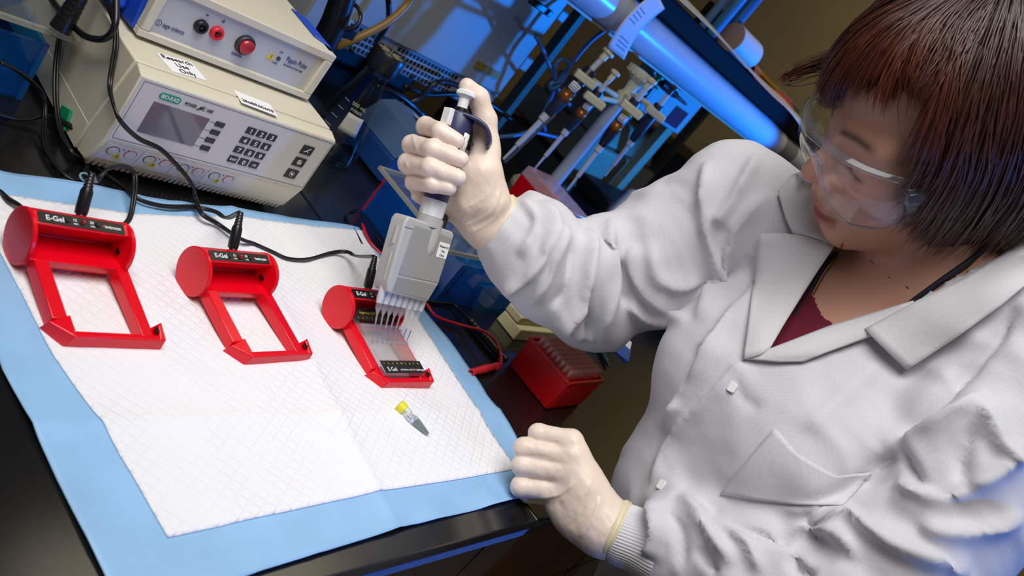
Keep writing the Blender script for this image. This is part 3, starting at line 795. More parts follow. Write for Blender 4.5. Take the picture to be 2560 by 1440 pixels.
# ------------------------------------------------------------------ open tip rack with 96 tips
m_rackred = mat('rack_red', (196, 2, 16), 0.32)
m_tipbox = glassy('tip_clear', (252, 244, 242), body=0.24, brgb=(240, 210, 204))
RK = np.array([0.410, 0.149, 0.9]); RA = 0.05
RL, RW, RH = 0.108, 0.0885, 0.0535
rk = thing('tip_rack', 'open red tip rack full of clear tips, standing beside the pad near the closed fist', 'tip rack', tuple(RK), RA)
g = G(); tp = 0.0030
g.hexa([(tp, tp, 0.0005), (RL - tp, tp, 0.0005), (RL - tp, RW - tp, 0.0005), (tp, RW - tp, 0.0005), (0.001, 0.001, RH - 0.005), (RL - 0.001, 0.001, RH - 0.005), (RL - 0.001, RW - 0.001, RH - 0.005), (0.001, RW - 0.001, RH - 0.005)])
g.obj('rack_body', m_rackred, rk, bevel=0.0015)
for lo, hi in (((0, 0, RH - 0.005), (RL, 0.0035, RH)), ((0, RW - 0.0035, RH - 0.005), (RL, RW, RH)), ((0, 0.0035, RH - 0.005), (0.0035, RW - 0.0035, RH)), ((RL - 0.0035, 0.0035, RH - 0.005), (RL, RW - 0.0035, RH))):
    g = G(); g.box(lo, hi); g.obj('rack_rim', m_rackred, rk, bevel=0.0006)
g = G(); g.box((0.006, 0.0085, RH - 0.006), (RL - 0.003, RW - 0.0085, RH - 0.0015)); g.obj('tip_deck', m_rackred, rk)
for k in range(6):
    yy = 0.012 + 0.0125 * k
    g = G(); g.hexa([(0.0018, yy, 0.004), (0.004, yy, 0.004), (0.004, yy + 0.006, 0.004), (0.0018, yy + 0.006, 0.004), (0.0000, yy, 0.036), (0.003, yy, 0.036), (0.003, yy + 0.006, 0.036), (0.0000, yy + 0.006, 0.036)]); g.obj('side_rib', m_rackred, rk, bevel=0.0008)
g = G()
for k in range(13):
    xx = 0.007 + 0.0076 * k
    g.hexa([(xx, 0.0012, 0.003), (xx + 0.0035, 0.0012, 0.003), (xx + 0.0035, 0.0045, 0.003), (xx, 0.0045, 0.003), (xx, -0.0003, 0.044), (xx + 0.0035, -0.0003, 0.044), (xx + 0.0035, 0.0035, 0.044), (xx, 0.0035, 0.044)])
g.obj('front_ribs', m_rackred, rk)['kind'] = 'stuff'
proto = None; cs_, sn_ = math.cos(RA), math.sin(RA)
for i in range(12):
    for j in range(8):
        lx = 0.0110 + 0.0078 * i; ly = 0.0135 + 0.0088 * j
        loc = (RK[0] + cs_ * lx - sn_ * ly, RK[1] + sn_ * lx + cs_ * ly, 0.9 + RH - 0.0015)
        if proto is None:
            g = G(); n_ = 10
            g.lathe([(0.0030, 0.0002), (0.0033, 0.0085), (0.0036, 0.0088), (0.0036, 0.0115), (0.0026, 0.0115), (0.0024, 0.0030)], n_, caps=False)
            proto = g.obj('pipette_tip', m_tipbox, None); o = proto
        else:
            o = proto.copy(); COL.objects.link(o)
        o.location = loc; o.rotation_euler = (0, 0, RA)
        tag(o, 'clear pipette tip standing in the open red tip rack', 'pipette tip', 'tips in the open red rack')

# ------------------------------------------------------------------ closed red tip box with frosted lid
m_lid = glassy('frosted_lid', (236, 214, 212), rough=0.25, body=0.42, brgb=(226, 190, 186))
tb = thing('tip_box', 'closed red tip box with frosted clear lid, below the hanging pipettes', 'tip box', (0.836, 0.560, 0.9), 0.0)
_u = np.array([0.995, -0.075, 0]); _v = np.array([0.150, 0.988, 0]);
TBM = np.column_stack([_u, _v, [0, 0, 1]])
def tbb(lo, hi, inset=0.0):
    x0, y0, z0 = lo; x1, y1, z1 = hi; i = inset
    p = np.array([(x0 + i, y0 + i, z0), (x1 - i, y0 + i, z0), (x1 - i, y1 - i, z0), (x0 + i, y1 - i, z0), (x0, y0, z1), (x1, y0, z1), (x1, y1, z1), (x0, y1, z1)])
    return p @ TBM.T
g = G(); g.hexa(tbb((0.001, 0.001, 0), (0.0935, 0.155, 0.081), 0.004)); g.obj('box_body', m_rackred, tb, bevel=0.002)
g = G(); g.hexa(tbb((0, 0, 0.0815), (0.0945, 0.156, 0.104))[[4, 5, 6, 7, 0, 1, 2, 3]] if False else np.vstack([tbb((0, 0, 0.080), (0.0945, 0.156, 0.104))[:4], (tbb((0.002, 0.002, 0.080), (0.0925, 0.154, 0.104))[4:])]))
lid = g.obj('lid', m_lid, tb, bevel=0.0025)
for q in (0.052, 0.104):
    g = G(); g.add(np.array([(-0.0006, q, 0.082), (-0.0006, q + 0.001, 0.082), (0.0012, q + 0.001, 0.1045), (0.0012, q, 0.1045), (0.092, q, 0.1045), (0.092, q + 0.001, 0.1045)]) @ TBM.T, [(0, 1, 2, 3), (3, 2, 5, 4)]); g.obj('lid_rib', m_lid, lid, solid=0.0008)

# ------------------------------------------------------------------ erlenmeyer flask
m_glass = glassy('flask_glass', (243, 247, 245), ior=1.38, rough=0.01)
m_mark = mat('enamel_white', (168, 164, 148), 0.6)
FB = np.array([0.357, 0.702, 0.9])
fk = thing('erlenmeyer_flask', 'empty conical glass flask with a black screw cap, behind the power supply', 'flask', tuple(FB))
prof = [(0.030, 0.0012), (0.047, 0.0018), (0.0515, 0.006), (0.0520, 0.012), (0.0490, 0.028), (0.0275, 0.118), (0.0225, 0.136), (0.0200, 0.146), (0.0198, 0.172)]
g = G(); g.lathe(prof, 56, caps=False); g.obj('glass_body', m_glass, fk, smooth=True, solid=0.0016, offset=-1)
g = G(); g.lathe([(0.0005, 0.0030), (0.046, 0.0034), (0.046, 0.0012), (0.0005, 0.0008)], 40, caps=False); g.obj('glass_base', m_glass, fk)
g = G(); n_ = 72; a = np.arange(n_) * 2 * PI / n_; rows = []
for z, r0, am in ((0.160, 0.0255, 0), (0.162, 0.0266, 0.0006), (0.190, 0.0266, 0.0006), (0.193, 0.0250, 0), (0.1915, 0.0215, 0), (0.1905, 0.0005, 0)):
    r = r0 + am * np.cos(a * 36); rows.append(np.c_[r * np.cos(a), r * np.sin(a), np.full(n_, z)])
g.add(np.vstack(rows), [(k * n_ + i, k * n_ + (i + 1) % n_, (k + 1) * n_ + (i + 1) % n_, (k + 1) * n_ + i) for k in range(5) for i in range(n_)]); cp = g.obj('screw_cap', m_ink, fk)
g = G()
for i in range(8):
    w = 2 * PI * i / 8; g.box((0.004, -0.0006, 0.1905), (0.021, 0.0006, 0.1930), np.array([[math.cos(w), -math.sin(w), 0], [math.sin(w), math.cos(w), 0], [0, 0, 1]]))
g.obj('cap_spokes', mat('cap_inner', (150, 138, 96), 0.5), cp)
# printed patch and graduations on the side that faces the camera
va = math.atan2(CAM_C[1] - FB[1], CAM_C[0] - FB[0])
def flask_r(z): return np.interp(z, [p[1] for p in prof], [p[0] for p in prof]) + 0.0004
def flask_pt(a, z): r = flask_r(z); return (r * math.cos(va + a), r * math.sin(va + a), z)
P = [[flask_pt(a, z) for z in np.linspace(0.058, 0.088, 5)] for a in np.linspace(-0.05, 0.72, 9)]
g = G(); g.grid(np.array(P)); g.obj('marking_patch', m_mark, fk, smooth=True, solid=0.0003, offset=1)
for k, z in enumerate((0.040, 0.055, 0.070, 0.085, 0.100)):
    P = [[flask_pt(a, zz) for zz in (z, z + 0.0008)] for a in np.linspace(-0.62, -0.30, 5)]
    g = G(); g.grid(np.array(P)); g.obj('graduation', m_mark, fk, smooth=True, solid=0.0003, offset=1)
tdir = np.array([-math.sin(va + 0.2), math.cos(va + 0.2), 0])
for w, z, s_ in (('500 mL', 0.100, 0.0080), ('PYREX', 0.0915, 0.0065)):
    r = flask_r(z) + 0.0008
    text(w, s_, m_mark, fk, frame(tdir * (1 if np.cross(tdir, [0, 0, 1]) @ np.array([math.cos(va), math.sin(va), 0]) > 0 else -1), (-0.24 * math.cos(va), -0.24 * math.sin(va), 1), (r * math.cos(va + 0.2) , r * math.sin(va + 0.2), z)), align='CENTER')
# black hose from above into the cap area
hs = smooth_path([UY(940, 105, .95), UY(968, 62, .95), UY(972, 20, .95), UY(965, -40, .95)], 24)
g = G(); g.tube(hs, 0.0055, 12); tag(g.obj('black_hose', m_cable, None, smooth=True), 'thick black hose hanging down behind the black flask cap', 'hose')

# ------------------------------------------------------------------ blue bench instrument behind the flask
m_bi = mat('instrument_blue', (24, 66, 128), 0.4, bump=0.03, bscale=500)
m_bi2 = mat('instrument_blue_grey', (66, 90, 124), 0.42, bump=0.03, bscale=500)
bi = thing('blue_block_heater', 'blue bench instrument with a pale label on top, behind the flask', 'instrument', (0.441, 0.645, 0.9), 0.0)
g = G(); g.prism([(-0.001, 0.004), (0.19, 0.004), (0.19, 0.050), (0.005, 0.062), (-0.004, 0.050)], 0.0, 0.120, np.array([[1, 0, 0], [0, 0, 1], [0, 1, 0]], float) if False else np.array([[1, 0, 0], [0, 0, -1], [0, 1, 0]], float), (0, 0.120, 0)); g.obj('lower_housing', m_bi, bi, bevel=0.004, segs=3)
g = G(); g.prism([(-0.004, 0.0535), (0.005, 0.0640), (0.19, 0.0520), (0.19, 0.075), (0.10, 0.098), (0.050, 0.104), (0.022, 0.094)], 0.0, 0.124, np.array([[1, 0, 0], [0, 0, -1], [0, 1, 0]], float), (0, 0.122, 0)); g.obj('lid', m_bi2, bi, bevel=0.005, segs=3)
g = G(); g.prism(rrect(0.050, 0.020, 0.001, 2), 0, 0.0006, np.array([[0.97, 0, 0.25], [0, 1, 0], [-0.25, 0, 0.97]]), (0.083, 0.070, 0.1022)); lb = g.obj('paper_label', mat('label_cream', (206, 196, 148), 0.6), bi)
for fx, fy in ((0.02, 0.02), (0.16, 0.02), (0.02, 0.1), (0.16, 0.1)):
    g = G(); g.cyl((fx, fy, 0), (fx, fy, 0.0045), 0.008); g.obj('foot', m_ink, bi)

# ------------------------------------------------------------------ blue acrylic gel tanks
m_acr = glassy('blue_acrylic', (130, 206, 240), ior=1.45, rough=0.03, body=0.16, brgb=(14, 130, 205))
m_acrd = glassy('blue_acrylic_edge', (60, 140, 225), ior=1.45, rough=0.03, body=0.40, brgb=(40, 130, 220))
m_acrc = glassy('clear_acrylic', (248, 250, 250), ior=1.40, rough=0.02, body=0.05, brgb=(220, 224, 216))
m_acre = glassy('clear_acrylic_edge', (240, 240, 230), ior=1.40, rough=0.05, body=0.38, brgb=(196, 190, 168))
m_bufr = glassy('buffer_blue', (150, 212, 245), ior=1.33, rough=0.02, body=0.20, brgb=(40, 150, 215))
m_redw = mat('red_wire', (196, 16, 34), 0.35)


def gel_tank(name, label, loc, rz, L, W, H, lid_dx, lid_dy, lid_z):
    t = thing(name, label, 'gel tank', loc, rz)
    th = 0.0045
    for nm, lo, hi in (('end_wall', (0, 0, 0.004), (th, W, H)), ('end_wall', (L - th, 0, 0.004), (L, W, H)), ('side_wall', (th, 0, 0.004), (L - th, th, H)), ('side_wall', (th, W - th, 0.004), (L - th, W, H)), ('floor_plate', (0, 0, 0), (L, W, 0.0038))):
        g = G(); g.box(lo, hi); g.obj(nm, m_acr, t, bevel=0.0006)
    for x0 in (0.0, L - th):
        for y0 in (0.0, W - th):
            g = G(); g.box((x0 - 0.0006, y0 - 0.0006, 0.0005), (x0 + th + 0.0006, y0 + th + 0.0006, H + 0.0004)); g.obj('corner_edge', m_acrd, t)
    # gel table with sloping ends, running strips, platinum wires and studs
    g = G(); g.hexa([(L * 0.26, th, 0.006), (L * 0.74, th, 0.006), (L * 0.74, W - th, 0.006), (L * 0.26, W - th, 0.006), (L * 0.32, th, H * 0.52), (L * 0.68, th, H * 0.52), (L * 0.68, W - th, H * 0.52), (L * 0.32, W - th, H * 0.52)]); g.obj('gel_table', m_bufr, t)
    for x0 in (L * 0.12, L * 0.88):
        g = G(); g.tube([(x0, th + 0.004, 0.012), (x0, W - th - 0.004, 0.012)], 0.0009, 6); g.obj('electrode_wire', m_redw, t)
        g = G(); g.tube([(x0, th + 0.003, 0.012), (x0, th + 0.003, H - 0.004)], 0.0012, 6); g.obj('electrode_lead', m_redw, t)
    for yy in (W * 0.32, W * 0.70):
        g = G(); g.lathe([(0.0060, 0), (0.0060, 0.002), (0.0042, 0.003), (0.0040, 0.0015)], 20, (-0.0002, yy, H * 0.55), (-1, 0, 0)); g.obj('stud', m_acr, t)
    g = G(); g.box((0.006, -0.0008, H - 0.0025), (L - 0.006, W + 0.0008, H)); g.obj('fill_line', m_bufr, t) if False else None
    x0, x1 = lid_dx; y0, y1 = lid_dy
    # clear safety lid: top plate with thick polished edges
    g = G(); g.box((x0 + 0.005, y0 + 0.005, lid_z - 0.0055), (x1 - 0.005, y1 - 0.005, lid_z)); lid = g.obj('lid', m_acrc, t)
    for lo, hi in (((x0, y0, lid_z - 0.006), (x0 + 0.005, y1, lid_z + 0.0003)), ((x1 - 0.005, y0, lid_z - 0.006), (x1, y1, lid_z + 0.0003)), ((x0 + 0.005, y0, lid_z - 0.006), (x1 - 0.005, y0 + 0.005, lid_z + 0.0003)), ((x0 + 0.005, y1 - 0.005, lid_z - 0.006), (x1 - 0.005, y1, lid_z + 0.0003))):
        g = G(); g.box(lo, hi); g.obj('lid_edge', m_acre, lid, bevel=0.0008)
    return t


t2 = gel_tank('gel_tank', 'blue acrylic gel tank with a clear lid, partly hidden behind the pipette block', (0.336, 0.350, 0.9), 0.0, 0.205, 0.198, 0.072, (-0.030, 0.175), (0.012, 0.196), 0.082)
g = G(); g.hexa([(0.085, -0.010, 0.0), (0.200, -0.005, 0.0), (0.200, -0.001, 0.0), (0.085, -0.001, 0.0), (0.070, -0.006, 0.045), (0.200, -0.003, 0.055), (0.200, -0.001, 0.055), (0.070, -0.001, 0.045)]); g.obj('sloped_end', m_bufr, t2)
for yy, mm in ((0.060, m_redw), (0.135, m_ink)):
    g = G(); g.lathe([(0.0065, 0), (0.0065, 0.016), (0.0045, 0.020)], 18, (0.150, yy, 0.0825), (0, 0, 1)); g.obj('jack_post', mm, t2)
g = G(); g.tube([(-0.0022, 0.196, 0.004), (-0.0022, 0.196, 0.070)], 0.0016, 8); g.obj('red_edge_wire', m_redw, t2)
t1 = gel_tank('gel_tank', 'blue acrylic gel tank with clear lid and black plugs, left of the power supply', (-0.370, 0.604, 0.9), 0.0, 0.235, 0.19, 0.070, (-0.05, 0.2565), (-0.008, 0.15), 0.0905)
g = G(); g.hexa([(0.05, 0.045, 0.0908), (0.222, 0.045, 0.0908), (0.222, 0.115, 0.0908), (0.05, 0.115, 0.0908), (0.06, 0.060, 0.118), (0.205, 0.060, 0.118), (0.205, 0.105, 0.118), (0.06, 0.105, 0.118)]); g.obj('jack_housing', mat('deep_blue_plastic', (20, 24, 120), 0.25), t1, bevel=0.002)
# black ribbed plug in the lid of the left tank, with its lead
def ribbed_plug(p0, p1, r, m, name, ribs=7):
    p0 = np.asarray(p0, float); p1 = np.asarray(p1, float); L = np.linalg.norm(p1 - p0); prof = []
    for k in range(ribs * 4 + 1):
        t = k / (ribs * 4); rr = r * (1.0 - 0.28 * t) + (0.0004 if (k % 4) in (1, 2) and t > 0.3 else 0); prof.append((rr, L * t))
    g = G(); g.lathe([(r * 0.6, -0.001)] + prof, 18, p0, (p1 - p0) / L); return g
pj0 = U(150, 74, 0.9965); pj1 = pj0 + np.array([0.004, 0.004, 0.040])
pl = thing('banana_plug', 'black ribbed plug standing in the clear lid of the left tank', 'plug', tuple(pj0))
ribbed_plug(pj0 - pj0, pj1 - pj0, 0.0105, m_cable, 'x').obj('grip', m_cable, pl)
d_ = (pj1 - pj0) / np.linalg.norm(pj1 - pj0)
g = G(); g.lathe([(0.0130, -0.0045), (0.0128, -0.001), (0.0110, 0.0)], 24, (0, 0, 0), d_); g.obj('collar', m_acrc, pl)
g = G(); g.tube(smooth_path([pj1 - pj0, np.array([0.010, 0.012, 0.07]), np.array([0.03, 0.05, 0.13])], 12), 0.0055, 8); g.obj('lead', m_cable, pl, smooth=True)

# ------------------------------------------------------------------ big instrument lit blue at the back
m_instr = mat('instrument_white', (158, 164, 160), 0.45, var=0.03, vscale=6)
m_dark = mat('dark_void', (9, 9, 10), 0.7)
IX0, IX1, IY, IZ0, IZ1 = 0.43, 1.020, 1.0, 0.972, 1.325
ins = thing('large_instrument', 'large pale instrument with a slotted vent along its foot, far behind the flask', 'instrument', (IX0, IY, 0.9))
g = G(); g.box((0, 0.004, IZ0 - 0.9), (IX1 - IX0, 0.40, IZ1 - 0.9)); g.obj('cabinet', m_instr, ins, bevel=0.006)
g = G(); g.box((0.10, -0.004, 0.130), (IX1 - IX0 - 0.012, 0.005, IZ1 - 0.905)); g.obj('front_door', m_instr, ins, bevel=0.004)
# vent grid at the foot, each slot cut as a dark recess between bars
for gx0, n1 in ((0.100, 7), (0.235, 8), (0.330, 9)):
    for i in range(n1):
        for j in range(4):
            x0 = gx0 + 0.0118 * i; z0 = 0.0785 + 0.0125 * j
            if x0 > IX1 - IX0 - 0.05: continue
            g = G(); g.box((x0, 0.0032, z0), (x0 + 0.0082, 0.0060, z0 + 0.0085)); g.obj('vent_slot', m_dark, ins)
for px, py in ((880, 125), (1030, 190)):
    p = UY(px, py, IY + 0.004) - np.array([IX0, IY, 0.9]); g = G(); g.sphere(p, 0.006, 14, 8); g.obj('screw_knob', m_ink, ins)
p = UY(1218, 175, IY - 0.005) - np.array([IX0, IY, 0.9]); g = G(); g.box((-0.045, -0.003, -0.009), (0.045, 0.003, 0.009), None, p); g.obj('warning_strip', mat('strip_ochre', (150, 120, 24), 0.5), ins)
p = UY(1352, 18, IY - 0.005) - np.array([IX0, IY, 0.9]); g = G(); g.box((-0.045, -0.006, -0.008), (0.040, 0.003, 0.008), None, p); g.obj('door_handle', m_ink, ins, bevel=0.002)
for dz0, dz1 in ((0.205, 0.240), (0.345, 0.372)):
    g = G(); g.box((IX1 - IX0 - 0.001, 0.005, dz0), (IX1 - IX0 + 0.030, 0.05, dz1)); g.obj('side_latch', m_instr, ins, bevel=0.004)
for fx in (0.03, IX1 - IX0 - 0.05):
    for fy in (0.06, 0.34):
        g = G(); g.cyl((fx, fy, 0.0), (fx, fy, IZ0 - 0.899), 0.02); g.obj('foot', m_ink, ins)
# dark equipment in the gap below it
g = G(); g.box((-0.11, 0, 0.0), (0.23, 0.16, 0.06)); o = g.obj('dark_power_strip_box', m_dark, None, bevel=0.01); o.location = (0.66, 1.12, 0.9); o.name = 'dark_equipment_box'
tag(o, 'low black equipment box in the shade beneath the large pale instrument', 'box')
# tubes that sag in front of the instrument
m_tan = mat('tan_tubing', (150, 112, 40), 0.4)
g = G(); g.tube(smooth_path([UY(838, 118, .93), UY(900, 92, .92), UY(970, 55, .92), UY(1020, 8, .93), UY(1035, -40, .93)], 30), 0.0075, 10)
tag(g.obj('tan_tubing', m_tan, None, smooth=True), 'tan rubber tubing sagging across the foot of the large pale instrument', 'tubing')
g = G(); g.tube(smooth_path([UY(885, -20, .90), UY(872, 30, .90), UY(845, 66, .90), UY(800, 75, .9)], 20), 0.0065, 10)
tag(g.obj('tan_tubing', m_tan, None, smooth=True), 'short tan tubing hanging beside the black clamp at the top', 'tubing')
# black stand clamp in the upper left of the background
ck = thing('clamp_stand', 'black clamp stand with round loop, behind the corner of the upper power box', 'stand', tuple(UY(815, 110, .86)))
o_ = UY(815, 110, .86)
g = G(); b0 = UY(790, 160, .86); b0[2] = 0.9; g.tube([b0 - o_, UY(835, 60, .86) - o_, UY(862, -20, .86) - o_], [0.022, 0.022, 0.020], 12); g.obj('post', m_cable, ck)
g = G(); g.lathe([(0.06, 0), (0.06, 0.012), (0.02, 0.02)], 24, b0 - o_, (0, 0, 1)); g.obj('base', m_cable, ck)
a = np.linspace(0, 2 * PI, 30); cc = UY(868, 40, .85); g = G(); g.tube([cc - o_ + 0.022 * (math.cos(q) * CAM_R[:, 0] + math.sin(q) * CAM_R[:, 1]) for q in a], 0.0035, 8); g.obj('loop', m_cable, ck)
cc = UY(866, 78, .85); g = G(); g.box((-0.018, -0.006, -0.010), (0.018, 0.006, 0.010), None, cc - o_); g.obj('clamp_jaw', m_cable, ck, bevel=0.002)

# ------------------------------------------------------------------ pipette stand with hanging pipettes
m_ivory = mat('ivory_plastic', (206, 198, 160), 0.42)
PSB = np.array([1.112, 0.790, 0.9])
ps = thing('pipette_stand', 'ivory-topped pipette stand with a pale column and round knob, on the bench at back', 'stand', tuple(PSB))
g = G(); g.lathe([(0.085, 0), (0.085, 0.010), (0.078, 0.018), (0.02, 0.024)], 40); g.obj('base', m_ivory, ps)
g = G(); g.cyl((0, 0, 0.02), (0, 0, 0.300), 0.0165, 0.0150, 24); g.obj('column', mat('column_grey', (170, 176, 184), 0.35), ps)
g = G(); g.lathe([(0.020, 0.295), (0.020, 0.318), (0.015, 0.322), (0.013, 0.330), (0.017, 0.352), (0.034, 0.366), (0.036, 0.372), (0.034, 0.382), (0.001, 0.385)], 40); g.obj('knob', m_ivory, ps)
for k in range(14):
    w = 2 * PI * k / 14; g = G(); g.box((0.0335, -0.003, 0.3655), (0.0372, 0.003, 0.3805), np.array([[math.cos(w), -math.sin(w), 0], [math.sin(w), math.cos(w), 0], [0, 0, 1]])); g.obj('knob_tooth', m_ivory, ps)
PIPS = [((1478, 175), (1258, 398), .800, 0.0155, None, 'darkest pipette with a copper label, hanging leftmost on the stand'),
        ((1500, 228), (1338, 420), .770, 0.0120, (60, 160, 60), 'hanging pipette with a green band and copper label'),
        ((1592, 250), (1418, 475), .700, 0.0130, (226, 190, 20), 'hanging pipette with a yellow band above the copper label'),
        ((1650, 262), (1512, 440), .745, 0.0125, None, 'plain navy pipette hanging rightmost under the white holder')]
m_navy2 = mat('pipette_navy_dark', (26, 28, 44), 0.35); m_copper = mat('copper_label', (150, 88, 30), 0.3, metal=0.5); m_shaft = mat('shaft_grey', (186, 188, 194), 0.35)
for k, (pa, pb_, yy, r, band, lab) in enumerate(PIPS):
    top = UY(*pa, yy); bot = UY(*pb_, yy); ax = (bot - top); L = np.linalg.norm(ax); ax /= L
    t = thing('hanging_pipette', lab, 'pipette', tuple(top), R3=rot_to(ax), group='pipettes on the stand')
    g = G(); g.lathe([(r * 0.9, 0.0), (r, 0.006), (r, L * 0.36), (r * 0.85, L * 0.46), (r * 0.62, L * 0.50)], 24); g.obj('handle', m_navy2, t)
    if k < 3:
        g = G(); g.lathe([(r * 1.02, L * 0.24), (r * 1.02, L * 0.33)], 24, caps=False); g.obj('copper_label', m_copper, t, solid=0.0004)
        vd_ = CAM_C - top; M_ = rot_to(ax); vl_ = M_.T @ (vd_ / np.linalg.norm(vd_)); a0 = math.atan2(vl_[1], vl_[0])
        P = [[(r * 1.04 * math.cos(a0 + w), r * 1.04 * math.sin(a0 + w), z) for z in (L * 0.155, L * 0.225)] for w in np.linspace(-0.75, 0.75, 7)]
        g = G(); g.grid(np.array(P)); lb = g.obj('white_label', m_paper, t, smooth=True, solid=0.0004, offset=1)
        for q in range(3):
            P = [[(r * 1.08 * math.cos(a0 + w), r * 1.08 * math.sin(a0 + w), z) for z in (L * (0.168 + 0.018 * q), L * (0.174 + 0.018 * q))] for w in np.linspace(-0.5, 0.5, 5)]
            g = G(); g.grid(np.array(P)); g.obj('print_line', m_print, lb, smooth=True, solid=0.0003, offset=1)
    if band:
        g = G(); g.lathe([(r * 1.025, L * 0.115), (r * 1.025, L * 0.150)], 24, caps=False); g.obj('colour_band', mat('band_%d' % k, band, 0.4), t, solid=0.0004)
    g = G(); g.lathe([(r * 0.66, L * 0.495), (r * 0.66, L * 0.555), (r * 0.50, L * 0.565)], 20); g.obj('volume_ring', m_shaft, t)
    g = G(); g.lathe([(r * 0.42, L * 0.56), (r * 0.40, L * 0.84), (r * 0.24, L * 0.85), (r * 0.18, L)], 18); g.obj('shaft', m_shaft, t)
    if k == 0:
        g = G(); g.tube([(r * 0.9, 0, L * 0.45), (r * 0.7, 0, L * 0.9), (r * 0.5, 0, L * 1.01)], 0.0032, 8); g.obj('ejector_arm', mat('ejector_dark', (70, 72, 70), 0.4), t)
    # plunger above the holder
    g = G(); g.lathe([(r * 0.55, -0.030), (r * 0.55, -0.044), (r * 0.95, -0.047), (r * 0.95, -0.053), (r * 0.3, -0.055)], 20); g.obj('plunger', m_ivory if k < 3 else m_navy2, t)
    g = G(); g.lathe([(r * 0.45, 0.0), (r * 0.45, -0.031)], 14); g.obj('plunger_rod', m_shaft, t)
    # its arm on the stand
    p = top - PSB; q = p * np.array([0.10, 0.10, 1]); q[2] = 0.305
    hd = np.array([p[0], p[1], 0]); hd /= np.linalg.norm(hd); sdv = np.array([-hd[1], hd[0], 0])
    M_ = np.column_stack([sdv, hd, [0, 0, 1]])
    g = G(); g.box((-0.026, -0.012, -0.020), (0.026, 0.012, -0.002), np.column_stack([CAM_R[:, 0] * [1, 1, 0] / np.linalg.norm(CAM_R[:2, 0]), np.array([0.72, 0.69, 0]), [0, 0, 1]]), p + np.array([0, 0, -0.010]) - 0.014 * np.array([0.72, 0.69, 0])); g.obj('holder_head', m_ivory if k else m_ivory, ps, bevel=0.003)
    g = G(); g.tube([(0, 0, p[2] - 0.016 if p[2] > 0.3 else p[2]), p + np.array([0, 0, -0.016])], 0.006, 8); g.obj('holder_arm', m_ivory, ps)
# green capped pipette at the back of the stand
gp = UY(1630, 215, .90)
t = thing('hanging_pipette', 'pipette with green plunger cap at the back of the stand', 'pipette', tuple(gp), group='pipettes on the stand')
g = G(); g.lathe([(0.013, -0.13), (0.014, -0.02), (0.012, 0.0)], 20); g.obj('handle', m_navy2, t)
m_gcap = mat('green_cap', (30, 150, 90), 0.4)
g = G(); g.lathe([(0.016, 0.0), (0.018, 0.004), (0.006, 0.010), (0.005, 0.024), (0.012, 0.027), (0.012, 0.033), (0.002, 0.035)], 20); g.obj('plunger_cap', m_gcap, t)
g = G(); g.lathe([(0.005, -0.24), (0.006, -0.13)], 14); g.obj('shaft', m_shaft, t)
g = G(); g.tube([(0, 0, 0.30), gp - PSB + np.array([0, 0, -0.02])], 0.006, 8); g.obj('holder_arm', m_ivory, ps)

# ------------------------------------------------------------------ mini centrifuge: white top, navy foot, orange latch
m_mcw = mat('centrifuge_white', (176, 182, 196), 0.35); m_mcn = mat('centrifuge_navy', (22, 30, 66), 0.4); m_orange = mat('orange_latch', (190, 84, 20), 0.35)
MC = np.array([1.34, 0.66, 0.9])
mcT = thing('mini_centrifuge', 'small white box with navy foot and orange latch, beyond the closed red tip box', 'centrifuge', tuple(MC), R3=np.column_stack([[0.50, -0.866, 0], [0.866, 0.50, 0], [0, 0, 1]]))
# front faces the camera
g = G(); g.box((-0.075, 0.0, 0.0), (0.075, 0.11, 0.040)); g.obj('foot_housing', m_mcn, mcT, bevel=0.006, segs=3)
g = G(); g.hexa([(-0.078, -0.004, 0.040), (0.078, -0.004, 0.040), (0.078, 0.11, 0.040), (-0.078, 0.11, 0.040), (-0.066, 0.020, 0.135), (0.066, 0.020, 0.135), (0.066, 0.105, 0.135), (-0.066, 0.105, 0.135)]); g.obj('white_housing', m_mcw, mcT, bevel=0.012, segs=4)
for x0 in (-0.050, 0.004):
    g = G(); g.hexa([(x0, 0.000, 0.075), (x0 + 0.040, 0.000, 0.075), (x0 + 0.040, 0.02, 0.075), (x0, 0.02, 0.075), (x0, 0.005, 0.100), (x0 + 0.040, 0.005, 0.100), (x0 + 0.040, 0.025, 0.100), (x0, 0.025, 0.100)]); g.obj('orange_latch', m_orange, mcT, bevel=0.003)
text('C1-PLATE', 0.016, m_white_ink, mcT, frame((1, 0, 0), (0, 0, 1), (-0.045, -0.0006, 0.014)))
g = G(); g.lathe([(0.055, -0.05), (0.060, -0.045), (0.060, 0.035), (0.052, 0.045)], 40, (0.095, 0.115, 0.062), (0.3, -1, 0)); g.obj('round_back', m_cable, mcT)

# ------------------------------------------------------------------ shelf over the bench: slab, uprights, white tube below its edge
SHZ = 1.392
m_shelf = mat('shelf_black', (13, 15, 17), 0.75, spec=0.1)
sh = thing('shelf', 'black shelf slab over the far bench, with papers lying on it', 'shelf', (1.8, 1.05, SHZ))
g = G(); g.box((-1.15, -0.235, 0.0), (1.5, 0.30, 0.046)); g.obj('slab', m_shelf, sh, bevel=0.004)
for xx in (-0.53, 0.40, 1.3):
    g = G(); g.box((xx - 0.012, 0.085, 0.9 - SHZ), (xx + 0.012, 0.115, 0.0)); g.obj('upright', mat('upright_beige', (92, 84, 58), 0.5), sh)
m_tube = mat('tube_white', (196, 202, 210), 0.28)
tz = 1.345; ty = 0.845
tu = thing('shelf_tube', 'long pale tube running along beneath the front edge of the black shelf', 'tube', (1.2, ty, tz))
g = G(); g.cyl((-0.60, 0, 0), (0.905, 0, 0), 0.0440, 0.0440, 44); g.obj('tube_body', m_tube, tu)
g = G(); g.cyl((0.906, 0, 0), (1.045, 0, 0), 0.0425, 0.0425, 44); g.obj('grey_sleeve', mat('sleeve_grey', (120, 122, 126), 0.5), tu)
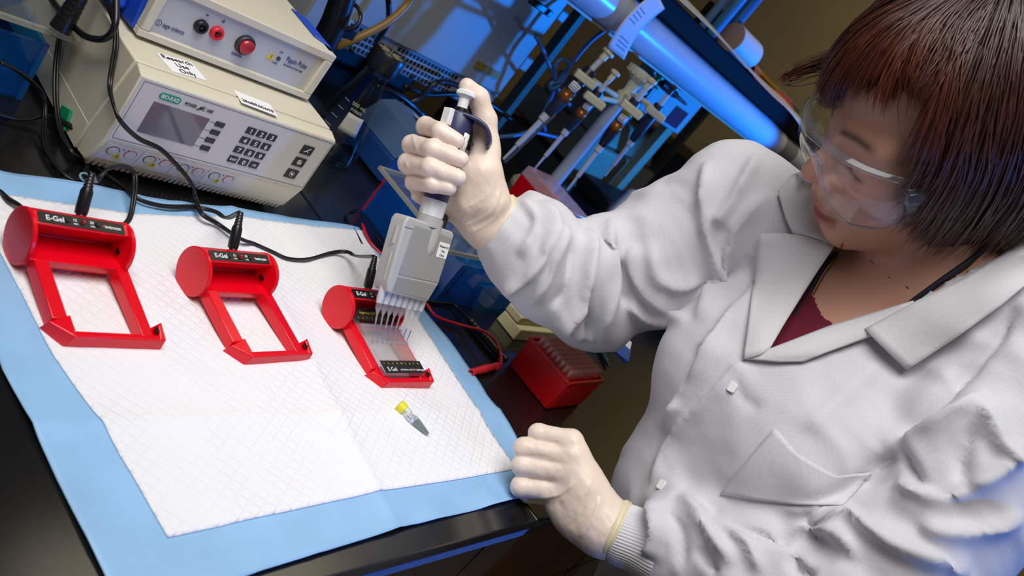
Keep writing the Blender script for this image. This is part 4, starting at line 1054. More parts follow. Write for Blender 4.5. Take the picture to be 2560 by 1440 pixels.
g = G(); g.cyl((1.046, 0, 0), (2.05, 0, 0), 0.0440, 0.0440, 44); g.obj('tube_body', m_tube, tu)
g = G(); g.lathe([(0.0445, 0), (0.0455, 0.004), (0.0445, 0.008)], 44, (1.085, 0, 0), (1, 0, 0)); g.obj('ring', m_tube, tu)
g = G(); g.box((-0.60, -0.020, -0.0475), (2.05, -0.006, -0.0425)); g.obj('lip', mat('lip_beige', (150, 140, 110), 0.5), tu)
for xx in (-0.45, 0.35, 1.6):
    g = G(); g.box((xx - 0.008, -0.012, 0.040), (xx + 0.008, 0.012, 0.0468)); g.obj('hanger', m_shelf, tu)
# printed sheet taped to the tube, curling down
P = []
for t in np.linspace(0, 1, 16):
    l = np.array([1640, -22]) * (1 - t) + np.array([1518, 117]) * t; r = np.array([1662, 22]) * (1 - t) + np.array([1560, 150]) * t
    bend = 18 * math.sin(PI * t)
    P.append([UY(*(l + (r - l) * s + np.array([-bend * 0.6, -bend * 0.4])), 0.7955 - 0.012 * math.sin(PI * t)) for s in np.linspace(0, 1, 8)])
P = np.array(P); pc = P.reshape(-1, 3).mean(0)
ptp = thing('paper_sheet', 'printed white sheet taped to the pale tube and hanging down', 'paper', tuple(pc))
m_sheet = mat('sheet_white', (214, 214, 220), 0.7)
g = G(); g.grid(P - pc); sh_ = g.obj('sheet', m_sheet, ptp, smooth=True, solid=0.0004)
for r_ in (4, 5, 6, 7, 11, 12, 13):
    g = G(); c0 = P[r_] * 0.75 + P[r_ + 1] * 0.25; c1 = P[r_] * 0.25 + P[r_ + 1] * 0.75
    a_, b_ = (1, 4) if r_ < 9 else (2, 6)
    nrm = np.cross(P[r_, 5] - P[r_, 2], P[r_ + 1, 3] - P[r_, 3]); nrm /= np.linalg.norm(nrm); nrm *= -0.0006 if nrm @ (CAM_C - pc) < 0 else 0.0006
    rows = []
    for u in np.linspace(a_, b_, 6):
        k = int(u); f_ = u - k
        rows.append([c0[k] * (1 - f_) + c0[min(k + 1, 7)] * f_ + nrm - pc, (c0[k] * (1 - f_) + c0[min(k + 1, 7)] * f_) * 0.6 + (c1[k] * (1 - f_) + c1[min(k + 1, 7)] * f_) * 0.4 + nrm - pc])
    g.grid(np.array(rows)); g.obj('print_line', mat('print_grey', (90, 95, 115), 0.7), sh_)
# loose white sheet lying over the shelf edge
P = []
zt_ = SHZ + 0.0475
for t in np.linspace(0, 1, 20):
    row = []
    for s in np.linspace(0, 1, 12):
        x = 1.02 + 1.05 * t; y = 0.795 + 0.10 * s; z = zt_ + 0.018 * s + 0.002
        if t > 0.72 and s < 0.5:
            k = (t - 0.72) / 0.28 * (0.5 - s) / 0.5; y -= 0.045 * k; z -= 0.045 * k * k - 0.012 * k
        row.append((x - 1.5, y - 0.85, z - zt_ + 0.004 * math.sin(7 * t)))
    P.append(row)
g = G(); g.grid(np.array(P)); o = g.obj('paper_sheet', mat('sheet_cream', (200, 198, 190), 0.7), None, smooth=True, solid=0.0005); o.location = (1.5, 0.85, zt_)
tag(o, 'long loose white sheet lying on the black shelf with one corner curling over the edge', 'paper')
# things standing on the shelf
def shelf_pt(px, py, y): return UY(px, py, y)
rl = thing('paper_roll', 'white roll with a pale cardboard end and dark core, on the shelf', 'roll', tuple(np.array([1.655, 0.97, zt_ + 0.046])))
g = G(); g.lathe([(0.0115, 0.0), (0.042, 0.0005), (0.0425, 0.003), (0.0425, 0.122), (0.0115, 0.123)], 40, (0, 0, 0), (0.98, -0.15, 0)); g.obj('roll_body', mat('roll_white', (196, 194, 196), 0.6), rl)
g = G(); g.lathe([(0.0125, -0.0008), (0.0415, -0.0006), (0.0415, 0.0004), (0.0125, 0.0004)], 40, (0, 0, 0), (0.98, -0.15, 0)); g.obj('roll_end', mat('cardboard', (204, 160, 110), 0.7), rl)
g = G(); g.lathe([(0.0120, -0.0006), (0.0120, 0.004)], 24, (0, 0, 0), (0.98, -0.15, 0)); g.obj('core', m_ink, rl)
bt_ = [((1795, 20), .99, (60, 140, 190), 0.30, 0.016, 'tall pale blue rod case standing left of the paper roll'), ((1830, 20), 1.02, (40, 110, 150), 0.26, 0.020, 'teal bottle standing behind the paper roll'), ((1765, 10), 1.02, (110, 150, 190), 0.30, 0.012, 'thin glass rod case leaning by the teal bottle')]
for (px, py), yy, rgb, h_, r, lab in bt_:
    b = UY(px, py + 45, yy); b[2] = zt_
    t = thing('bottle', lab, 'bottle', tuple(b)); g = G(); g.lathe([(r, 0), (r, h_ * 0.75), (r * 0.5, h_ * 0.85), (r * 0.5, h_)], 20); g.obj('bottle_body', mat('bottle_%d' % px, rgb, 0.2), t)
    g = G(); g.lathe([(r * 0.55, h_), (r * 0.55, h_ + 0.02)], 16); g.obj('cap', m_ink, t)
for (x0, y0, sx, sy, h_, rgb, nm, lab) in ((1.80, 1.06, 0.18, 0.13, 0.10, (12, 12, 14), 'black_box', 'low black box standing behind the white roll on the shelf'), (1.98, 0.98, 0.16, 0.12, 0.045, (120, 8, 40), 'red_box', 'flat dark red box lying on the shelf beyond the roll'),
                                         (2.20, 1.0, 0.3, 0.2, 0.05, (96, 100, 110), 'grey_tray', 'flat grey tray lying at the far end of the shelf')):
    g = G(); g.box((0, 0, 0), (sx, sy, h_)); o = g.obj(nm, mat(nm, rgb, 0.4), None, bevel=0.006); o.location = (x0, y0, zt_ + 0.0005); tag(o, lab, 'box')
# pink bag with a yellow strip
P = []
for t in np.linspace(0, 1, 18):
    P.append([(0.42 * t, 0.060 * (s - 0.5) * (1 - 0.4 * t) + 0.02 * math.sin(5 * t), 0.035 * math.sin(PI * s) * (0.6 + 0.4 * math.sin(9 * t + 2 * s)) + 0.002) for s in np.linspace(0, 1, 10)])
pb2 = thing('red_bag', 'crumpled crimson bag with a yellow strip, lying behind the curling sheet', 'bag', (1.82, 0.940, zt_ + 0.001))
g = G(); g.grid(np.array(P)); g.obj('bag', mat('crimson_film', (186, 10, 52), 0.3), pb2, smooth=True, solid=0.001)
g = G(); g.box((0.02, 0.022, 0.030), (0.40, 0.030, 0.040)); g.obj('yellow_strip', mat('yellow_strip', (210, 170, 20), 0.5), pb2)
P = []
rs2 = np.random.RandomState(3)
for t in np.linspace(0, 1, 16): P.append([(0.26 * t, 0.12 * (s - 0.5), 0.045 * math.sin(PI * s) * math.sin(PI * (0.1 + 0.8 * t)) + 0.012 * rs2.rand()) for s in np.linspace(0, 1, 14)])
g = G(); g.grid(np.array(P)); o = g.obj('plastic_bag', glassy('clear_film', (225, 228, 232), ior=1.6, rough=0.08, body=0.10), None, smooth=False); o.location = (2.26, 0.885, zt_ + 0.001)
tag(o, 'crumpled clear plastic bag on the shelf edge beside the hair', 'bag')

# ------------------------------------------------------------------ far end of the bench
m_mach = mat('machine_cream', (150, 142, 108), 0.5, bump=0.03, bscale=300)
mc2 = thing('cream_machine', 'bulky cream bench machine in the dim background, right of the pipettes', 'machine', (1.64, 1.062, 0.9))
g = G(); g.box((0, 0, 0.004), (0.42, 0.34, 0.115)); g.obj('lower_housing', m_mach, mc2, bevel=0.012, segs=3)
g = G(); g.hexa([(0.02, 0.02, 0.116), (0.40, 0.02, 0.116), (0.40, 0.33, 0.116), (0.02, 0.33, 0.116), (0.03, 0.06, 0.20), (0.39, 0.06, 0.20), (0.39, 0.32, 0.20), (0.03, 0.32, 0.20)]); g.obj('upper_housing', m_mach, mc2, bevel=0.014, segs=3)
for fx in (0.05, 0.37):
    for fy in (0.05, 0.29):
        g = G(); g.cyl((fx, fy, 0), (fx, fy, 0.006), 0.015); g.obj('foot', m_ink, mc2)
mp2 = thing('control_unit', 'pale control unit with a dark square window, lit blue, beneath the tube', 'instrument', (1.50, 1.00, 0.9))
g = G(); g.box((0.0, 0.0, 0.275), (0.36, 0.05, 0.455)); g.obj('housing', m_instr, mp2, bevel=0.005)
g = G(); p = UY(1690, 293, 1.0) - np.array([1.5, 1.0, 0.9]); g.box((-0.045, -0.003, -0.030), (0.045, 0.002, 0.030), None, p); g.obj('window', mat('window_dark', (24, 34, 60), 0.3), mp2)
g = G(); g.box((0.30, 0.012, 0.0), (0.345, 0.040, 0.276)); g.obj('support_leg', m_mach, mp2)
g = G(); g.box((0.02, 0.012, 0.0), (0.06, 0.040, 0.276)); g.obj('support_leg', m_mach, mp2)
g = G(); g.tube(smooth_path([UY(1645, 165, .955), UY(1662, 190, .95), UY(1710, 220, .95), UY(1800, 262, .95), UY(1850, 290, .95)], 24), 0.011, 10)
tag(g.obj('grey_hose', mat('hose_grey', (104, 104, 100), 0.5), None, smooth=True), 'grey hose running in front of the control unit below the tube', 'hose')
nz0 = UY(1660, 212, .93); nz1 = UY(1716, 262, .93); ax = nz1 - nz0; L = np.linalg.norm(ax); ax /= L
t = thing('spray_nozzle', 'black nozzle with a thin metal tip, in front of the control unit', 'nozzle', tuple(nz0), R3=rot_to(ax))
g = G(); g.lathe([(0.012, -0.02), (0.013, 0.0), (0.012, L * 0.4), (0.007, L * 0.55)], 18); g.obj('nozzle_body', m_ink, t)
g = G(); g.lathe([(0.006, L * 0.55), (0.0045, L * 0.9), (0.002, L)], 14); g.obj('nozzle_tip', m_metal, t)
# pale block and dark rubble near the bench end
for nm, lab, loc, dim, rgb in (('grey_drawer_unit', 'dim grey drawer unit at the far end of the bench', (2.26, 1.05, 0.9), (0.5, 0.35, 0.20), (66, 62, 48)), ('dark_case', 'low dark case on the bench in front of the cream machine', (1.52, 0.84, 0.9), (0.30, 0.14, 0.045), (14, 14, 15)), ('olive_carton', 'olive carton in the dim corner beyond the raised shoulder', (2.30, 0.62, 0.9), (0.35, 0.30, 0.16), (82, 76, 44))):
    g = G(); g.box((0, 0, 0), dim); o = g.obj(nm, mat(nm, rgb, 0.5), None, bevel=0.008); o.location = loc; tag(o, lab, 'box')

# ------------------------------------------------------------------ blue network cables in a loose knot
m_bcab = mat('blue_cable', (64, 110, 160), 0.4)
for k, (pts, yy, lab) in enumerate((([(1340, 92), (1352, 112), (1372, 160), (1392, 215), (1412, 250), (1425, 262)], .90, 'blue cable falling from the instrument edge into a loose knot'),
                                   ([(1545, 55), (1480, 100), (1425, 165), (1395, 205), (1372, 255), (1358, 290), (1362, 330)], .91, 'blue cable rising from the knot up to the shelf'),
                                   ([(1388, 200), (1388, 165), (1405, 148), (1422, 158), (1420, 180), (1400, 210), (1378, 222), (1378, 208), (1400, 204)], .895, 'blue cable tied in a small round loop'),
                                   ([(1222, 345), (1290, 338), (1330, 330), (1400, 345)], .90, 'blue grey cable lying low behind the gloved hand'))):
    P = smooth_path([UY(*p, yy) for p in pts], 40); g = G(); g.tube(P, 0.0048, 8); tag(g.obj('network_cable', m_bcab, None, smooth=True), lab, 'cable', None)
# black cables tangled on the bench behind
for k, pts in enumerate(([(1010, 215, .975), (1070, 235, .97), (1140, 235, .97), (1215, 255, .97), (1280, 300, .97)], [(980, 260, .96), (1040, 250, .95), (1095, 205, .95), (1150, 215, .97)], [(940, 215, .94), (1000, 240, .93), (1060, 290, .93), (1090, 330, .93)])):
    P = smooth_path([UY(a, b, c) for a, b, c in pts], 40); P[:, 2] = np.maximum(P[:, 2], 0.907); g = G(); g.tube(P, 0.006, 8)
    tag(g.obj('black_cable', m_cable, None, smooth=True), ('black cable trailing below the vent of the large instrument', 'black cable arching up beside the tan tubing', 'black cable sagging behind the blue bench instrument')[k], 'cable')

# ------------------------------------------------------------------ leads with banana plugs in front of the second tank
def wire(name, label, pts, r, m, z=0.9, n=60, extra=None):
    P = smooth_path([U(a, b, z + h) for a, b, h in pts], n); g = G(); g.tube(P, r, 8)
    t = thing(name, label, 'cable', tuple(P[0])); g2 = G(); g2.tube(P - P[0], r, 8); g2.obj('lead', m, t, smooth=True)
    return t, P
t, P = wire('red_lead', 'red lead with a red banana plug lying on the bench before the tip rack', [(905, 560, .010), (925, 605, .006), (958, 640, .004), (1000, 690, .004), (1062, 755, .010), (1090, 790, .006), (1150, 812, .006), (1205, 826, .016), (1238, 851, .018), (1251, 885, .013), (1251, 912, .0075)], 0.0021, m_redw)
p0 = U(1250, 912, .9075); p1 = U(1178, 931, .9068); mid = (p0 + (p1 - p0) * 0.15)
g = G(); g.tube(smooth_path([U(1251, 895, .9085) - P[0], p0 - P[0], U(1240, 921, .9072) - P[0]], 12), 0.0034, 10); g.obj('strain_relief', m_redw, t, smooth=True)
L = np.linalg.norm(p1 - p0); d_ = (p1 - p0) / L
g = G(); g.lathe([(0.0045, L * 0.10), (0.0050, L * 0.16), (0.0046, L * 0.22), (0.0050, L * 0.28), (0.0047, L * 0.36), (0.0056, L * 0.44), (0.0056, L * 0.70), (0.0048, L * 0.72), (0.0048, L), (0.0026, L), (0.0026, L * 0.9)], 20, p0 - P[0], d_); g.obj('banana_plug', mat('plug_red', (206, 36, 44), 0.35), t)
t, P = wire('black_lead', 'black lead with a ribbed strain relief running to the red tip rack', [(1062, 752, .004), (1100, 757, .004), (1135, 762, .005), (1165, 790, .007), (1180, 810, .007)], 0.0021, m_cable)
g = ribbed_plug(U(1262, 903, .9065) - P[0], U(1172, 798, .9070) - P[0], 0.0062, m_cable, 'x', 12); g.obj('plug', m_cable, t)
t, P = wire('black_lead', 'thin black lead curling on the bench beside the left foot of the second tank', [(897, 520, .004), (872, 530, .003), (868, 550, .003), (888, 578, .003), (905, 610, .003)], 0.0016, m_cable)
t, P = wire('black_lead', 'black lead lying beside the red lead along the pad edge', [(940, 590, .004), (958, 615, .003), (985, 655, .003), (1030, 720, .003), (1060, 752, .003)], 0.0020, m_cable)

# ------------------------------------------------------------------ cream polystyrene box with notes, behind the sleeve
m_foam = mat('cream_foam', (206, 198, 150), 0.6, bump=0.08, bscale=400)
fb = thing('foam_box', 'flat cream box behind the red tip rack, below the sleeve', 'box', (0.474, 0.286, 0.9), 0.0)
g = G(); g.hexa([(0, 0, 0), (0.19, 0, 0), (0.19, 0.046, 0), (0, 0.046, 0), (0.003, 0.003, 0.020), (0.187, 0.003, 0.020), (0.187, 0.045, 0.020), (0.003, 0.045, 0.020)]); g.obj('tray', m_foam, fb, bevel=0.002)
g = G(); g.box((0.002, 0.014, 0.0203), (0.19, 0.046, 0.034)); g.obj('lid', m_foam, fb, bevel=0.002)
np_ = thing('notepad', 'cream sheet with handwritten lines, beside the blue tank and under the sleeve', 'paper', (0.546, 0.335, 0.9))
g = G(); g.box((0.0, 0.0, 0.0), (0.075, 0.11, 0.040)); g.obj('pad_block', mat('note_cream', (220, 210, 164), 0.6), np_, bevel=0.001)
for k in range(6):
    g = G(); g.box((0.010 + 0.009 * k, 0.012 + 0.004 * (k % 2), 0.0400), (0.0115 + 0.009 * k, 0.060 + 0.014 * (k % 3), 0.0404)); g.obj('ink_line', mat('ink_grey', (90, 82, 80), 0.7), np_)

# ------------------------------------------------------------------ small things glimpsed below the raised arm
gt = U(1505, 893); t = thing('marker_pen', 'small dark green capped pen lying beneath the raised elbow', 'pen', tuple(gt + [0, 0, 0.0045]))
g = G(); g.lathe([(0.003, -0.018), (0.0042, -0.014), (0.0042, 0.010), (0.0048, 0.010), (0.0048, 0.055), (0.003, 0.058)], 16, (0, 0, 0), (0.55, 0.83, 0)); g.obj('pen_body', mat('pen_green', (10, 60, 56), 0.35), t)
g = G(); g.lathe([(0.0032, -0.018), (0.0030, -0.028), (0.0015, -0.032)], 12, (0, 0, 0), (0.55, 0.83, 0)); g.obj('pen_tip', m_ink, t)
wr = U(1560, 868); t = thing('packet', 'blue and white paper packet lying beneath the raised sleeve', 'packet', tuple(wr), 0.5)
g = G(); g.box((0.0, -0.012, 0.0), (0.045, 0.012, 0.004)); g.obj('white_end', m_paper, t, bevel=0.001)
g = G(); g.box((-0.06, -0.014, 0.0), (0.0, 0.014, 0.0045)); g.obj('blue_end', mat('packet_blue', (50, 90, 160), 0.5), t, bevel=0.001)
dk_ = U(1690, 850); g = G()
g.tube(smooth_path([(0, 0, 0.02), (0.05, 0.06, 0.035), (0.13, 0.05, 0.03), (0.20, 0.12, 0.02)], 24), [0.028] * 8 + [0.034] * 8 + [0.024] * 8, 12); o = g.obj('black_pouch', mat('pouch_black', (10, 11, 14), 0.6), None, smooth=True); o.location = dk_ + np.array([0.0, 0.0, 0.012])
tag(o, 'soft black pouch on the bench between the raised arm and the coat', 'pouch')

# ------------------------------------------------------------------ power leads of the red gel bases
def cable2(label, P, plug_to=None, rr=0.00165, name='power_cable'):
    t = thing(name, label, 'cable', tuple(P[0])); Q = P - P[0]
    T = np.gradient(Q, axis=0); T /= np.linalg.norm(T, axis=1)[:, None] + 1e-9
    n = len(Q); tw = np.linspace(0, n * 0.05, n); up = np.array([0, 0, 1.0])
    A = np.cross(T, up); A /= np.linalg.norm(A, axis=1)[:, None] + 1e-9; B = np.cross(A, T)
    O = A * np.cos(tw)[:, None] + B * np.sin(tw)[:, None] * 0.6
    g = G(); g.tube(Q + O * rr * 0.85, rr, 7); g.obj('conductor', m_cable, t, smooth=True)
    g = G(); g.tube(Q - O * rr * 0.85, rr, 7); g.obj('conductor', m_cable, t, smooth=True)
    return t


def inlet(i):
    base = eg_world(i, (0.0385, YD + 0.0185, RD + 0.0135)); a = EG[i][2]
    d = np.array([-math.sin(a) * 0.81, math.cos(a) * 0.81, 0.59]); return base, d


def dc_plug(t, i, P0, lean):
    b, d0 = inlet(i); d = d0 * 0.35 + np.asarray(lean); d /= np.linalg.norm(d)
    s = b + d0 * 0.004
    g = G(); g.lathe([(0.0030, -0.002), (0.0052, 0.000), (0.0055, 0.004), (0.0052, 0.020), (0.0038, 0.0235), (0.0042, 0.0245), (0.0034, 0.0265), (0.0040, 0.0275), (0.0032, 0.0295), (0.0037, 0.0305), (0.0029, 0.0325), (0.0033, 0.0335), (0.0024, 0.0360)], 16, s - P0, d); g.obj('dc_plug', m_cable, t)
    return s + d * 0.036


PL_LEAN = [np.array([0.05, 0.30, 0.85]), np.array([0.05, 0.35, 0.80]), np.array([0.05, 0.35, 0.80])]
ends = []
for i in range(3):
    b, d0 = inlet(i); d = d0 * 0.35 + PL_LEAN[i]; d /= np.linalg.norm(d); ends.append(b + d0 * 0.004 + d * 0.036)
def path(pts): return smooth_path(pts, 90)
c1 = path([ends[0], U(240, 452, .945), U(268, 424, .95), U(305, 415, .945), U(335, 432, .93), U(335, 490, .918), U(324, 545, .906), U(300, 570, .904)])
t = cable2('black cable rising in an arch from the plug of the left gel base', c1); dc_plug(t, 0, c1[0], PL_LEAN[0])
c2 = path([ends[1], U(565, 545, .925), U(540, 530, .915), U(490, 518, .9075), U(430, 517, .9075), U(390, 512, .9075), U(345, 497, .908), U(300, 462, .905), U(250, 425, .904), U(205, 398, .904), UX(180, 380, -.1215), UX(152, 330, -.1215), UX(140, 255, -.1215), UX(140, 170, -.1215), UX(148, 100, -.1215), UX(160, 40, -.1215), UX(180, -30, -.1215)])
t = cable2('black cable from the plug of the middle gel base, running back past the power supply', c2); dc_plug(t, 1, c2[0], PL_LEAN[1])
c3 = path([ends[2], U(890, 640, .925), U(868, 630, .915), U(830, 632, .9075), U(770, 648, .9065), U(720, 646, .9065), U(680, 628, .9065), U(640, 610, .908), U(600, 596, .912), U(545, 560, .909), U(505, 535, .913), U(490, 498, .912), UY(484, 470, .470)])
t = cable2('black cable snaking over the pad to the plug of the gel base under the pipette', c3); dc_plug(t, 2, c3[0], PL_LEAN[2])
FY = 0.4775
c4 = path([UY(484, 470, .470), UY(472, 448, 0.472), UY(440, 410, FY - 0.004), UY(400, 372, FY - 0.004), UY(345, 345, FY - 0.004), UY(300, 300, FY - 0.006), UX(285, 250, -0.117) + [-.002, 0, 0], UX(275, 210, -0.117) , UX(282, 160, -0.117), UX(290, 110, -0.117), UX(287, 60, -0.118), UX(270, 10, -0.118), UX(255, -40, -0.118)])
cable2('twin black cable hanging down over the corner and front of the power supply', c4)
c5 = path([U(0, 155, .975), U(35, 172, .962), U(80, 205, .945), U(108, 240, .930), U(112, 290, .915), U(110, 350, .906), U(125, 390, .905), U(155, 430, .9045), U(178, 448, .904), U(200, 448, .905)])
cable2('twin black cable falling from the left tank onto the bench behind the pad', c5)
c6 = path([U(-20, 280, .905), U(40, 297, .905), U(75, 298, .9065), U(115, 290, .912), U(150, 300, .918), U(190, 325, .920), U(215, 360, .915), U(222, 400, .908), U(208, 440, .905), U(205, 447, .905)])
cable2('twin black cable lying across the bench in front of the left tank', c6)
c7 = path([UX(130, 0, -0.120) + [0, 0, 0], UX(165, 45, -0.124), UX(205, 85, -0.126), UX(240, 98, -0.126), UX(270, 92, -0.126), UX(288, 60, -0.126), UX(290, 0, -0.126), UX(288, -40, -0.126)])
t = thing('black_lead', 'thick black lead looping against the side of the power supply', 'cable', tuple(c7[0])); g = G(); g.tube(c7 - c7[0], 0.0034, 10); g.obj('lead', m_cable, t, smooth=True)
c8 = path([U(-30, 455, .905), U(0, 478, .905), U(20, 498, .906), U(45, 512, .908), U(70, 530, .910)])
cable2('black cable entering from the left and ending behind the left gel base', c8)
tie = U(210, 447, .906); t = thing('cable_tie', 'pale twist tie on the cables between pad and power supply', 'tie', tuple(tie)); m_tie = mat('tie_pale', (110, 150, 165), 0.4)
a = np.linspace(0, 2 * PI, 20); g = G(); g.tube(np.c_[0.005 * np.cos(a), 0.004 * np.sin(a), 0.002 + 0.002 * np.sin(a)], 0.0012, 6); g.obj('loop', m_tie, t, smooth=True)
g = G(); g.tube([(0.004, 0, 0.002), (0.010, -0.004, 0.001), (0.013, -0.002, 0.002)], 0.0010, 6); g.obj('tail', m_tie, t, smooth=True)
# ------------------------------------------------------------------ implicit surfaces (numpy) -> mesh
def smin(a, b, k):
    if k <= 0: return np.minimum(a, b)
    h = np.maximum(k - np.abs(a - b), 0.0) / k
    return np.minimum(a, b) - h * h * k * 0.25


def smax(a, b, k): return -smin(-a, -b, k)


def s_sphere(P, c, r): return np.linalg.norm(P - np.asarray(c), axis=1) - r


def s_cone(P, a, b, ra, rb):
    """capsule with a radius that runs from ra to rb"""
    a = np.asarray(a, float); b = np.asarray(b, float); ab = b - a
    t = np.clip(((P - a) @ ab) / (ab @ ab + 1e-12), 0, 1)
    return np.linalg.norm(P - a - t[:, None] * ab, axis=1) - (ra + (rb - ra) * t)


def s_ell(P, c, r, M=None):
    q = P - np.asarray(c, float)
    if M is not None: q = q @ M
    r = np.asarray(r, float)
    k0 = np.linalg.norm(q / r, axis=1); k1 = np.linalg.norm(q / (r * r), axis=1)
    return k0 * (k0 - 1.0) / (k1 + 1e-9)


def s_chain(P, pts, rr, k=0.0):
    d = None
    for i in range(len(pts) - 1):
        e = s_cone(P, pts[i], pts[i + 1], rr[i], rr[i + 1])
        d = e if d is None else smin(d, e, k)
    return d


def mesh_sdf(f, lo, hi, h, smooth=2):
    """surface nets over a sparse grid; returns verts, quads"""
    lo = np.asarray(lo, float); hi = np.asarray(hi, float)
    n = np.ceil((hi - lo) / h).astype(int) + 1
    B = 6
    nb = np.ceil(n / B).astype(int)
    ci = np.stack(np.meshgrid(*[np.arange(k) for k in nb], indexing='ij'), -1).reshape(-1, 3)
    cc = lo + (ci + 0.5) * B * h
    act = np.abs(f(cc)) < (B * h * 0.87 * 1.35 + h)
    need = np.zeros(tuple(nb * B + 1), bool)
    for q in ci[act]:
        need[q[0] * B:q[0] * B + B + 1, q[1] * B:q[1] * B + B + 1, q[2] * B:q[2] * B + B + 1] = True
    V = np.full(need.shape, 1.0, np.float32)
    idx = np.argwhere(need)
    val = np.empty(len(idx), np.float32)
    for s in range(0, len(idx), 400000):
        val[s:s + 400000] = f(lo + idx[s:s + 400000] * h)
    V[need] = val
    # cells that are fully evaluated and carry a sign change
    nx, ny, nz = [k - 1 for k in need.shape]
    S = V < 0
    cs = [(0, 0, 0), (1, 0, 0), (0, 1, 0), (1, 1, 0), (0, 0, 1), (1, 0, 1), (0, 1, 1), (1, 1, 1)]
    allv = np.ones((nx, ny, nz), bool); cnt = np.zeros((nx, ny, nz), np.int8)
    for c in cs:
        sl = (slice(c[0], nx + c[0]), slice(c[1], ny + c[1]), slice(c[2], nz + c[2]))
        allv &= need[sl]; cnt += S[sl]
    cell = allv & (cnt > 0) & (cnt < 8)
    ic = np.argwhere(cell)
    vid = np.full((nx, ny, nz), -1, np.int32); vid[cell] = np.arange(len(ic))
    acc = np.zeros((len(ic), 3)); num = np.zeros(len(ic))
    edges = [(0, 1), (2, 3), (4, 5), (6, 7), (0, 2), (1, 3), (4, 6), (5, 7), (0, 4), (1, 5), (2, 6), (3, 7)]
    cv = np.stack([V[ic[:, 0] + c[0], ic[:, 1] + c[1], ic[:, 2] + c[2]] for c in cs], 1)
    ca = np.array(cs, float)
    for a, b in edges:
        va, vb = cv[:, a], cv[:, b]; m = (va < 0) != (vb < 0)
        t = np.where(m, va / np.where(m, va - vb, 1), 0)
        acc += np.where(m[:, None], ca[a] + (ca[b] - ca[a]) * t[:, None], 0); num += m
    verts = lo + (ic + acc / num[:, None]) * h
    quads = []
    for ax in range(3):
        o = [(0, 1, 2), (1, 2, 0), (2, 0, 1)][ax]; u, v = o[1], o[2]
        sh = [nx, ny, nz]
        g0 = np.argwhere(cell)   # use cells as lower corners of grid edges
        p = g0; q = g0.copy(); q[:, ax] += 1
        a = S[p[:, 0], p[:, 1], p[:, 2]]; b = S[q[:, 0], q[:, 1], q[:, 2]]
        m = (a != b) & (p[:, u] > 0) & (p[:, v] > 0); p = p[m]; a = a[m]
        e = np.zeros(3, int); eu = e.copy(); eu[u] = 1; ev = e.copy(); ev[v] = 1
        i0 = vid[tuple(p.T)]; i1 = vid[tuple((p - eu).T)]; i2 = vid[tuple((p - eu - ev).T)]; i3 = vid[tuple((p - ev).T)]
        ok = (i0 >= 0) & (i1 >= 0) & (i2 >= 0) & (i3 >= 0)
        qd = np.stack([i0, i1, i2, i3], 1)[ok]; fl = a[ok]
        qd[~fl] = qd[~fl][:, ::-1]
        quads.append(qd)
    F = np.vstack(quads)
    for _ in range(smooth): verts = laplace(verts, F, 0.5)
    for _ in range(2):      # settle the vertices on the exact surface
        e = h * 0.4; d0 = f(verts); gr = np.stack([f(verts + np.eye(3)[k] * e) - d0 for k in range(3)], 1) / e
        verts = verts - gr * np.clip(d0 / np.maximum((gr * gr).sum(1), 0.2), -h, h)[:, None]
    verts = laplace(verts, F, 0.3)
    return verts, F


def laplace(v, F, w):
    n = len(v); acc = np.zeros((n, 3)); num = np.zeros(n)
    for k in range(4):
        a = F[:, k]; b = F[:, (k + 1) % 4]
        np.add.at(acc, a, v[b]); np.add.at(num, a, 1); np.add.at(acc, b, v[a]); np.add.at(num, b, 1)
    return v + w * (acc / np.maximum(num, 1)[:, None] - v)


def normals(v, F):
    fn = np.cross(v[F[:, 2]] - v[F[:, 0]], v[F[:, 3]] - v[F[:, 1]])
    n = np.zeros_like(v)
    for k in range(4): np.add.at(n, F[:, k], fn)
    return n / (np.linalg.norm(n, axis=1)[:, None] + 1e-12)


def link_mesh(name, v, F, m, parent, col=None, smooth=True, solid=0.0, offset=-1):
    me = bpy.data.meshes.new(name)
    F = np.asarray(F, np.int32)
    me.vertices.add(len(v)); me.vertices.foreach_set('co', np.asarray(v, np.float32).ravel())
    k = F.shape[1]
    me.loops.add(F.size); me.loops.foreach_set('vertex_index', F.ravel())
    me.polygons.add(len(F)); me.polygons.foreach_set('loop_start', np.arange(0, F.size, k, dtype=np.int32))
    me.polygons.foreach_set('use_smooth', np.ones(len(F), bool) if smooth else np.zeros(len(F), bool))
    me.update(calc_edges=True); me.validate()
    if col is not None:
        at = me.color_attributes.new('Col', 'FLOAT_COLOR', 'POINT')
        at.data.foreach_set('color', np.c_[col, np.ones(len(col))].astype(np.float32).ravel())
    o = bpy.data.objects.new(name, me); COL.objects.link(o)
    me.materials.append(m)
    if parent is not None: o.parent = parent
    if solid:
        md = o.modifiers.new('solid', 'SOLIDIFY'); md.thickness = solid; md.offset = offset
    return o


def in_poly(q, poly):
    poly = np.asarray(poly, float); x, y = q[:, 0], q[:, 1]; c = np.zeros(len(q), bool); n = len(poly); j = n - 1
    for i in range(n):
        xi, yi = poly[i]; xj, yj = poly[j]
        c ^= ((yi > y) != (yj > y)) & (x < (xj - xi) * (y - yi) / (yj - yi + 1e-12) + xi); j = i
    return c


def keep_faces(v, F, keep):
    F = F[keep[F].all(1)]; used = np.unique(F); m = np.full(len(v), -1); m[used] = np.arange(len(used))
    return v[used], m[F]


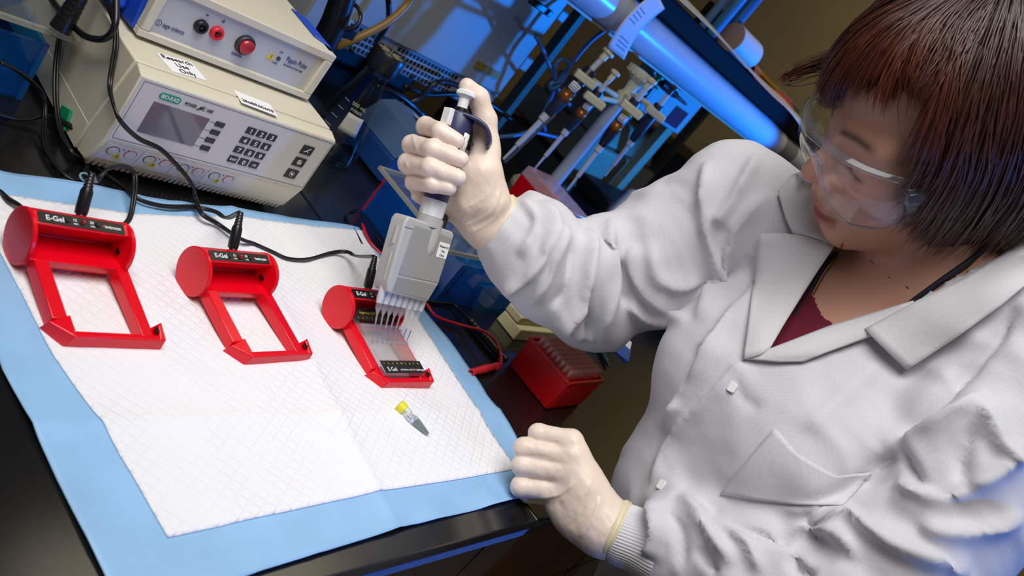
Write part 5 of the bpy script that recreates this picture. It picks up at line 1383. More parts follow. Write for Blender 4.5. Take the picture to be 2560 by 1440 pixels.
def folds(v, F, lines, view_min=-0.15):
    """cloth folds: ridges and valleys along curves that run over the garment, as displacement along the surface normal.
    each line: (points, height m, width on the rising side px, width on the other side px)"""
    n = normals(v, F); q = projpx(v); d = np.zeros(len(v))
    vd = CAM_C - v; vd /= np.linalg.norm(vd, axis=1)[:, None]; face = (n * vd).sum(1)
    wv = np.clip((face - view_min) / 0.3, 0, 1)
    for pts, amp, w1, w2 in lines:
        C = smooth_path([(a, b, 0) for a, b in pts], 14 * (len(pts) - 1) + 1)[:, :2]
        best = np.full(len(v), 1e9); sd = np.zeros(len(v)); tt = np.zeros(len(v))
        lo = C.min(0) - 4 * max(w1, w2); hi = C.max(0) + 4 * max(w1, w2)
        sel = np.where((q > lo).all(1) & (q < hi).all(1) & (wv > 0))[0]
        if not len(sel): continue
        qs = q[sel]; b2 = np.full(len(sel), 1e9); s2 = np.zeros(len(sel)); t2 = np.zeros(len(sel))
        for i in range(len(C) - 1):
            a, e = C[i], C[i + 1] - C[i]; L2 = e @ e + 1e-9
            t = np.clip(((qs - a) @ e) / L2, 0, 1); r = qs - a - t[:, None] * e; dd = np.linalg.norm(r, axis=1)
            m = dd < b2; b2[m] = dd[m]; s2[m] = np.sign(e[0] * r[m, 1] - e[1] * r[m, 0]); t2[m] = (i + t[m]) / (len(C) - 1)
        w = np.where(s2 > 0, w1, w2)
        taper = np.clip(np.minimum(t2, 1 - t2) / 0.16, 0, 1) ** 0.8
        d[sel] += amp * np.exp(0.3 - np.sqrt((1.5 * b2 / w) ** 2 + 0.09)) * taper
    return v + n * (d * wv)[:, None]


def ridge_noise(v, s, seed=0):
    a = vnoise(v[:, 0] + 1.7 * v[:, 2], v[:, 1] - 0.6 * v[:, 2], s, seed) + vnoise(v[:, 1] + 3.1, v[:, 2] * 1.3 + v[:, 0], s, seed + 5)
    return a


# ------------------------------------------------------------------ materials for the person
def col_mat(name, rough, sss=0.0, spec=0.4, bump=0.0, bscale=900.0, radius=(0.006, 0.0025, 0.0012)):
    m = bpy.data.materials.new(name); m.use_nodes = True; nt = m.node_tree; N = nt.nodes; L = nt.links; b = N['Principled BSDF']
    a = N.new('ShaderNodeAttribute'); a.attribute_name = 'Col'; L.new(a.outputs['Color'], b.inputs['Base Color'])
    b.inputs['Roughness'].default_value = rough; b.inputs['Specular IOR Level'].default_value = spec
    if sss:
        b.inputs['Subsurface Weight'].default_value = sss; b.inputs['Subsurface Radius'].default_value = radius; b.inputs['Subsurface Scale'].default_value = 1.0
    if bump:
        tc = N.new('ShaderNodeTexCoord'); n = N.new('ShaderNodeTexNoise'); n.inputs['Scale'].default_value = bscale; L.new(tc.outputs['Object'], n.inputs['Vector'])
        bp = N.new('ShaderNodeBump'); bp.inputs['Strength'].default_value = bump; bp.inputs['Distance'].default_value = 0.0008; L.new(n.outputs['Fac'], bp.inputs['Height']); L.new(bp.outputs['Normal'], b.inputs['Normal'])
    return m


def coat_mat(name, rgb, dots):
    """white non-woven fabric with a grid of tiny embossed dots"""
    m = bpy.data.materials.new(name); m.use_nodes = True; nt = m.node_tree; N = nt.nodes; L = nt.links; b = N['Principled BSDF']
    b.inputs['Roughness'].default_value = 0.75; b.inputs['Specular IOR Level'].default_value = 0.2
    b.inputs['Sheen Weight'].default_value = 0.1
    tc = N.new('ShaderNodeTexCoord'); vo = N.new('ShaderNodeTexVoronoi'); vo.inputs['Scale'].default_value = dots; vo.inputs['Randomness'].default_value = 0.25
    L.new(tc.outputs['Object'], vo.inputs['Vector'])
    r = N.new('ShaderNodeValToRGB'); c = srgb(*rgb)
    r.color_ramp.elements[0].position = 0.12; r.color_ramp.elements[1].position = 0.45
    r.color_ramp.elements[0].color = tuple(x * 0.86 for x in c[:3]) + (1,); r.color_ramp.elements[1].color = c
    L.new(vo.outputs['Distance'], r.inputs['Fac']); L.new(r.outputs['Color'], b.inputs['Base Color'])
    n = N.new('ShaderNodeTexNoise'); n.inputs['Scale'].default_value = 60; n.inputs['Detail'].default_value = 5; L.new(tc.outputs['Object'], n.inputs['Vector'])
    ad = N.new('ShaderNodeMath'); ad.operation = 'MULTIPLY_ADD'; L.new(vo.outputs['Distance'], ad.inputs[0]); ad.inputs[1].default_value = 0.35; L.new(n.outputs['Fac'], ad.inputs[2])
    bp = N.new('ShaderNodeBump'); bp.inputs['Strength'].default_value = 0.22; bp.inputs['Distance'].default_value = 0.0015
    L.new(ad.outputs[0], bp.inputs['Height']); L.new(bp.outputs['Normal'], b.inputs['Normal'])
    return m


m_skin = col_mat('skin', 0.42, sss=0.12, spec=0.4, bump=0.12, bscale=1400)
m_coat = coat_mat('coat_fabric', (206, 205, 211), 620)
m_collar = coat_mat('collar_fabric', (212, 211, 214), 900)
m_glove = mat('latex_glove', (232, 212, 198), 0.38, spec=0.45, bump=0.12, bscale=500, var=0.03, vscale=40, sss=0.08)
m_cuffroll = mat('latex_cuff', (222, 208, 176), 0.4, spec=0.4, sss=0.05)
m_shirt = mat('red_shirt', (104, 10, 38), 0.8, bump=0.2, bscale=900)
m_strap = mat('navy_strap', (22, 26, 44), 0.7)
m_gold = mat('gold_chain', (180, 130, 50), 0.3, metal=1.0)

# ------------------------------------------------------------------ pose (world metres)
FACE = np.array([-0.955, 0.297, 0.0]); SIDE = np.array([0.297, 0.955, 0.0]); UPV = np.array([0, 0, 1.0])
TM = np.column_stack([SIDE, FACE, UPV])           # torso axes: x = to her right, y = forward
C_CH = np.array([0.412, -0.078, 1.150]); C_WA = np.array([0.408, -0.128, 1.000]); C_HP = np.array([0.435, -0.245, 0.780])
NECK0 = D(2330, 745, 0.885)
SH_R = D(1835, 505, 1.02); EL_R = D(1496, 742, 1.07); WR_R = D(1228, 545, 0.985)
SH_L = D(2590, 850, 0.800); EL_L = D(2180, 1520, 0.765); WR_L = D(1520, 1325, 0.880)


def torso_sdf(P, grow=0.0):
    q = (P - C_WA) @ TM
    sc = np.array([1.42, 1.0, 1.0])
    def cap(a, b, ra, rb, s=1.30):
        a = (np.asarray(a) - C_WA) @ TM; b = (np.asarray(b) - C_WA) @ TM
        w = np.array([s, 1, 1]); return s_cone(q / w, a / w, b / w, ra, rb)
    d = cap(C_HP, C_WA, 0.122, 0.112)
    d = smin(d, cap(C_WA, C_CH, 0.112, 0.110, 1.32), 0.05)
    d = smin(d, s_cone(P, C_CH + 0.02 * UPV, NECK0 - 0.03 * UPV + 0.015 * FACE, 0.105, 0.060), 0.07)
    d = smin(d, s_cone(P, NECK0 - 0.02 * UPV, SH_R, 0.055, 0.056), 0.05)
    d = smin(d, s_cone(P, NECK0 - 0.02 * UPV, SH_L, 0.055, 0.060), 0.05)
    for s in (-1, 1):
        d = smin(d, s_sphere(P, C_CH + SIDE * s * 0.075 + FACE * 0.065 - UPV * 0.02, 0.058), 0.06)
    return d - grow


CUF_R1 = D(1310, 622, 0.993)
CUF_L1 = D(1712, 1384, 0.853)


def coat_sdf(P):
    d = torso_sdf(P, 0.012)
    ar = s_chain(P, [SH_R, D(1660, 640, 1.06), EL_R, D(1380, 680, 1.02), CUF_R1, D(1277, 590, 0.989)], [0.072, 0.079, 0.062, 0.058, 0.046, 0.0355], 0.03)
    ar = smin(ar, s_sphere(P, D(1352, 548, 0.995), 0.026), 0.030)
    ar = smin(ar, s_cone(P, D(1515, 588, 1.02), D(1590, 600, 1.03), 0.024, 0.030), 0.030)
    d = smin(d, ar, 0.022)
    al = s_chain(P, [SH_L, D(2440, 1150, 0.785), EL_L, D(1900, 1440, 0.815), CUF_L1], [0.080, 0.080, 0.066, 0.056, 0.046], 0.03)
    al = smin(al, s_sphere(P, D(1690, 1300, 0.858), 0.026), 0.03)
    d = smin(d, al, 0.022)
    return d


C_KN = np.array([0.465, -0.330, 0.46])
_ts = torso_sdf
def torso_sdf(P, grow=0.0):
    d = _ts(P, 0.0)
    q = (P - C_WA) @ TM; a = (C_HP - C_WA) @ TM; b = (C_KN - C_WA) @ TM; w = np.array([1.30, 1, 1])
    return smin(d, s_cone(q / w, a / w, b / w, 0.122, 0.138), 0.05) - grow


person = thing('person', 'person in a white lab coat and safety goggles, leaning over the bench with a pipette', 'person', (0.42, -0.11, 0.0))
PT = np.array([0.42, -0.11, 0.0])

coat_lo = np.array([0.02, -0.54, 0.30]); coat_hi = np.array([0.66, 0.40, 1.50])
cv, cF = mesh_sdf(coat_sdf, coat_lo, coat_hi, 0.0046, 5)
# opening of the coat front, where neck and shirt show
V_OPEN = [(2085, 560), (2010, 700), (1922, 872), (2075, 815), (2283, 752), (2470, 640), (2560, 560), (2560, 380), (2200, 380)]
FOLDS = [
    # right sleeve: rings of folds from the cuff to the elbow, and the long drag lines of the upper arm
    ([(1300, 500), (1340, 560), (1300, 640)], 0.006, 16, 26), ([(1352, 505), (1372, 590), (1310, 690), (1250, 720)], 0.010, 14, 34),
    ([(1405, 560), (1380, 660), (1330, 760)], 0.007, 14, 30), ([(1470, 570), (1462, 680), (1440, 760), (1385, 810)], 0.011, 14, 36),
    ([(1528, 545), (1508, 640), (1515, 720), (1500, 860)], 0.010, 16, 40), ([(1590, 610), (1575, 660), (1610, 725), (1690, 790)], 0.006, 16, 34),
    ([(1625, 600), (1640, 690), (1700, 718), (1755, 700)], 0.007, 14, 34), ([(1560, 760), (1620, 790), (1720, 800)], 0.007, 14, 26),
    ([(1465, 700), (1462, 800), (1468, 868)], -0.005, 9, 9), ([(1400, 780), (1440, 830), (1490, 850)], 0.005, 12, 22), ([(1330, 690), (1290, 740), (1270, 760)], -0.005, 12, 16),
    ([(1430, 600), (1420, 700), (1380, 770)], -0.006, 14, 18), ([(1552, 650), (1545, 710), (1560, 760)], -0.005, 16, 18),
    # right shoulder seam and chest drag lines
    ([(1765, 400), (1758, 520), (1770, 620), (1800, 720)], 0.009, 12, 46), ([(1890, 385), (1830, 500), (1785, 560)], 0.008, 12, 34),
    ([(1930, 480), (1850, 560), (1810, 650), (1740, 800)], 0.008, 13, 40), ([(1900, 700), (1800, 830), (1720, 960), (1665, 1080)], 0.009, 16, 46),
    ([(1745, 860), (1720, 960), (1700, 1010)], -0.005, 14, 22), ([(1880, 640), (1850, 760), (1790, 880)], -0.004, 22, 26),
    # front edge of the overlapping panel
    ([(1862, 898), (1829, 930), (1770, 1000), (1691, 1082), (1652, 1147), (1625, 1215)], 0.0065, 7, 60),
    ([(1840, 915), (1850, 985), (1900, 1030)], -0.003, 16, 20),
    # left armpit, upper arm and forearm
    ([(2540, 760), (2470, 860), (2330, 1010), (2235, 1120)], -0.012, 22, 26), ([(2235, 1120), (2150, 1210), (2010, 1290)], -0.014, 20, 26),
    ([(2460, 980), (2330, 1060), (2240, 1105)], 0.012, 16, 40), ([(2560, 1120), (2440, 1200), (2350, 1240), (2240, 1200)], 0.014, 18, 46),
    ([(2240, 1110), (2290, 1200), (2380, 1250)], -0.008, 16, 22), ([(2010, 1290), (2120, 1300), (2260, 1380), (2420, 1440)], 0.010, 16, 38),
    ([(1965, 1345), (2070, 1330), (2140, 1400)], 0.010, 14, 30), ([(1985, 1360), (1990, 1420), (2040, 1440)], -0.007, 14, 18), ([(2450, 1000), (2500, 1110), (2560, 1160)], 0.008, 18, 34),
    ([(2560, 1290), (2400, 1330), (2300, 1310)], 0.008, 18, 34), ([(2440, 1060), (2400, 1150), (2420, 1230)], -0.006, 18, 22),
    ([(1690, 1245), (1760, 1320), (1830, 1420)], 0.009, 12, 30), ([(1625, 1250), (1640, 1330), (1620, 1400)], 0.008, 12, 26), ([(1780, 1290), (1860, 1350), (1900, 1440)], 0.007, 14, 30),
    ([(1745, 1370), (1790, 1440)], -0.006, 12, 14), ([(1660, 1260), (1700, 1330), (1700, 1420)], -0.005, 12, 16),
    # lower chest
    ([(1770, 1290), (1900, 1335), (2000, 1350)], -0.008, 14, 20), ([(2180, 1190), (2080, 1260), (1940, 1265)], 0.004, 12, 30), ([(2200, 900), (2080, 1010), (2010, 1080)], 0.003, 26, 40),
]
n0 = normals(cv, cF)
cv = cv + n0 * (0.0022 * ridge_noise(cv, 16, 2) + 0.0012 * ridge_noise(cv, 38, 8))[:, None]
def seg_d(v, pts):
    d = np.full(len(v), 9.0)
    for a, b in zip(pts[:-1], pts[1:]): d = np.minimum(d, s_cone(v, a, b, 0, 0))
    return d
slv = np.clip(1 - np.minimum(seg_d(cv, [SH_R * 0.6 + EL_R * 0.4, EL_R, CUF_R1]), seg_d(cv, [SH_L, EL_L, CUF_L1])) / 0.12, 0, 1)
def ridged(v, s, seed): return 1 - np.abs(2.6 * ridge_noise(v, s, seed))
slv = np.clip(slv * 2.2, 0.25, 1)
cv = cv + normals(cv, cF) * (slv * (0.0042 * ridged(cv, 13, 4) + 0.0022 * ridged(cv, 27, 9)))[:, None]
cv = folds(cv, cF, [(p, a * (2.0 if i_ < 19 or i_ > 25 else 1.5), w1 * 0.8, w2 * 0.9) for i_, (p, a, w1, w2) in enumerate(FOLDS)])

cv = laplace(cv, cF, 0.4)
_m = (cv[:, 2] < 0.9035) & (cv[:, 1] > -0.004); cv[_m, 1] = -0.004       # the coat presses against the bench edge
n0 = normals(cv, cF); cq = projpx(cv); vd = CAM_C - cv; vd /= np.linalg.norm(vd, axis=1)[:, None]
hide = in_poly(cq, V_OPEN) & ((n0 * vd).sum(1) > -0.1)
v2, f2 = keep_faces(cv, cF, ~hide)
coat = link_mesh('lab_coat', v2 - PT, f2, m_coat, person, solid=0.0012)
coat_bvh = BVHTree.FromPolygons(cv.tolist(), cF.tolist())


def hit(px, py, bvh, back=1.05):
    d = ray(px, py); d /= np.linalg.norm(d)
    h = bvh.ray_cast(Vector(CAM_C), Vector(d))
    return None if h[0] is None else (np.array(h[0]), np.array(h[1]))


def on_surface(px, py, bvh, off, fallback):
    h = hit(px, py, bvh)
    d = ray(px, py); d /= np.linalg.norm(d)
    if h is None: return D(px, py, fallback)
    return h[0] - d * off


# ---------------------------------------------------------------- body: head, neck and chest, one surface
HM = np.array([[0.5289707731, -0.4921894696, -0.6913316478], [0.8155336634, 0.5201386088, 0.2536940512], [0.2347227410, -0.6980009697, 0.6765352032]])
HT = np.array([0.3076033538, 0.0161258967, 1.4469523448])


def HW(p): return HT + HM @ np.asarray(p, float)


def head_sdf(L):
    ax = np.abs(L[:, 0]); S = np.c_[ax, L[:, 1], L[:, 2]]      # mirrored
    d = s_ell(L, (0, -0.012, 0.035), (0.074, 0.093, 0.088))
    d = smin(d, s_ell(L, (0, 0.016, -0.030), (0.060, 0.072, 0.086)), 0.03)
    jaw = s_cone(S, (0.050, 0.000, -0.070), (0.012, 0.064, -0.104), 0.015, 0.0155)
    d = smin(d, jaw, 0.035)
    d = smin(d, s_ell(L, (0, 0.034, -0.078), (0.044, 0.046, 0.042)), 0.02)
    d = smin(d, s_sphere(L, (0, 0.0685, -0.1035), 0.0125), 0.022)
    d = smin(d, s_sphere(S, (0.040, 0.049, -0.034), 0.031), 0.024)
    d = smin(d, s_cone(S, (0.012, 0.078, 0.016), (0.050, 0.060, 0.018), 0.011, 0.011), 0.018)
    d = smax(d, -s_sphere(S, (0.034, 0.097, -0.008), 0.0165), 0.020)
    d = smin(d, s_sphere(S, (0.0335, 0.0660, -0.0085), 0.0140), 0.006)          # lowered lids
    d = smin(d, s_cone(L, (0, 0.080, 0.006), (0, 0.1040, -0.0305), 0.0075, 0.0122), 0.012)
    d = smin(d, s_sphere(S, (0.0138, 0.0925, -0.0395), 0.0092), 0.009)
    d = smax(d, -s_ell(S, (0.0062, 0.0995, -0.0470), (0.0036, 0.0052, 0.0040)), 0.004)
    d = smin(d, s_ell(L, (0, 0.0800, -0.0600), (0.026, 0.0180, 0.0160)), 0.016)     # muzzle
    d = smin(d, s_ell(L, (0, 0.0900, -0.0645), (0.0235, 0.0105, 0.0070)), 0.006)
    d = smin(d, s_ell(L, (0, 0.0865, -0.0850), (0.0205, 0.0105, 0.0078)), 0.007)
    d = smax(d, -s_chain(S, [(0.0, 0.1015, -0.0752), (0.014, 0.0960, -0.0750), (0.0262, 0.0800, -0.0775)], [0.0022, 0.0020, 0.0016]), 0.005)
    d = smin(d, s_ell(S, (0.076, -0.012, -0.012), (0.010, 0.018, 0.030)), 0.008)
    return d


NK_T = HW((0, -0.022, -0.055)); NK_B = NECK0 + 0.005 * FACE


def body_sdf(P):
    d = torso_sdf(P, -0.004)
    d = smin(d, s_cone(P, NK_T, NK_B, 0.055, 0.066), 0.03)
    ST = D(2190, 775, 0.905)
    d = smin(d, s_ell(P, ST + 0.05 * np.array([0.85, -0.2, -0.2]), (0.075, 0.085, 0.07)), 0.05)
    for a, b in (((2120, 742, 0.900), (1985, 640, 0.965)), ((2175, 745, 0.897), (2440, 690, 0.835))):     # collar bones
        d = smin(d, s_cone(P, D(*a), D(*b), 0.010, 0.010), 0.03)
    dh = head_sdf((P - HT) @ HM)
    return smin(d, dh, 0.012)


bv, bF = mesh_sdf(body_sdf, (0.16, -0.54, 0.30), (0.64, 0.36, 1.60), 0.0040, 1)
hsel = None
hv, hF = mesh_sdf(body_sdf, HT - 0.140, HT + np.array([0.140, 0.140, 0.150]), 0.0021, 1)
# keep the fine grid for the head, the coarse one below it (they overlap inside the collar of the neck)
hl = (hv - HT) @ HM; fine = (hl[:, 2] > -0.128) & (np.abs(hl).max(1) < 0.139)
body_bvh = BVHTree.FromPolygons(bv.tolist(), bF.tolist())


def skin_cols(v):
    L = (v - HT) @ HM; ax = np.abs(L[:, 0])
    base = np.array(srgb(206, 156, 134)[:3]); c = np.tile(base, (len(v), 1))
    def blend(w, rgb):
        nonlocal c
        w = np.clip(w, 0, 1)[:, None]; c = c * (1 - w) + np.array(srgb(*rgb)[:3]) * w
    ck = np.exp(-(((ax - 0.040) / 0.020) ** 2 + ((L[:, 2] + 0.038) / 0.020) ** 2)) * (L[:, 1] > 0.03)
    blend(0.45 * ck, (206, 126, 110))
    ns = np.exp(-((L[:, 0] / 0.013) ** 2 + ((L[:, 1] - 0.105) / 0.014) ** 2 + ((L[:, 2] + 0.036) / 0.016) ** 2)); blend(0.5 * ns, (210, 120, 104))
    up = np.exp(-(((L[:, 0]) / 0.021) ** 4 + ((L[:, 2] + 0.0665) / 0.0068) ** 4)) * (L[:, 1] > 0.085)
    lo = np.exp(-(((L[:, 0]) / 0.020) ** 4 + ((L[:, 2] + 0.0840) / 0.0080) ** 4)) * (L[:, 1] > 0.082)
    blend(0.85 * np.maximum(up, lo), (168, 76, 84))
    zb = 0.020 + 0.004 * np.cos((ax - 0.03) * 60)
    br = np.exp(-(((L[:, 2] - zb) / 0.0042) ** 2)) * np.clip((ax - 0.010) / 0.006, 0, 1) * np.clip((0.056 - ax) / 0.012, 0, 1) * (L[:, 1] > 0.05)
    blend(0.9 * br, (70, 42, 32))
    ey = np.exp(-(((ax - 0.0335) / 0.013) ** 4 + ((L[:, 2] + 0.0150) / 0.0026) ** 2)) * (L[:, 1] > 0.06)
    blend(0.9 * ey, (40, 26, 24))
    for a, b, e in ((-0.036, 0.077, 0.045), (-0.030, 0.072, -0.098), (-0.012, 0.078, -0.112)):
        blend(0.8 * np.exp(-(np.linalg.norm(L - np.array([a, b, e]), axis=1) / 0.0014) ** 2), (92, 52, 40))
    return c


# one surface: fine head grid stitched by overlap is avoided by remeshing the whole figure at two densities and joining
cut = ((bv - HT) @ HM)
coarse_keep = ~((cut[:, 2] > -0.124) & (np.abs(cut).max(1) < 0.135))
va, fa = keep_faces(hv, hF, fine); vb, fb = keep_faces(bv, bF, coarse_keep)
vv = np.vstack([va, vb]); ff_ = np.vstack([fa, fb + len(va)])
link_mesh('body', vv - PT, ff_, m_skin, person, col=skin_cols(vv))

# red shirt under the coat
shirt_poly = [(1900, 880), (2012, 700), (2038, 742), (2046, 770), (2064, 795), (2092, 815), (2130, 800), (2200, 1000), (1950, 1000)]
_sc = D(2030, 800, 0.905)
sv, sF = mesh_sdf(lambda P: body_sdf(P) - 0.003, _sc - 0.085, _sc + 0.085, 0.0022, 2)
sv, sF = keep_faces(sv, sF, in_poly(projpx(sv), shirt_poly) & ((normals(sv, sF) * (CAM_C - sv)).sum(1) > 0))
link_mesh('shirt', sv - PT, sF, m_shirt, person, solid=0.0012)

# ---------------------------------------------------------------- collar, lapels, pocket, buttons
def sheet(name, pts, bvh, off, m, nu=14, nv=14, fallback=0.9, curl=None, thick=0.0012, conform=1.0):
    """cloth sheet over the garment: pts = bottom-left, bottom-right, top-right, top-left rows of image points with lift"""
    rows = []
    P = np.array([[(p[0], p[1], p[2] if len(p) > 2 else off) for p in row] for row in pts], float)
    a = np.linspace(0, len(P) - 1, nu); out = np.zeros((nu, nv, 3))
    for i, t in enumerate(a):
        k = min(int(t), len(P) - 2); r0 = P[k]; r1 = P[k + 1]; row = r0 + (r1 - r0) * (t - k)
        b = np.linspace(0, len(row) - 1, nv)
        for j, u in enumerate(b):
            q = min(int(u), len(row) - 2); x = row[q] + (row[q + 1] - row[q]) * (u - q)
            out[i, j] = on_surface(x[0], x[1], bvh, x[2], fallback)
    for _ in range(3):
        o2 = out.copy(); o2[1:-1, 1:-1] = (out[:-2, 1:-1] + out[2:, 1:-1] + out[1:-1, :-2] + out[1:-1, 2:]) / 4; out = o2
    n = nu * nv; F = [(i * nv + j, (i + 1) * nv + j, (i + 1) * nv + j + 1, i * nv + j + 1) for i in range(nu - 1) for j in range(nv - 1)]
    return link_mesh(name, out.reshape(-1, 3) - PT, np.array(F), m, person, solid=thick, offset=0)


# her right lapel (left in the picture) and the collar above it
sheet('lapel', [[(1898, 584, .012), (1955, 582, .016), (2012, 590, .018), (2088, 612, .014)], [(1884, 700, .010), (1930, 700, .016), (1975, 700, .017), (2022, 712, .010)],
                [(1872, 800, .009), (1900, 800, .014), (1932, 800, .014), (1962, 808, .008)], [(1858, 897, .007), (1880, 893, .010), (1902, 886, .010), (1924, 873, .006)]], coat_bvh, 0.01, m_collar, 16, 12)
sheet('collar', [[(1944, 478, .010), (1975, 440, .014), (2020, 420, .014), (2060, 430, .010)], [(1962, 540, .011), (1995, 520, .016), (2035, 510, .018), (2080, 520, .012)],
                 [(1985, 592, .012), (2020, 590, .018), (2055, 600, .018), (2098, 618, .012)]], coat_bvh, 0.01, m_collar, 12, 12)
# her left collar with its long point, and the lapel below it
sheet('collar', [[(2162, 822, .016), (2190, 852, .018), (2230, 890, .017), (2266, 926, .014)], [(2283, 756, .018), (2310, 785, .022), (2350, 820, .020), (2385, 848, .014)],
                 [(2420, 690, .018), (2450, 715, .022), (2480, 740, .020), (2505, 762, .014)], [(2575, 588, .016), (2580, 625, .020), (2585, 660, .018), (2590, 690, .012)]], coat_bvh, 0.01, m_collar, 20, 12, 0.8)
sheet('lapel', [[(1858, 897, .004), (1890, 900, .006), (1940, 905, .006), (2010, 905, .004)], [(1922, 873, .007), (1960, 880, .011), (2010, 886, .011), (2060, 884, .008)],
                [(2076, 814, .010), (2100, 825, .014), (2130, 838, .014), (2172, 843, .010)], [(2283, 752, .012), (2290, 765, .014), (2300, 780, .014), (2310, 795, .012)]], coat_bvh, 0.01, m_collar, 16, 10)
sheet('pocket', [[(1937, 1068, .003), (1995, 1135, .0036), (2092, 1192, .0036), (2183, 1180, .003)], [(1868, 1150, .0026), (1935, 1185, .003), (2030, 1230, .003), (2145, 1222, .0026)],
                 [(1800, 1236, .0022), (1880, 1250, .0026), (1985, 1262, .0026), (2106, 1262, .0022)]], coat_bvh, 0.003, m_coat, 14, 20)
for bx, by in ((1832, 970), (1655, 1213), (2108, 850)):
    h = hit(bx, by, coat_bvh)
    if h is None: continue
    pos, nr = h; nr = FACE + 0.25 * UPV + 0.25 * nr; nr /= np.linalg.norm(nr); M = frame((0.3, 0.3, 0.9), np.cross(nr, (0.3, 0.3, 0.9)), (0, 0, 0))[:3, :3]
    M = np.column_stack([M[:, 0], M[:, 1], nr / np.linalg.norm(nr)]); u, _, vt = np.linalg.svd(M); M = u @ vt
    g = G(); g.prism(rrect(0.0105, 0.0085, 0.0022), 0.0008, 0.0032, M, pos - PT); g.obj('button', mat('button_white', (228, 226, 228), 0.35), person, bevel=0.0005)


# knitted cuffs
def cuff(name, a, b, ra, rb, m, ribs=46, depth=0.0007):
    ax = (b - a); L = np.linalg.norm(ax); ax /= L; M = rot_to(ax)
    n = ribs * 4; th = np.arange(n) * 2 * PI / n; rows = []
    for t in np.linspace(0, 1, 9):
        r = ra + (rb - ra) * t + depth * np.cos(th * ribs) + 0.0012 * math.sin(t * 9)
        rows.append(np.c_[r * np.cos(th), r * np.sin(th), np.full(n, t * L)] @ M.T + a)
    v = np.vstack(rows); F = [(k * n + i, k * n + (i + 1) % n, (k + 1) * n + (i + 1) % n, (k + 1) * n + i) for k in range(8) for i in range(n)]
    return link_mesh(name, v - PT, np.array(F), m, person, solid=0.0015)


m_knit = mat('knit_cuff', (212, 211, 216), 0.85, bump=0.2, bscale=1500)
cuff('knit_cuff', D(1226, 541, 0.985), D(1285, 597, 0.990), 0.0330, 0.0372, m_knit, 70, 0.0003)
cuff('knit_cuff', D(1528, 1326, 0.876), D(1660, 1374, 0.858), 0.0290, 0.0385, m_knit, 60, 0.0005)

# trousers and shoes, standing on the floor
m_trs = mat('trousers', (40, 42, 52), 0.8, bump=0.2, bscale=400)
for s_ in (-1, 1):
    hp = C_KN + SIDE * 0.075 * s_ + np.array([0, 0, 0.02]); ft = np.array([hp[0] + 0.015, hp[1] - 0.02, 0.07])
    g = G(); g.tube(smooth_path([hp, (hp + ft) / 2 + FACE * 0.012, ft], 14) - PT, np.linspace(0.078, 0.052, 14), 18); g.obj('trouser_leg', m_trs, person, smooth=True)
    P_ = smooth_path([ft + np.array([0, 0, -0.03]) - FACE * 0.05, ft + np.array([0, 0, -0.028]) + FACE * 0.03, ft + np.array([0, 0, -0.036]) + FACE * 0.12, ft + np.array([0, 0, -0.045]) + FACE * 0.18], 16)
    g = G(); g.tube(P_ - PT, [0.030, 0.036, 0.040, 0.041, 0.040, 0.039, 0.038, 0.037, 0.036, 0.035, 0.034, 0.033, 0.031, 0.028, 0.024, 0.015], 16); o_ = g.obj('shoe', m_ink, person, smooth=True)

# ---------------------------------------------------------------- hair
HC = np.array([0.0, -0.014, 0.030])
HRX, HRY, HRZ = 0.087, 0.108, 0.104


def hair_path(phi, end_z, lift, curl, n=16, sweep=0.0, th0=0.10):
    """one strand in head space: from the crown over the shell, then hanging; phi = 0 front, 90 deg = her left"""
    th_e = PI / 2; pts = []
    zc = HC[2]
    Rx, Ry, Rz = HRX + lift, HRY + lift, HRZ + lift
    arc = 0.155; drop = max(0.0, zc - end_z)
    if end_z > zc:
        th_e = math.acos(min(1, (end_z - zc) / Rz)); drop = 0.0
    tot = arc * th_e / (PI / 2) + drop
    for k in range(n):
        s = tot * k / (n - 1)
        sa = min(s, arc * th_e / (PI / 2)); th = th0 + (th_e - th0) * sa / (arc * th_e / (PI / 2))
        ph = phi + sweep * (th / (PI / 2)) ** 1.5
        p = HC + np.array([-Rx * math.sin(th) * math.sin(ph), Ry * math.sin(th) * math.cos(ph), Rz * math.cos(th)])
        if s > sa:
            e = s - sa; p[2] -= e
            sw = curl * (e / max(drop, 1e-6)) ** 2
            out = np.array([-math.sin(ph), math.cos(ph), 0]); p += out * (-sw) + out * 0.10 * e * (1 - e / max(drop, 1e-6))
        pts.append(p)
    # the crown sits a little behind the middle of the head
    pts = np.array(pts); w = np.clip(1 - np.arange(n) / (n * 0.55), 0, 1)[:, None] ** 1.5
    pts += w * np.array([0.012, -0.030, 0.0])
    return pts


def end_height(ph):
    """how far down the hair reaches at azimuth ph (degrees, 0 front, + her left)"""
    a = abs(ph)
    if ph >= 0: return np.interp(a, [0, 20, 38, 53, 63, 75, 100, 140, 180], [0.070, 0.082, 0.094, 0.086, -0.040, -0.062, -0.080, -0.122, -0.130])
    return np.interp(a, [0, 20, 45, 60, 75, 100, 140, 180], [0.052, 0.030, 0.008, -0.040, -0.085, -0.095, -0.095, -0.090])


rs = np.random.RandomState(4)
hvts, hfs, hcs = [], [], []; nb_ = 0
root_c = np.array(srgb(47, 31, 26)[:3]); tip_c = np.array(srgb(98, 44, 25)[:3])


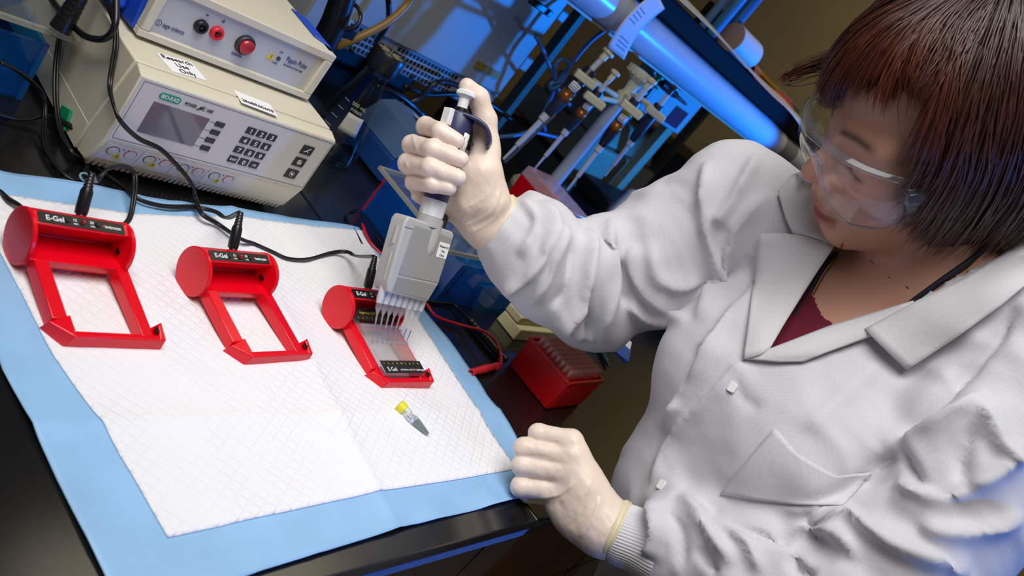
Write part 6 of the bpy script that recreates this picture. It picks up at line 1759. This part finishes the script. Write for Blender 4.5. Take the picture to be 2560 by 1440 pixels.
def add_strand(p, r0, shade, tipw):
    global nb_
    n = len(p); T = np.gradient(p, axis=0); T /= np.linalg.norm(T, axis=1)[:, None] + 1e-9
    out = p - HC; out /= np.linalg.norm(out, axis=1)[:, None]
    Bn = np.cross(T, out); Bn /= np.linalg.norm(Bn, axis=1)[:, None] + 1e-9; Nn = np.cross(Bn, T)
    t = np.linspace(0, 1, n); r = r0 * np.clip(np.minimum(1.0, (1 - t) * 3.2 + 0.12), 0, 1)
    v = np.stack([p + Bn * r[:, None] * 1.5, p + Nn * r[:, None] * 0.7, p - Bn * r[:, None] * 1.5], 1).reshape(-1, 3)
    c = (root_c * (1 - (t ** 1.3 * tipw)[:, None]) + tip_c * (t ** 1.3 * tipw)[:, None]) * shade
    for k in range(n - 1):
        for j in range(3):
            a = nb_ + k * 3 + j; b = nb_ + k * 3 + (j + 1) % 3; hfs.append((a, b, b + 3, a + 3))
    hvts.append(v); hcs.append(np.repeat(c, 3, 0)); nb_ += len(v)


clump = rs.rand(360, 4)
for i in range(9000):
    ph = rs.uniform(-180, 180) if rs.rand() < 0.5 else rs.uniform(-60, 150)
    ci = int((ph + 180)) % 360; cl = clump[ci // 3 * 3]
    ez = end_height(ph) + rs.normal(0, 0.007) + (cl[0] - 0.5) * 0.020
    if rs.rand() < 0.25: ez = min(ez + rs.uniform(0.0, 0.06), 0.1)
    front = abs(ph) < 52
    lift = 0.006 + 0.013 * rs.rand() + 0.005 * (cl[1] - 0.5) - (0.004 if front else 0)
    sweep = math.radians(np.interp(ph, [-60, -10, 40, 55, 75, 180], [-14, -6, 26, 18, 6, 0]) + (cl[2] - 0.5) * 12 + rs.normal(0, 3.0))
    p = hair_path(math.radians(ph), ez, lift, 0.018 + 0.016 * rs.rand(), 15, sweep, 0.02 + 0.45 * rs.rand() ** 2)
    p += np.cumsum(rs.normal(0, 0.0005, (15, 3)), 0)
    tt_ = np.linspace(0, 1, 15)[:, None]
    if 46 < ph < 110: p += tt_ ** 2.2 * np.array([0.0, 0.030 * np.interp(ph, [46, 60, 110], [0.5, 1, 0.1]), 0.0]) * (0.5 + 0.8 * rs.rand())
    add_strand(p, 0.00042 + 0.00028 * rs.rand(), 0.75 + 0.5 * rs.rand(), np.interp(abs(ph - 20), [0, 60, 120], [1.0, 0.8, 0.35]) * (0.6 + 0.5 * cl[3]))
# the flick of fringe that stands away from the forehead
for i in range(60):
    a = np.array([0.062 + rs.normal(0, .006), 0.062 + rs.normal(0, .005), 0.058 + rs.normal(0, .007)]); b = HM.T @ (D(1952 + rs.normal(0, 8), 200 + rs.normal(0, 7), 0.83) - HT)
    m = (a + b) / 2 + np.array([0.004, 0.012, -0.004]) + rs.normal(0, .002, 3)
    add_strand(smooth_path([a, m, b], 12), 0.0006, 0.8 + 0.4 * rs.rand(), 1.0)


def hair_mat():
    m = bpy.data.materials.new('hair'); m.use_nodes = True; nt = m.node_tree; N = nt.nodes; L = nt.links; b = N['Principled BSDF']
    a = N.new('ShaderNodeAttribute'); a.attribute_name = 'Col'; L.new(a.outputs['Color'], b.inputs['Base Color'])
    b.inputs['Roughness'].default_value = 0.36; b.inputs['Specular IOR Level'].default_value = 0.55; b.inputs['Anisotropic'].default_value = 0.5
    return m


m_hair = hair_mat()
hvv = np.vstack(hvts) @ HM.T + HT
link_mesh('hair', hvv - PT, np.array(hfs), m_hair, person, col=np.vstack(hcs))


def scalp_sdf(L):
    d = s_ell(L, HC, (HRX + 0.002, HRY + 0.002, HRZ + 0.002))
    low = s_cone(L * np.array([1, 0.92, 1]), (0, -0.020, 0.03), (0, -0.020, -0.055), 0.084, 0.078)
    d = smin(d, low, 0.02)
    d = smax(d, np.minimum(L[:, 1] - 0.012, 0.088 - L[:, 2]), 0.006)
    face = s_ell(L, (0.0, 0.108, -0.040), (0.125, 0.094, 0.128))      # window of the face
    d = smax(d, -face, 0.01)
    return d


sv_, sF_ = mesh_sdf(scalp_sdf, (-0.12, -0.15, -0.15), (0.12, 0.13, 0.16), 0.004, 2)
link_mesh('hair_base', sv_ @ HM.T + HT - PT, sF_, m_hair, person, col=np.tile(root_c * 0.8, (len(sv_), 1)))

# ---------------------------------------------------------------- multichannel pipette
CR, CU, CB = CAM_R[:, 0], CAM_R[:, 1], CAM_R[:, 2]
m_grey = mat('pipette_grey', (176, 176, 174), 0.42, bump=0.02, bscale=600)
m_greyd = mat('pipette_front', (148, 148, 146), 0.48)
m_navy = mat('pipette_navy', (52, 54, 92), 0.38)
m_wht = mat('pipette_white', (228, 228, 230), 0.35)
m_nozzle = mat('nozzle_white', (205, 206, 212), 0.45)
m_tipc = glassy('tip_plastic', (252, 252, 253), body=0.16, brgb=(230, 233, 240))
m_bluedye = mat('blue_dye', (30, 70, 170), 0.2)
wl = [cass_world((wx, WELL_Y, 0.0035)) for wx in WELL_X]
tipC = (wl[3] + wl[4]) / 2
AX = 0.286 * CR + 0.958 * CU + 0.03 * CB; AX /= np.linalg.norm(AX)
WD = 0.626 * CR - 0.135 * CU - 0.766 * CB; WD -= AX * (WD @ AX); WD /= np.linalg.norm(WD)
ND = np.cross(WD, AX); ND = ND if ND @ CB > 0 else -ND        # front of the block, towards the camera
PM = np.column_stack([WD, AX, ND])                               # local: x width, y up the axis, z front
if np.linalg.det(PM) < 0: PM[:, 2] *= -1
SB = 0.057
mp = thing('multichannel_pipette', 'grey eight-channel pipette with navy handle, held upright over the gel cassette', 'pipette', tuple(tipC), R3=PM)
def PL(p): return PM.T @ (np.asarray(p, float) - tipC)
ZD = np.array([[1, 0, 0], [0, 0, 1], [0, -1, 0]], float)
B0_, B1_ = 0.0565, 0.1400
# block outline: wide shoulders, a bevelled lower edge on the right
outl = [(-0.0355, B0_ + 0.004), (-0.0335, B0_), (0.0290, B0_ - 0.001), (0.0375, B0_ + 0.022), (0.0395, B1_ - 0.004), (0.0365, B1_), (-0.0350, B1_ + 0.002), (-0.0385, B1_ - 0.004), (-0.0375, B0_ + 0.012)]
g = G(); g.prism(outl, -0.0130, 0.0115); g.obj('body', m_grey, mp, bevel=0.0035, segs=3)
g = G(); g.prism([(-0.0270, B0_ + 0.0215), (0.0345, B0_ + 0.0225), (0.0368, B1_ - 0.007), (-0.0250, B1_ - 0.005)], 0.0100, 0.0122); g.obj('front_plate', m_greyd, mp, bevel=0.0006)
g = G(); g.prism([(-0.0285, B0_ + 0.0025), (0.0265, B0_ + 0.0015), (0.0340, B0_ + 0.0205), (-0.0275, B0_ + 0.0195)], 0.0098, 0.0119); g.obj('lower_plate', mat('pipette_front_low', (138, 138, 136), 0.5), mp, bevel=0.0006)
g = G(); g.box((-0.037, B1_ - 0.0105, -0.0132), (0.0392, B1_ - 0.0101, 0.0119)); g.obj('lid_seam', m_key, mp)
# shaft housing running down the front, and the grip rib on the left end
g = G(); g.lathe([(0.001, 0), (0.0058, 0.004), (0.0082, 0.012), (0.0086, 0.024), (0.0086, 0.046)], 26, (0.0095, B1_ - 0.038, 0.0065), (0, 1, 0)); g.obj('shaft_housing', m_grey, mp)
g = G(); g.tube([(-0.0378, B1_ - 0.010, 0.0015), (-0.0382, B1_ - 0.030, 0.0015), (-0.0382, B1_ - 0.034, -0.001)], [0.0022, 0.0024, 0.001], 8); g.obj('grip_rib', m_grey, mp)
g = G(); g.tube([(-0.0365, B0_ + 0.012, 0.0035), (-0.0375, B1_ - 0.040, 0.0035)], 0.0018, 8); g.obj('grip_rib', m_grey, mp)
g = G(); g.tube([(0.030, B1_ - 0.002, -0.004), (0.036, B1_ + 0.010, -0.010), (0.044, B1_ + 0.018, -0.018)], 0.0055, 10); g.obj('ejector_arm', m_ink, mp)
lbl = G(); lbl.prism(rrect(0.0165, 0.0175, 0.001), 0.0123, 0.0126, np.eye(3), (0.0275, B1_ - 0.0235, 0)); lb_ = lbl.obj('paper_label', m_paper, mp)
for k, w in enumerate(('Research', 'Use', 'Only')):
    text(w, 0.0038, m_print, lb_, frame((1, 0, 0), (0, 1, 0), (0.0275, B1_ - 0.0205 - 0.0050 * k, 0.0128)), align='CENTER')
# white volume ring, navy handle, hook, plunger
hx = 0.0060
g = G(); g.lathe([(0.0150, 0), (0.0150, 0.010), (0.0128, 0.0115), (0.0126, 0.013)], 32, (hx, B1_ - 0.002, 0.000), (0, 1, 0)); g.obj('neck', m_grey, mp)
rg = G(); n_ = 60; a = np.arange(n_) * 2 * PI / n_; rows = []
for yy, am in ((0.0095, 0.0), (0.012, 0.0005), (0.024, 0.0006), (0.030, 0.0)):
    r = 0.0136 + am * np.cos(a * 10); rows.append(np.c_[hx + r * np.cos(a), np.full(n_, B1_ + yy), r * np.sin(a)])
vv_ = np.vstack(rows); rg.add(vv_, [(k * n_ + i, (k + 1) * n_ + i, (k + 1) * n_ + (i + 1) % n_, k * n_ + (i + 1) % n_) for k in range(3) for i in range(n_)]); rg.obj('volume_ring', m_wht, mp, smooth=True)
HB, HT_ = B1_ + 0.0285, B1_ + 0.1285
g = G(); g.lathe([(0.0138, 0), (0.0142, 0.004), (0.0150, 0.02), (0.0158, 0.045), (0.0165, 0.080), (0.0168, HT_ - HB - 0.002), (0.0155, HT_ - HB)], 36, (hx, HB, 0), (0, 1, 0)); g.obj('handle', m_navy, mp)
hdx, hdz = 0.60, 0.80       # the hook leaves the handle towards the thumb
hk = smooth_path([(-0.012, HT_ - 0.0020, 0.0), (0.006, HT_ - 0.0015, 0.0), (0.022, HT_ - 0.0030, 0.0), (0.034, HT_ - 0.0085, 0.0), (0.0395, HT_ - 0.0190, 0.0), (0.0390, HT_ - 0.0270, 0.0)], 24)
P_ = []
for i, p in enumerate(hk):
    w = np.interp(i / 23, [0, 0.3, 0.7, 1], [0.0165, 0.0155, 0.0115, 0.0070])
    P_.append([np.array([hx + p[0] * hdx - z * hdz, p[1], p[0] * hdz + z * hdx]) for z in np.linspace(-w, w, 9)])
g = G(); g.grid(np.array(P_)); g.obj('finger_hook', m_navy, mp, smooth=True, solid=0.0040, offset=0)
g = G(); g.prism(rrect(0.0085, 0.019, 0.0015), -0.006, 0.006, np.eye(3), (hx - 0.0175, HT_ - 0.009, 0)); g.obj('ejector_button', m_wht, mp, bevel=0.001)
g = G(); g.lathe([(0.0092, -0.001), (0.0092, 0.0018), (0.0082, 0.0022), (0.0082, 0.0038), (0.0076, 0.0042), (0.0076, 0.0060)], 28, (hx - 0.001, HT_, 0), (0, 1, 0)); g.obj('plunger_collar', m_ink, mp)
n_ = 56; a = np.arange(n_) * 2 * PI / n_; rows = []
for r0, yy, am in ((0.0060, 0.005, 0), (0.0060, 0.0165, 0), (0.0078, 0.0190, 0), (0.0104, 0.0205, 0.0004), (0.0106, 0.0240, 0.0004), (0.0088, 0.0262, 0), (0.0005, 0.0268, 0)):
    r = r0 + am * np.cos(a * 28); rows.append(np.c_[hx - 0.001 + r * np.cos(a), np.full(n_, HT_ + yy), r * np.sin(a)])
g = G(); g.add(np.vstack(rows), [(k * n_ + i, (k + 1) * n_ + i, (k + 1) * n_ + (i + 1) % n_, k * n_ + (i + 1) % n_) for k in range(6) for i in range(n_)]); g.obj('plunger_button', m_wht, mp)
lb2 = G(); P_ = [[(hx + 0.0163 * math.sin(q), yy, 0.0163 * math.cos(q)) for yy in (HT_ - 0.045, HT_ - 0.020)] for q in np.linspace(-0.1, 0.95, 10)]
lb2.grid(np.array(P_)); l2 = lb2.obj('paper_label', m_paper, mp, smooth=True, solid=0.0003, offset=1)
for w, yy in (('Research', -0.029), ('Only', -0.039)):
    text(w, 0.0068, m_print, l2, frame((math.cos(0.3), 0, -math.sin(0.3)), (0, 1, 0), (hx + 0.0168 * math.sin(-0.02), HT_ + yy, 0.0169)))
# eight nozzles and tips, each tip ending in its well
for k in range(8):
    xk = -0.0315 + 0.0090 * k; top = np.array([xk, B0_ + 0.001, 0.0]); w = PL(wl[k])
    d = (w - top); d /= np.linalg.norm(d); L = np.linalg.norm(w - top)
    g = G(); g.lathe([(0.0042, -0.004), (0.0042, 0.0110), (0.0039, 0.0115), (0.0036, 0.0150)], 18, top, (0, -1, 0)); nz = g.obj('nozzle', m_nozzle, mp)
    e0 = top + np.array([0, -0.0115, 0]); d = (w - e0); L = np.linalg.norm(d); d /= L
    g = G(); g.lathe([(0.0037, 0.0), (0.0036, 0.0100), (0.0030, 0.0110), (0.0022, 0.0140), (0.0012, 0.0155), (0.0010, 0.026), (0.0005, L - 0.0005), (0.0003, L)], 16, e0, d); tp_ = g.obj('pipette_tip', m_tipc, mp)
    g = G(); g.lathe([(0.0006, 0.0270 + 0.001 * (k % 3)), (0.00055, 0.033), (0.0002, L - 0.001)], 10, e0, d); g.obj('dye_column', m_bluedye, tp_)

# ---------------------------------------------------------------- gloves
def hand_sdf_factory(fingers, palm, extra, kf=0.010, kp=0.012):
    FI = [([D(*p) for p in pts], rr) for pts, rr in fingers]
    PA = [([D(*p) for p in pts], rr) for pts, rr in palm]
    EX = [([D(*p) for p in pts], rr, k) for pts, rr, k in extra]
    def f(P):
        d = None
        for pts, rr in PA:
            e = s_chain(P, pts, rr, 0.004); d = e if d is None else smin(d, e, kp)
        for pts, rr, k in EX:
            d = smin(d, s_chain(P, pts, rr, 0.005), k)
        fd = None
        for pts, rr in FI:
            e = s_chain(P, pts, rr, 0.0035); fd = e if fd is None else smin(fd, e, 0.0022)
        # fingers blend softly into the hand at their roots, and keep their creases elsewhere
        return smin(d, fd, 0.0055)
    return f


r_f = [
    ([(1092, 345, .962), (1064, 316, .930), (1100, 328, .9015), (1143, 352, .9000)], [.0112, .0106, .0098, .0084]),
    ([(1066, 395, .966), (1030, 362, .930), (1080, 372, .8985), (1152, 398, .8960)], [.0116, .0112, .0104, .0088]),
    ([(1056, 440, .965), (1019, 408, .930), (1075, 418, .8985), (1146, 444, .8960)], [.0114, .0110, .0103, .0087]),
    ([(1056, 482, .960), (1036, 455, .930), (1080, 460, .9030), (1124, 470, .9000)], [.0106, .0102, .0094, .0080]),
]
r_palm = [([(1092, 348, .962), (1205, 470, .972), (1222, 548, .982)], [.0130, .0240, .0300]), ([(1066, 398, .966), (1190, 490, .976), (1222, 548, .982)], [.0135, .0230, .0300]),
          ([(1056, 440, .966), (1170, 505, .976), (1222, 548, .982)], [.0135, .0220, .0300]), ([(1056, 482, .962), (1150, 515, .972), (1215, 552, .982)], [.0130, .0210, .0290])]
r_ext = [([(1222, 500, .955), (1208, 430, .944), (1215, 360, .952)], [.0250, .0215, .0150], .010), ([(1215, 380, .952), (1213, 300, .948), (1196, 245, .940), (1168, 217, .930)], [.0160, .0132, .0118, .0098], .006),
         ([(1180, 440, .944), (1172, 500, .952)], [.0165, .0180], .012), ([(1222, 548, .982), (1236, 562, .984)], [.0305, .0335], .010)]
l_f = [
    ([(1428, 1104, .884), (1346, 1084, .893), (1352, 1106, .908), (1386, 1140, .906)], [.0125, .0108, .0100, .0090]),
    ([(1434, 1142, .880), (1310, 1120, .888), (1326, 1142, .907), (1370, 1166, .905)], [.0128, .0112, .0103, .0092]),
    ([(1426, 1182, .878), (1305, 1163, .885), (1322, 1182, .904), (1366, 1202, .902)], [.0126, .0112, .0102, .0090]),
    ([(1404, 1226, .880), (1302, 1216, .884), (1322, 1234, .900), (1354, 1242, .899)], [.0118, .0108, .0098, .0085]),
]
l_palm = [([(1428, 1104, .885), (1450, 1190, .882), (1500, 1300, .880)], [.0130, .0200, .0275]), ([(1434, 1142, .882), (1460, 1220, .880), (1500, 1305, .880)], [.0140, .0220, .0275]),
          ([(1426, 1182, .882), (1450, 1250, .882), (1500, 1310, .880)], [.0145, .0220, .0275]), ([(1404, 1226, .884), (1435, 1280, .884), (1498, 1318, .880)], [.0140, .0225, .0270])]
l_ext = [([(1455, 1230, .905), (1410, 1190, .915), (1360, 1160, .918), (1335, 1130, .918)], [.0180, .0140, .0115, .0095], .008), ([(1380, 1150, .900), (1400, 1210, .900)], [.020, .020], .012),
         ([(1500, 1306, .880), (1524, 1322, .877)], [.0280, .0300], .010), ([(1440, 1300, .886), (1400, 1262, .888)], [.0190, .0150], .012)]

GL_FOLDS_R = [([(1030, 335), (1045, 380), (1075, 395)], 0.0012, 3, 5), ([(1012, 400), (1030, 440), (1060, 455)], 0.0013, 3, 5), ([(1004, 450), (1020, 490), (1050, 500)], 0.0012, 3, 5),
              ([(1250, 470), (1225, 530), (1150, 570)], 0.0018, 4, 8), ([(1262, 490), (1235, 545), (1165, 588)], 0.0016, 4, 7), ([(1240, 440), (1215, 490), (1140, 530)], 0.0010, 5, 10), ([(1175, 520), (1150, 560)], 0.0012, 4, 6), ([(1200, 520), (1165, 575)], -0.0012, 4, 6)]
GL_FOLDS_L = [([(1345, 1246), (1400, 1236), (1440, 1205)], 0.0016, 4, 8), ([(1372, 1205), (1386, 1180), (1400, 1165)], 0.0010, 4, 7), ([(1400, 1260), (1425, 1225), (1430, 1190)], 0.0010, 5, 9), ([(1440, 1290), (1460, 1240), (1480, 1200)], 0.0010, 5, 10),
              ([(1500, 1240), (1480, 1300), (1445, 1345)], 0.0022, 4, 9), ([(1468, 1230), (1450, 1290), (1420, 1320)], -0.0009, 6, 8), ([(1330, 1103), (1400, 1108)], -0.0008, 4, 5), ([(1315, 1138), (1380, 1144)], -0.0008, 4, 5)]
for nm, fg, pl, ex, lo, hi, fl, cl in (('glove', r_f, r_palm, r_ext, (0.05, 0.10, 0.98), (0.40, 0.42, 1.30), GL_FOLDS_R, 0), ('glove', l_f, l_palm, l_ext, (0.10, -0.16, 0.88), (0.34, 0.12, 1.06), GL_FOLDS_L, 1)):
    gv, gF = mesh_sdf(hand_sdf_factory(fg, pl, ex), lo, hi, 0.0017, 2)
    nn = normals(gv, gF); gv = gv + nn * (0.00045 * ridge_noise(gv, 90, 3) + 0.0002 * ridge_noise(gv, 220, 6))[:, None]
    gv = folds(gv, gF, fl)
    if cl: gv[:, 2] = np.where((gv[:, 2] < 0.9035) & (gv[:, 1] > -0.004), 0.9035, gv[:, 2])
    link_mesh(nm, gv - PT, gF, m_glove, person)


def glove_cuff(a, b, ra, rb, roll):
    ax = b - a; L = np.linalg.norm(ax); ax /= L; M = rot_to(ax); n = 64; th = np.arange(n) * 2 * PI / n; rows = []
    for t in np.linspace(0, 1, 12):
        r = ra + (rb - ra) * t + 0.0010 * np.sin(t * 17) + 0.0011 * np.cos(th * 3 + t * 4) * t
        rows.append(np.c_[r * np.cos(th), r * np.sin(th), np.full(n, t * L)] @ M.T + a)
    v = np.vstack(rows); F = [(k * n + i, k * n + (i + 1) % n, (k + 1) * n + (i + 1) % n, (k + 1) * n + i) for k in range(11) for i in range(n)]
    o = link_mesh('glove_cuff', v - PT, np.array(F), m_cuffroll, person, solid=0.0006)
    g = G(); p = rows[-1] - PT; g.tube(np.vstack([p, p[:2]]), roll, 8, caps=False); g.obj('rolled_edge', m_cuffroll, o, smooth=True)


glove_cuff(D(1203, 526, .981), D(1243, 556, .986), 0.0318, 0.0372, 0.0014)
glove_cuff(D(1490, 1300, .880), D(1545, 1328, .874), 0.0292, 0.0325, 0.0015)

# ---------------------------------------------------------------- safety goggles, lanyard, necklace
m_goggle = glassy('goggle_clear', (250, 251, 253), ior=1.42, rough=0.01, body=0.02, brgb=(220, 230, 250))
gg_ = thing('safety_goggles', 'clear wrap-around safety goggles worn over the eyes of the person', 'goggles', tuple(HT), R3=HM)


def gl(x, y, z): return np.array([x, y, z])


# wrap-around lens in head space: angle a around the head, v from the lower rim (0) to the brow (1)
def lens_pt(a, v):
    rim_lo = np.interp(abs(a), [0, 0.10, 0.28, 0.55, 0.85, 1.0], [-0.011, -0.016, -0.050, -0.058, -0.050, -0.036])
    rim_hi = np.interp(abs(a), [0, 0.2, 0.5, 1.0], [0.016, 0.019, 0.017, 0.010])
    z = rim_lo + (rim_hi - rim_lo) * v
    th = a * 1.22
    R0 = 0.093 + 0.006 * math.sin(PI * v) - 0.004 * (1 - v)
    x = R0 * math.sin(th) * 0.98; y = 0.020 + R0 * math.cos(th) + 0.003 - 0.006 * (1 - v) + 0.006 * (v - 0.5)
    return (x, y, z)


g = G(); g.grid(np.array([[lens_pt(a, v) for v in np.linspace(0, 1, 14)] for a in np.linspace(-1, 1, 60)])); g.obj('lens', m_goggle, gg_, smooth=True, solid=0.0020, offset=1)
m_rim = glassy('goggle_rim', (236, 240, 248), ior=1.5, rough=0.03, body=0.04, brgb=(220, 228, 240))
g = G(); g.tube([lens_pt(a, 0.0) for a in np.linspace(-1, 1, 70)], 0.0016, 8); g.obj('lower_rim', m_rim, gg_, smooth=True)
g = G(); P_ = [[tuple(np.array(lens_pt(a, 1.0)) + np.array([0, -0.010 * w, 0.0030 * w])) for w in np.linspace(0, 1, 5)] for a in np.linspace(-1, 1, 60)]
g.grid(np.array(P_)); g.obj('brow_guard', m_rim, gg_, smooth=True, solid=0.0018, offset=0)
for s in (-1, 1):
    e0 = np.array(lens_pt(s * 1.0, 0.62)); e1 = np.array(lens_pt(s * 1.0, 0.0))
    P_ = [[tuple(np.array(lens_pt(s * 1.0, v)) + np.array([s * 0.004 * w, -0.024 * w, 0.0])) for w in np.linspace(0, 1, 6)] for v in np.linspace(0.0, 0.9, 10)]
    g = G(); g.grid(np.array(P_)); g.obj('side_shield', m_goggle, gg_, smooth=True, solid=0.0018, offset=0)
    g = G(); g.tube([np.array(lens_pt(s, v)) + np.array([s * 0.004, -0.024, 0]) for v in np.linspace(0, 0.9, 10)], 0.0013, 8); g.obj('shield_edge', m_rim, gg_, smooth=True)
    h0 = np.array(lens_pt(s, 0.70))
    g = G(); g.box((-0.0035, -0.009, -0.0065), (0.0035, 0.010, 0.0065), None, h0 + np.array([s * 0.004, -0.010, 0.002])); g.obj('hinge_block', m_rim, gg_, bevel=0.0015)
    tp = smooth_path([h0 + [s * 0.004, -0.014, 0.003], h0 + [s * 0.0065, -0.045, 0.004], h0 + [s * 0.005, -0.085, 0.000], h0 + [s * 0.001, -0.105, -0.018]], 20)
    P_ = [[tuple(p + np.array([0, 0, z])) for z in np.linspace(-0.0048, 0.0048, 4)] for p in tp]
    g = G(); g.grid(np.array(P_)); g.obj('temple', m_rim, gg_, smooth=True, solid=0.0026, offset=0)
# nose bridge
g = G(); g.tube([lens_pt(a, 0.02) for a in np.linspace(-0.12, 0.12, 10)], 0.0024, 8); g.obj('nose_bridge', m_rim, gg_, smooth=True)


def skin_line(pts, off, w, m, name, fallback=0.9, flat=0.5):
    C = smooth_path([(a, b, 0) for a, b in pts], 40); P = []
    for x, y, _ in C: P.append(on_surface(x, y, body_bvh, off, fallback))
    P = np.array(P)
    for _ in range(4): P[1:-1] = (P[:-2] + P[1:-1] * 2 + P[2:]) / 4
    g = G(); g.tube(P - PT, w, 8); return g.obj(name, m, person, smooth=True)


skin_line([(2092, 630), (2068, 655), (2045, 690), (2020, 738), (1985, 790)], 0.0025, 0.0026, m_strap, 'lanyard')
skin_line([(2480, 600), (2440, 640), (2370, 690), (2290, 748), (2240, 790)], 0.0030, 0.0030, m_strap, 'lanyard')
for pts in ([(2106, 610), (2085, 655), (2060, 690), (2035, 735)], [(2462, 622), (2420, 668), (2350, 712), (2298, 752)]):
    C = smooth_path([(a, b, 0) for a, b in pts], 46); g = G()
    for x, y, _ in C: g.sphere(on_surface(x, y, body_bvh, 0.0012, 0.9) - PT, 0.00095, 8, 5)
    g.obj('necklace', m_gold, person)
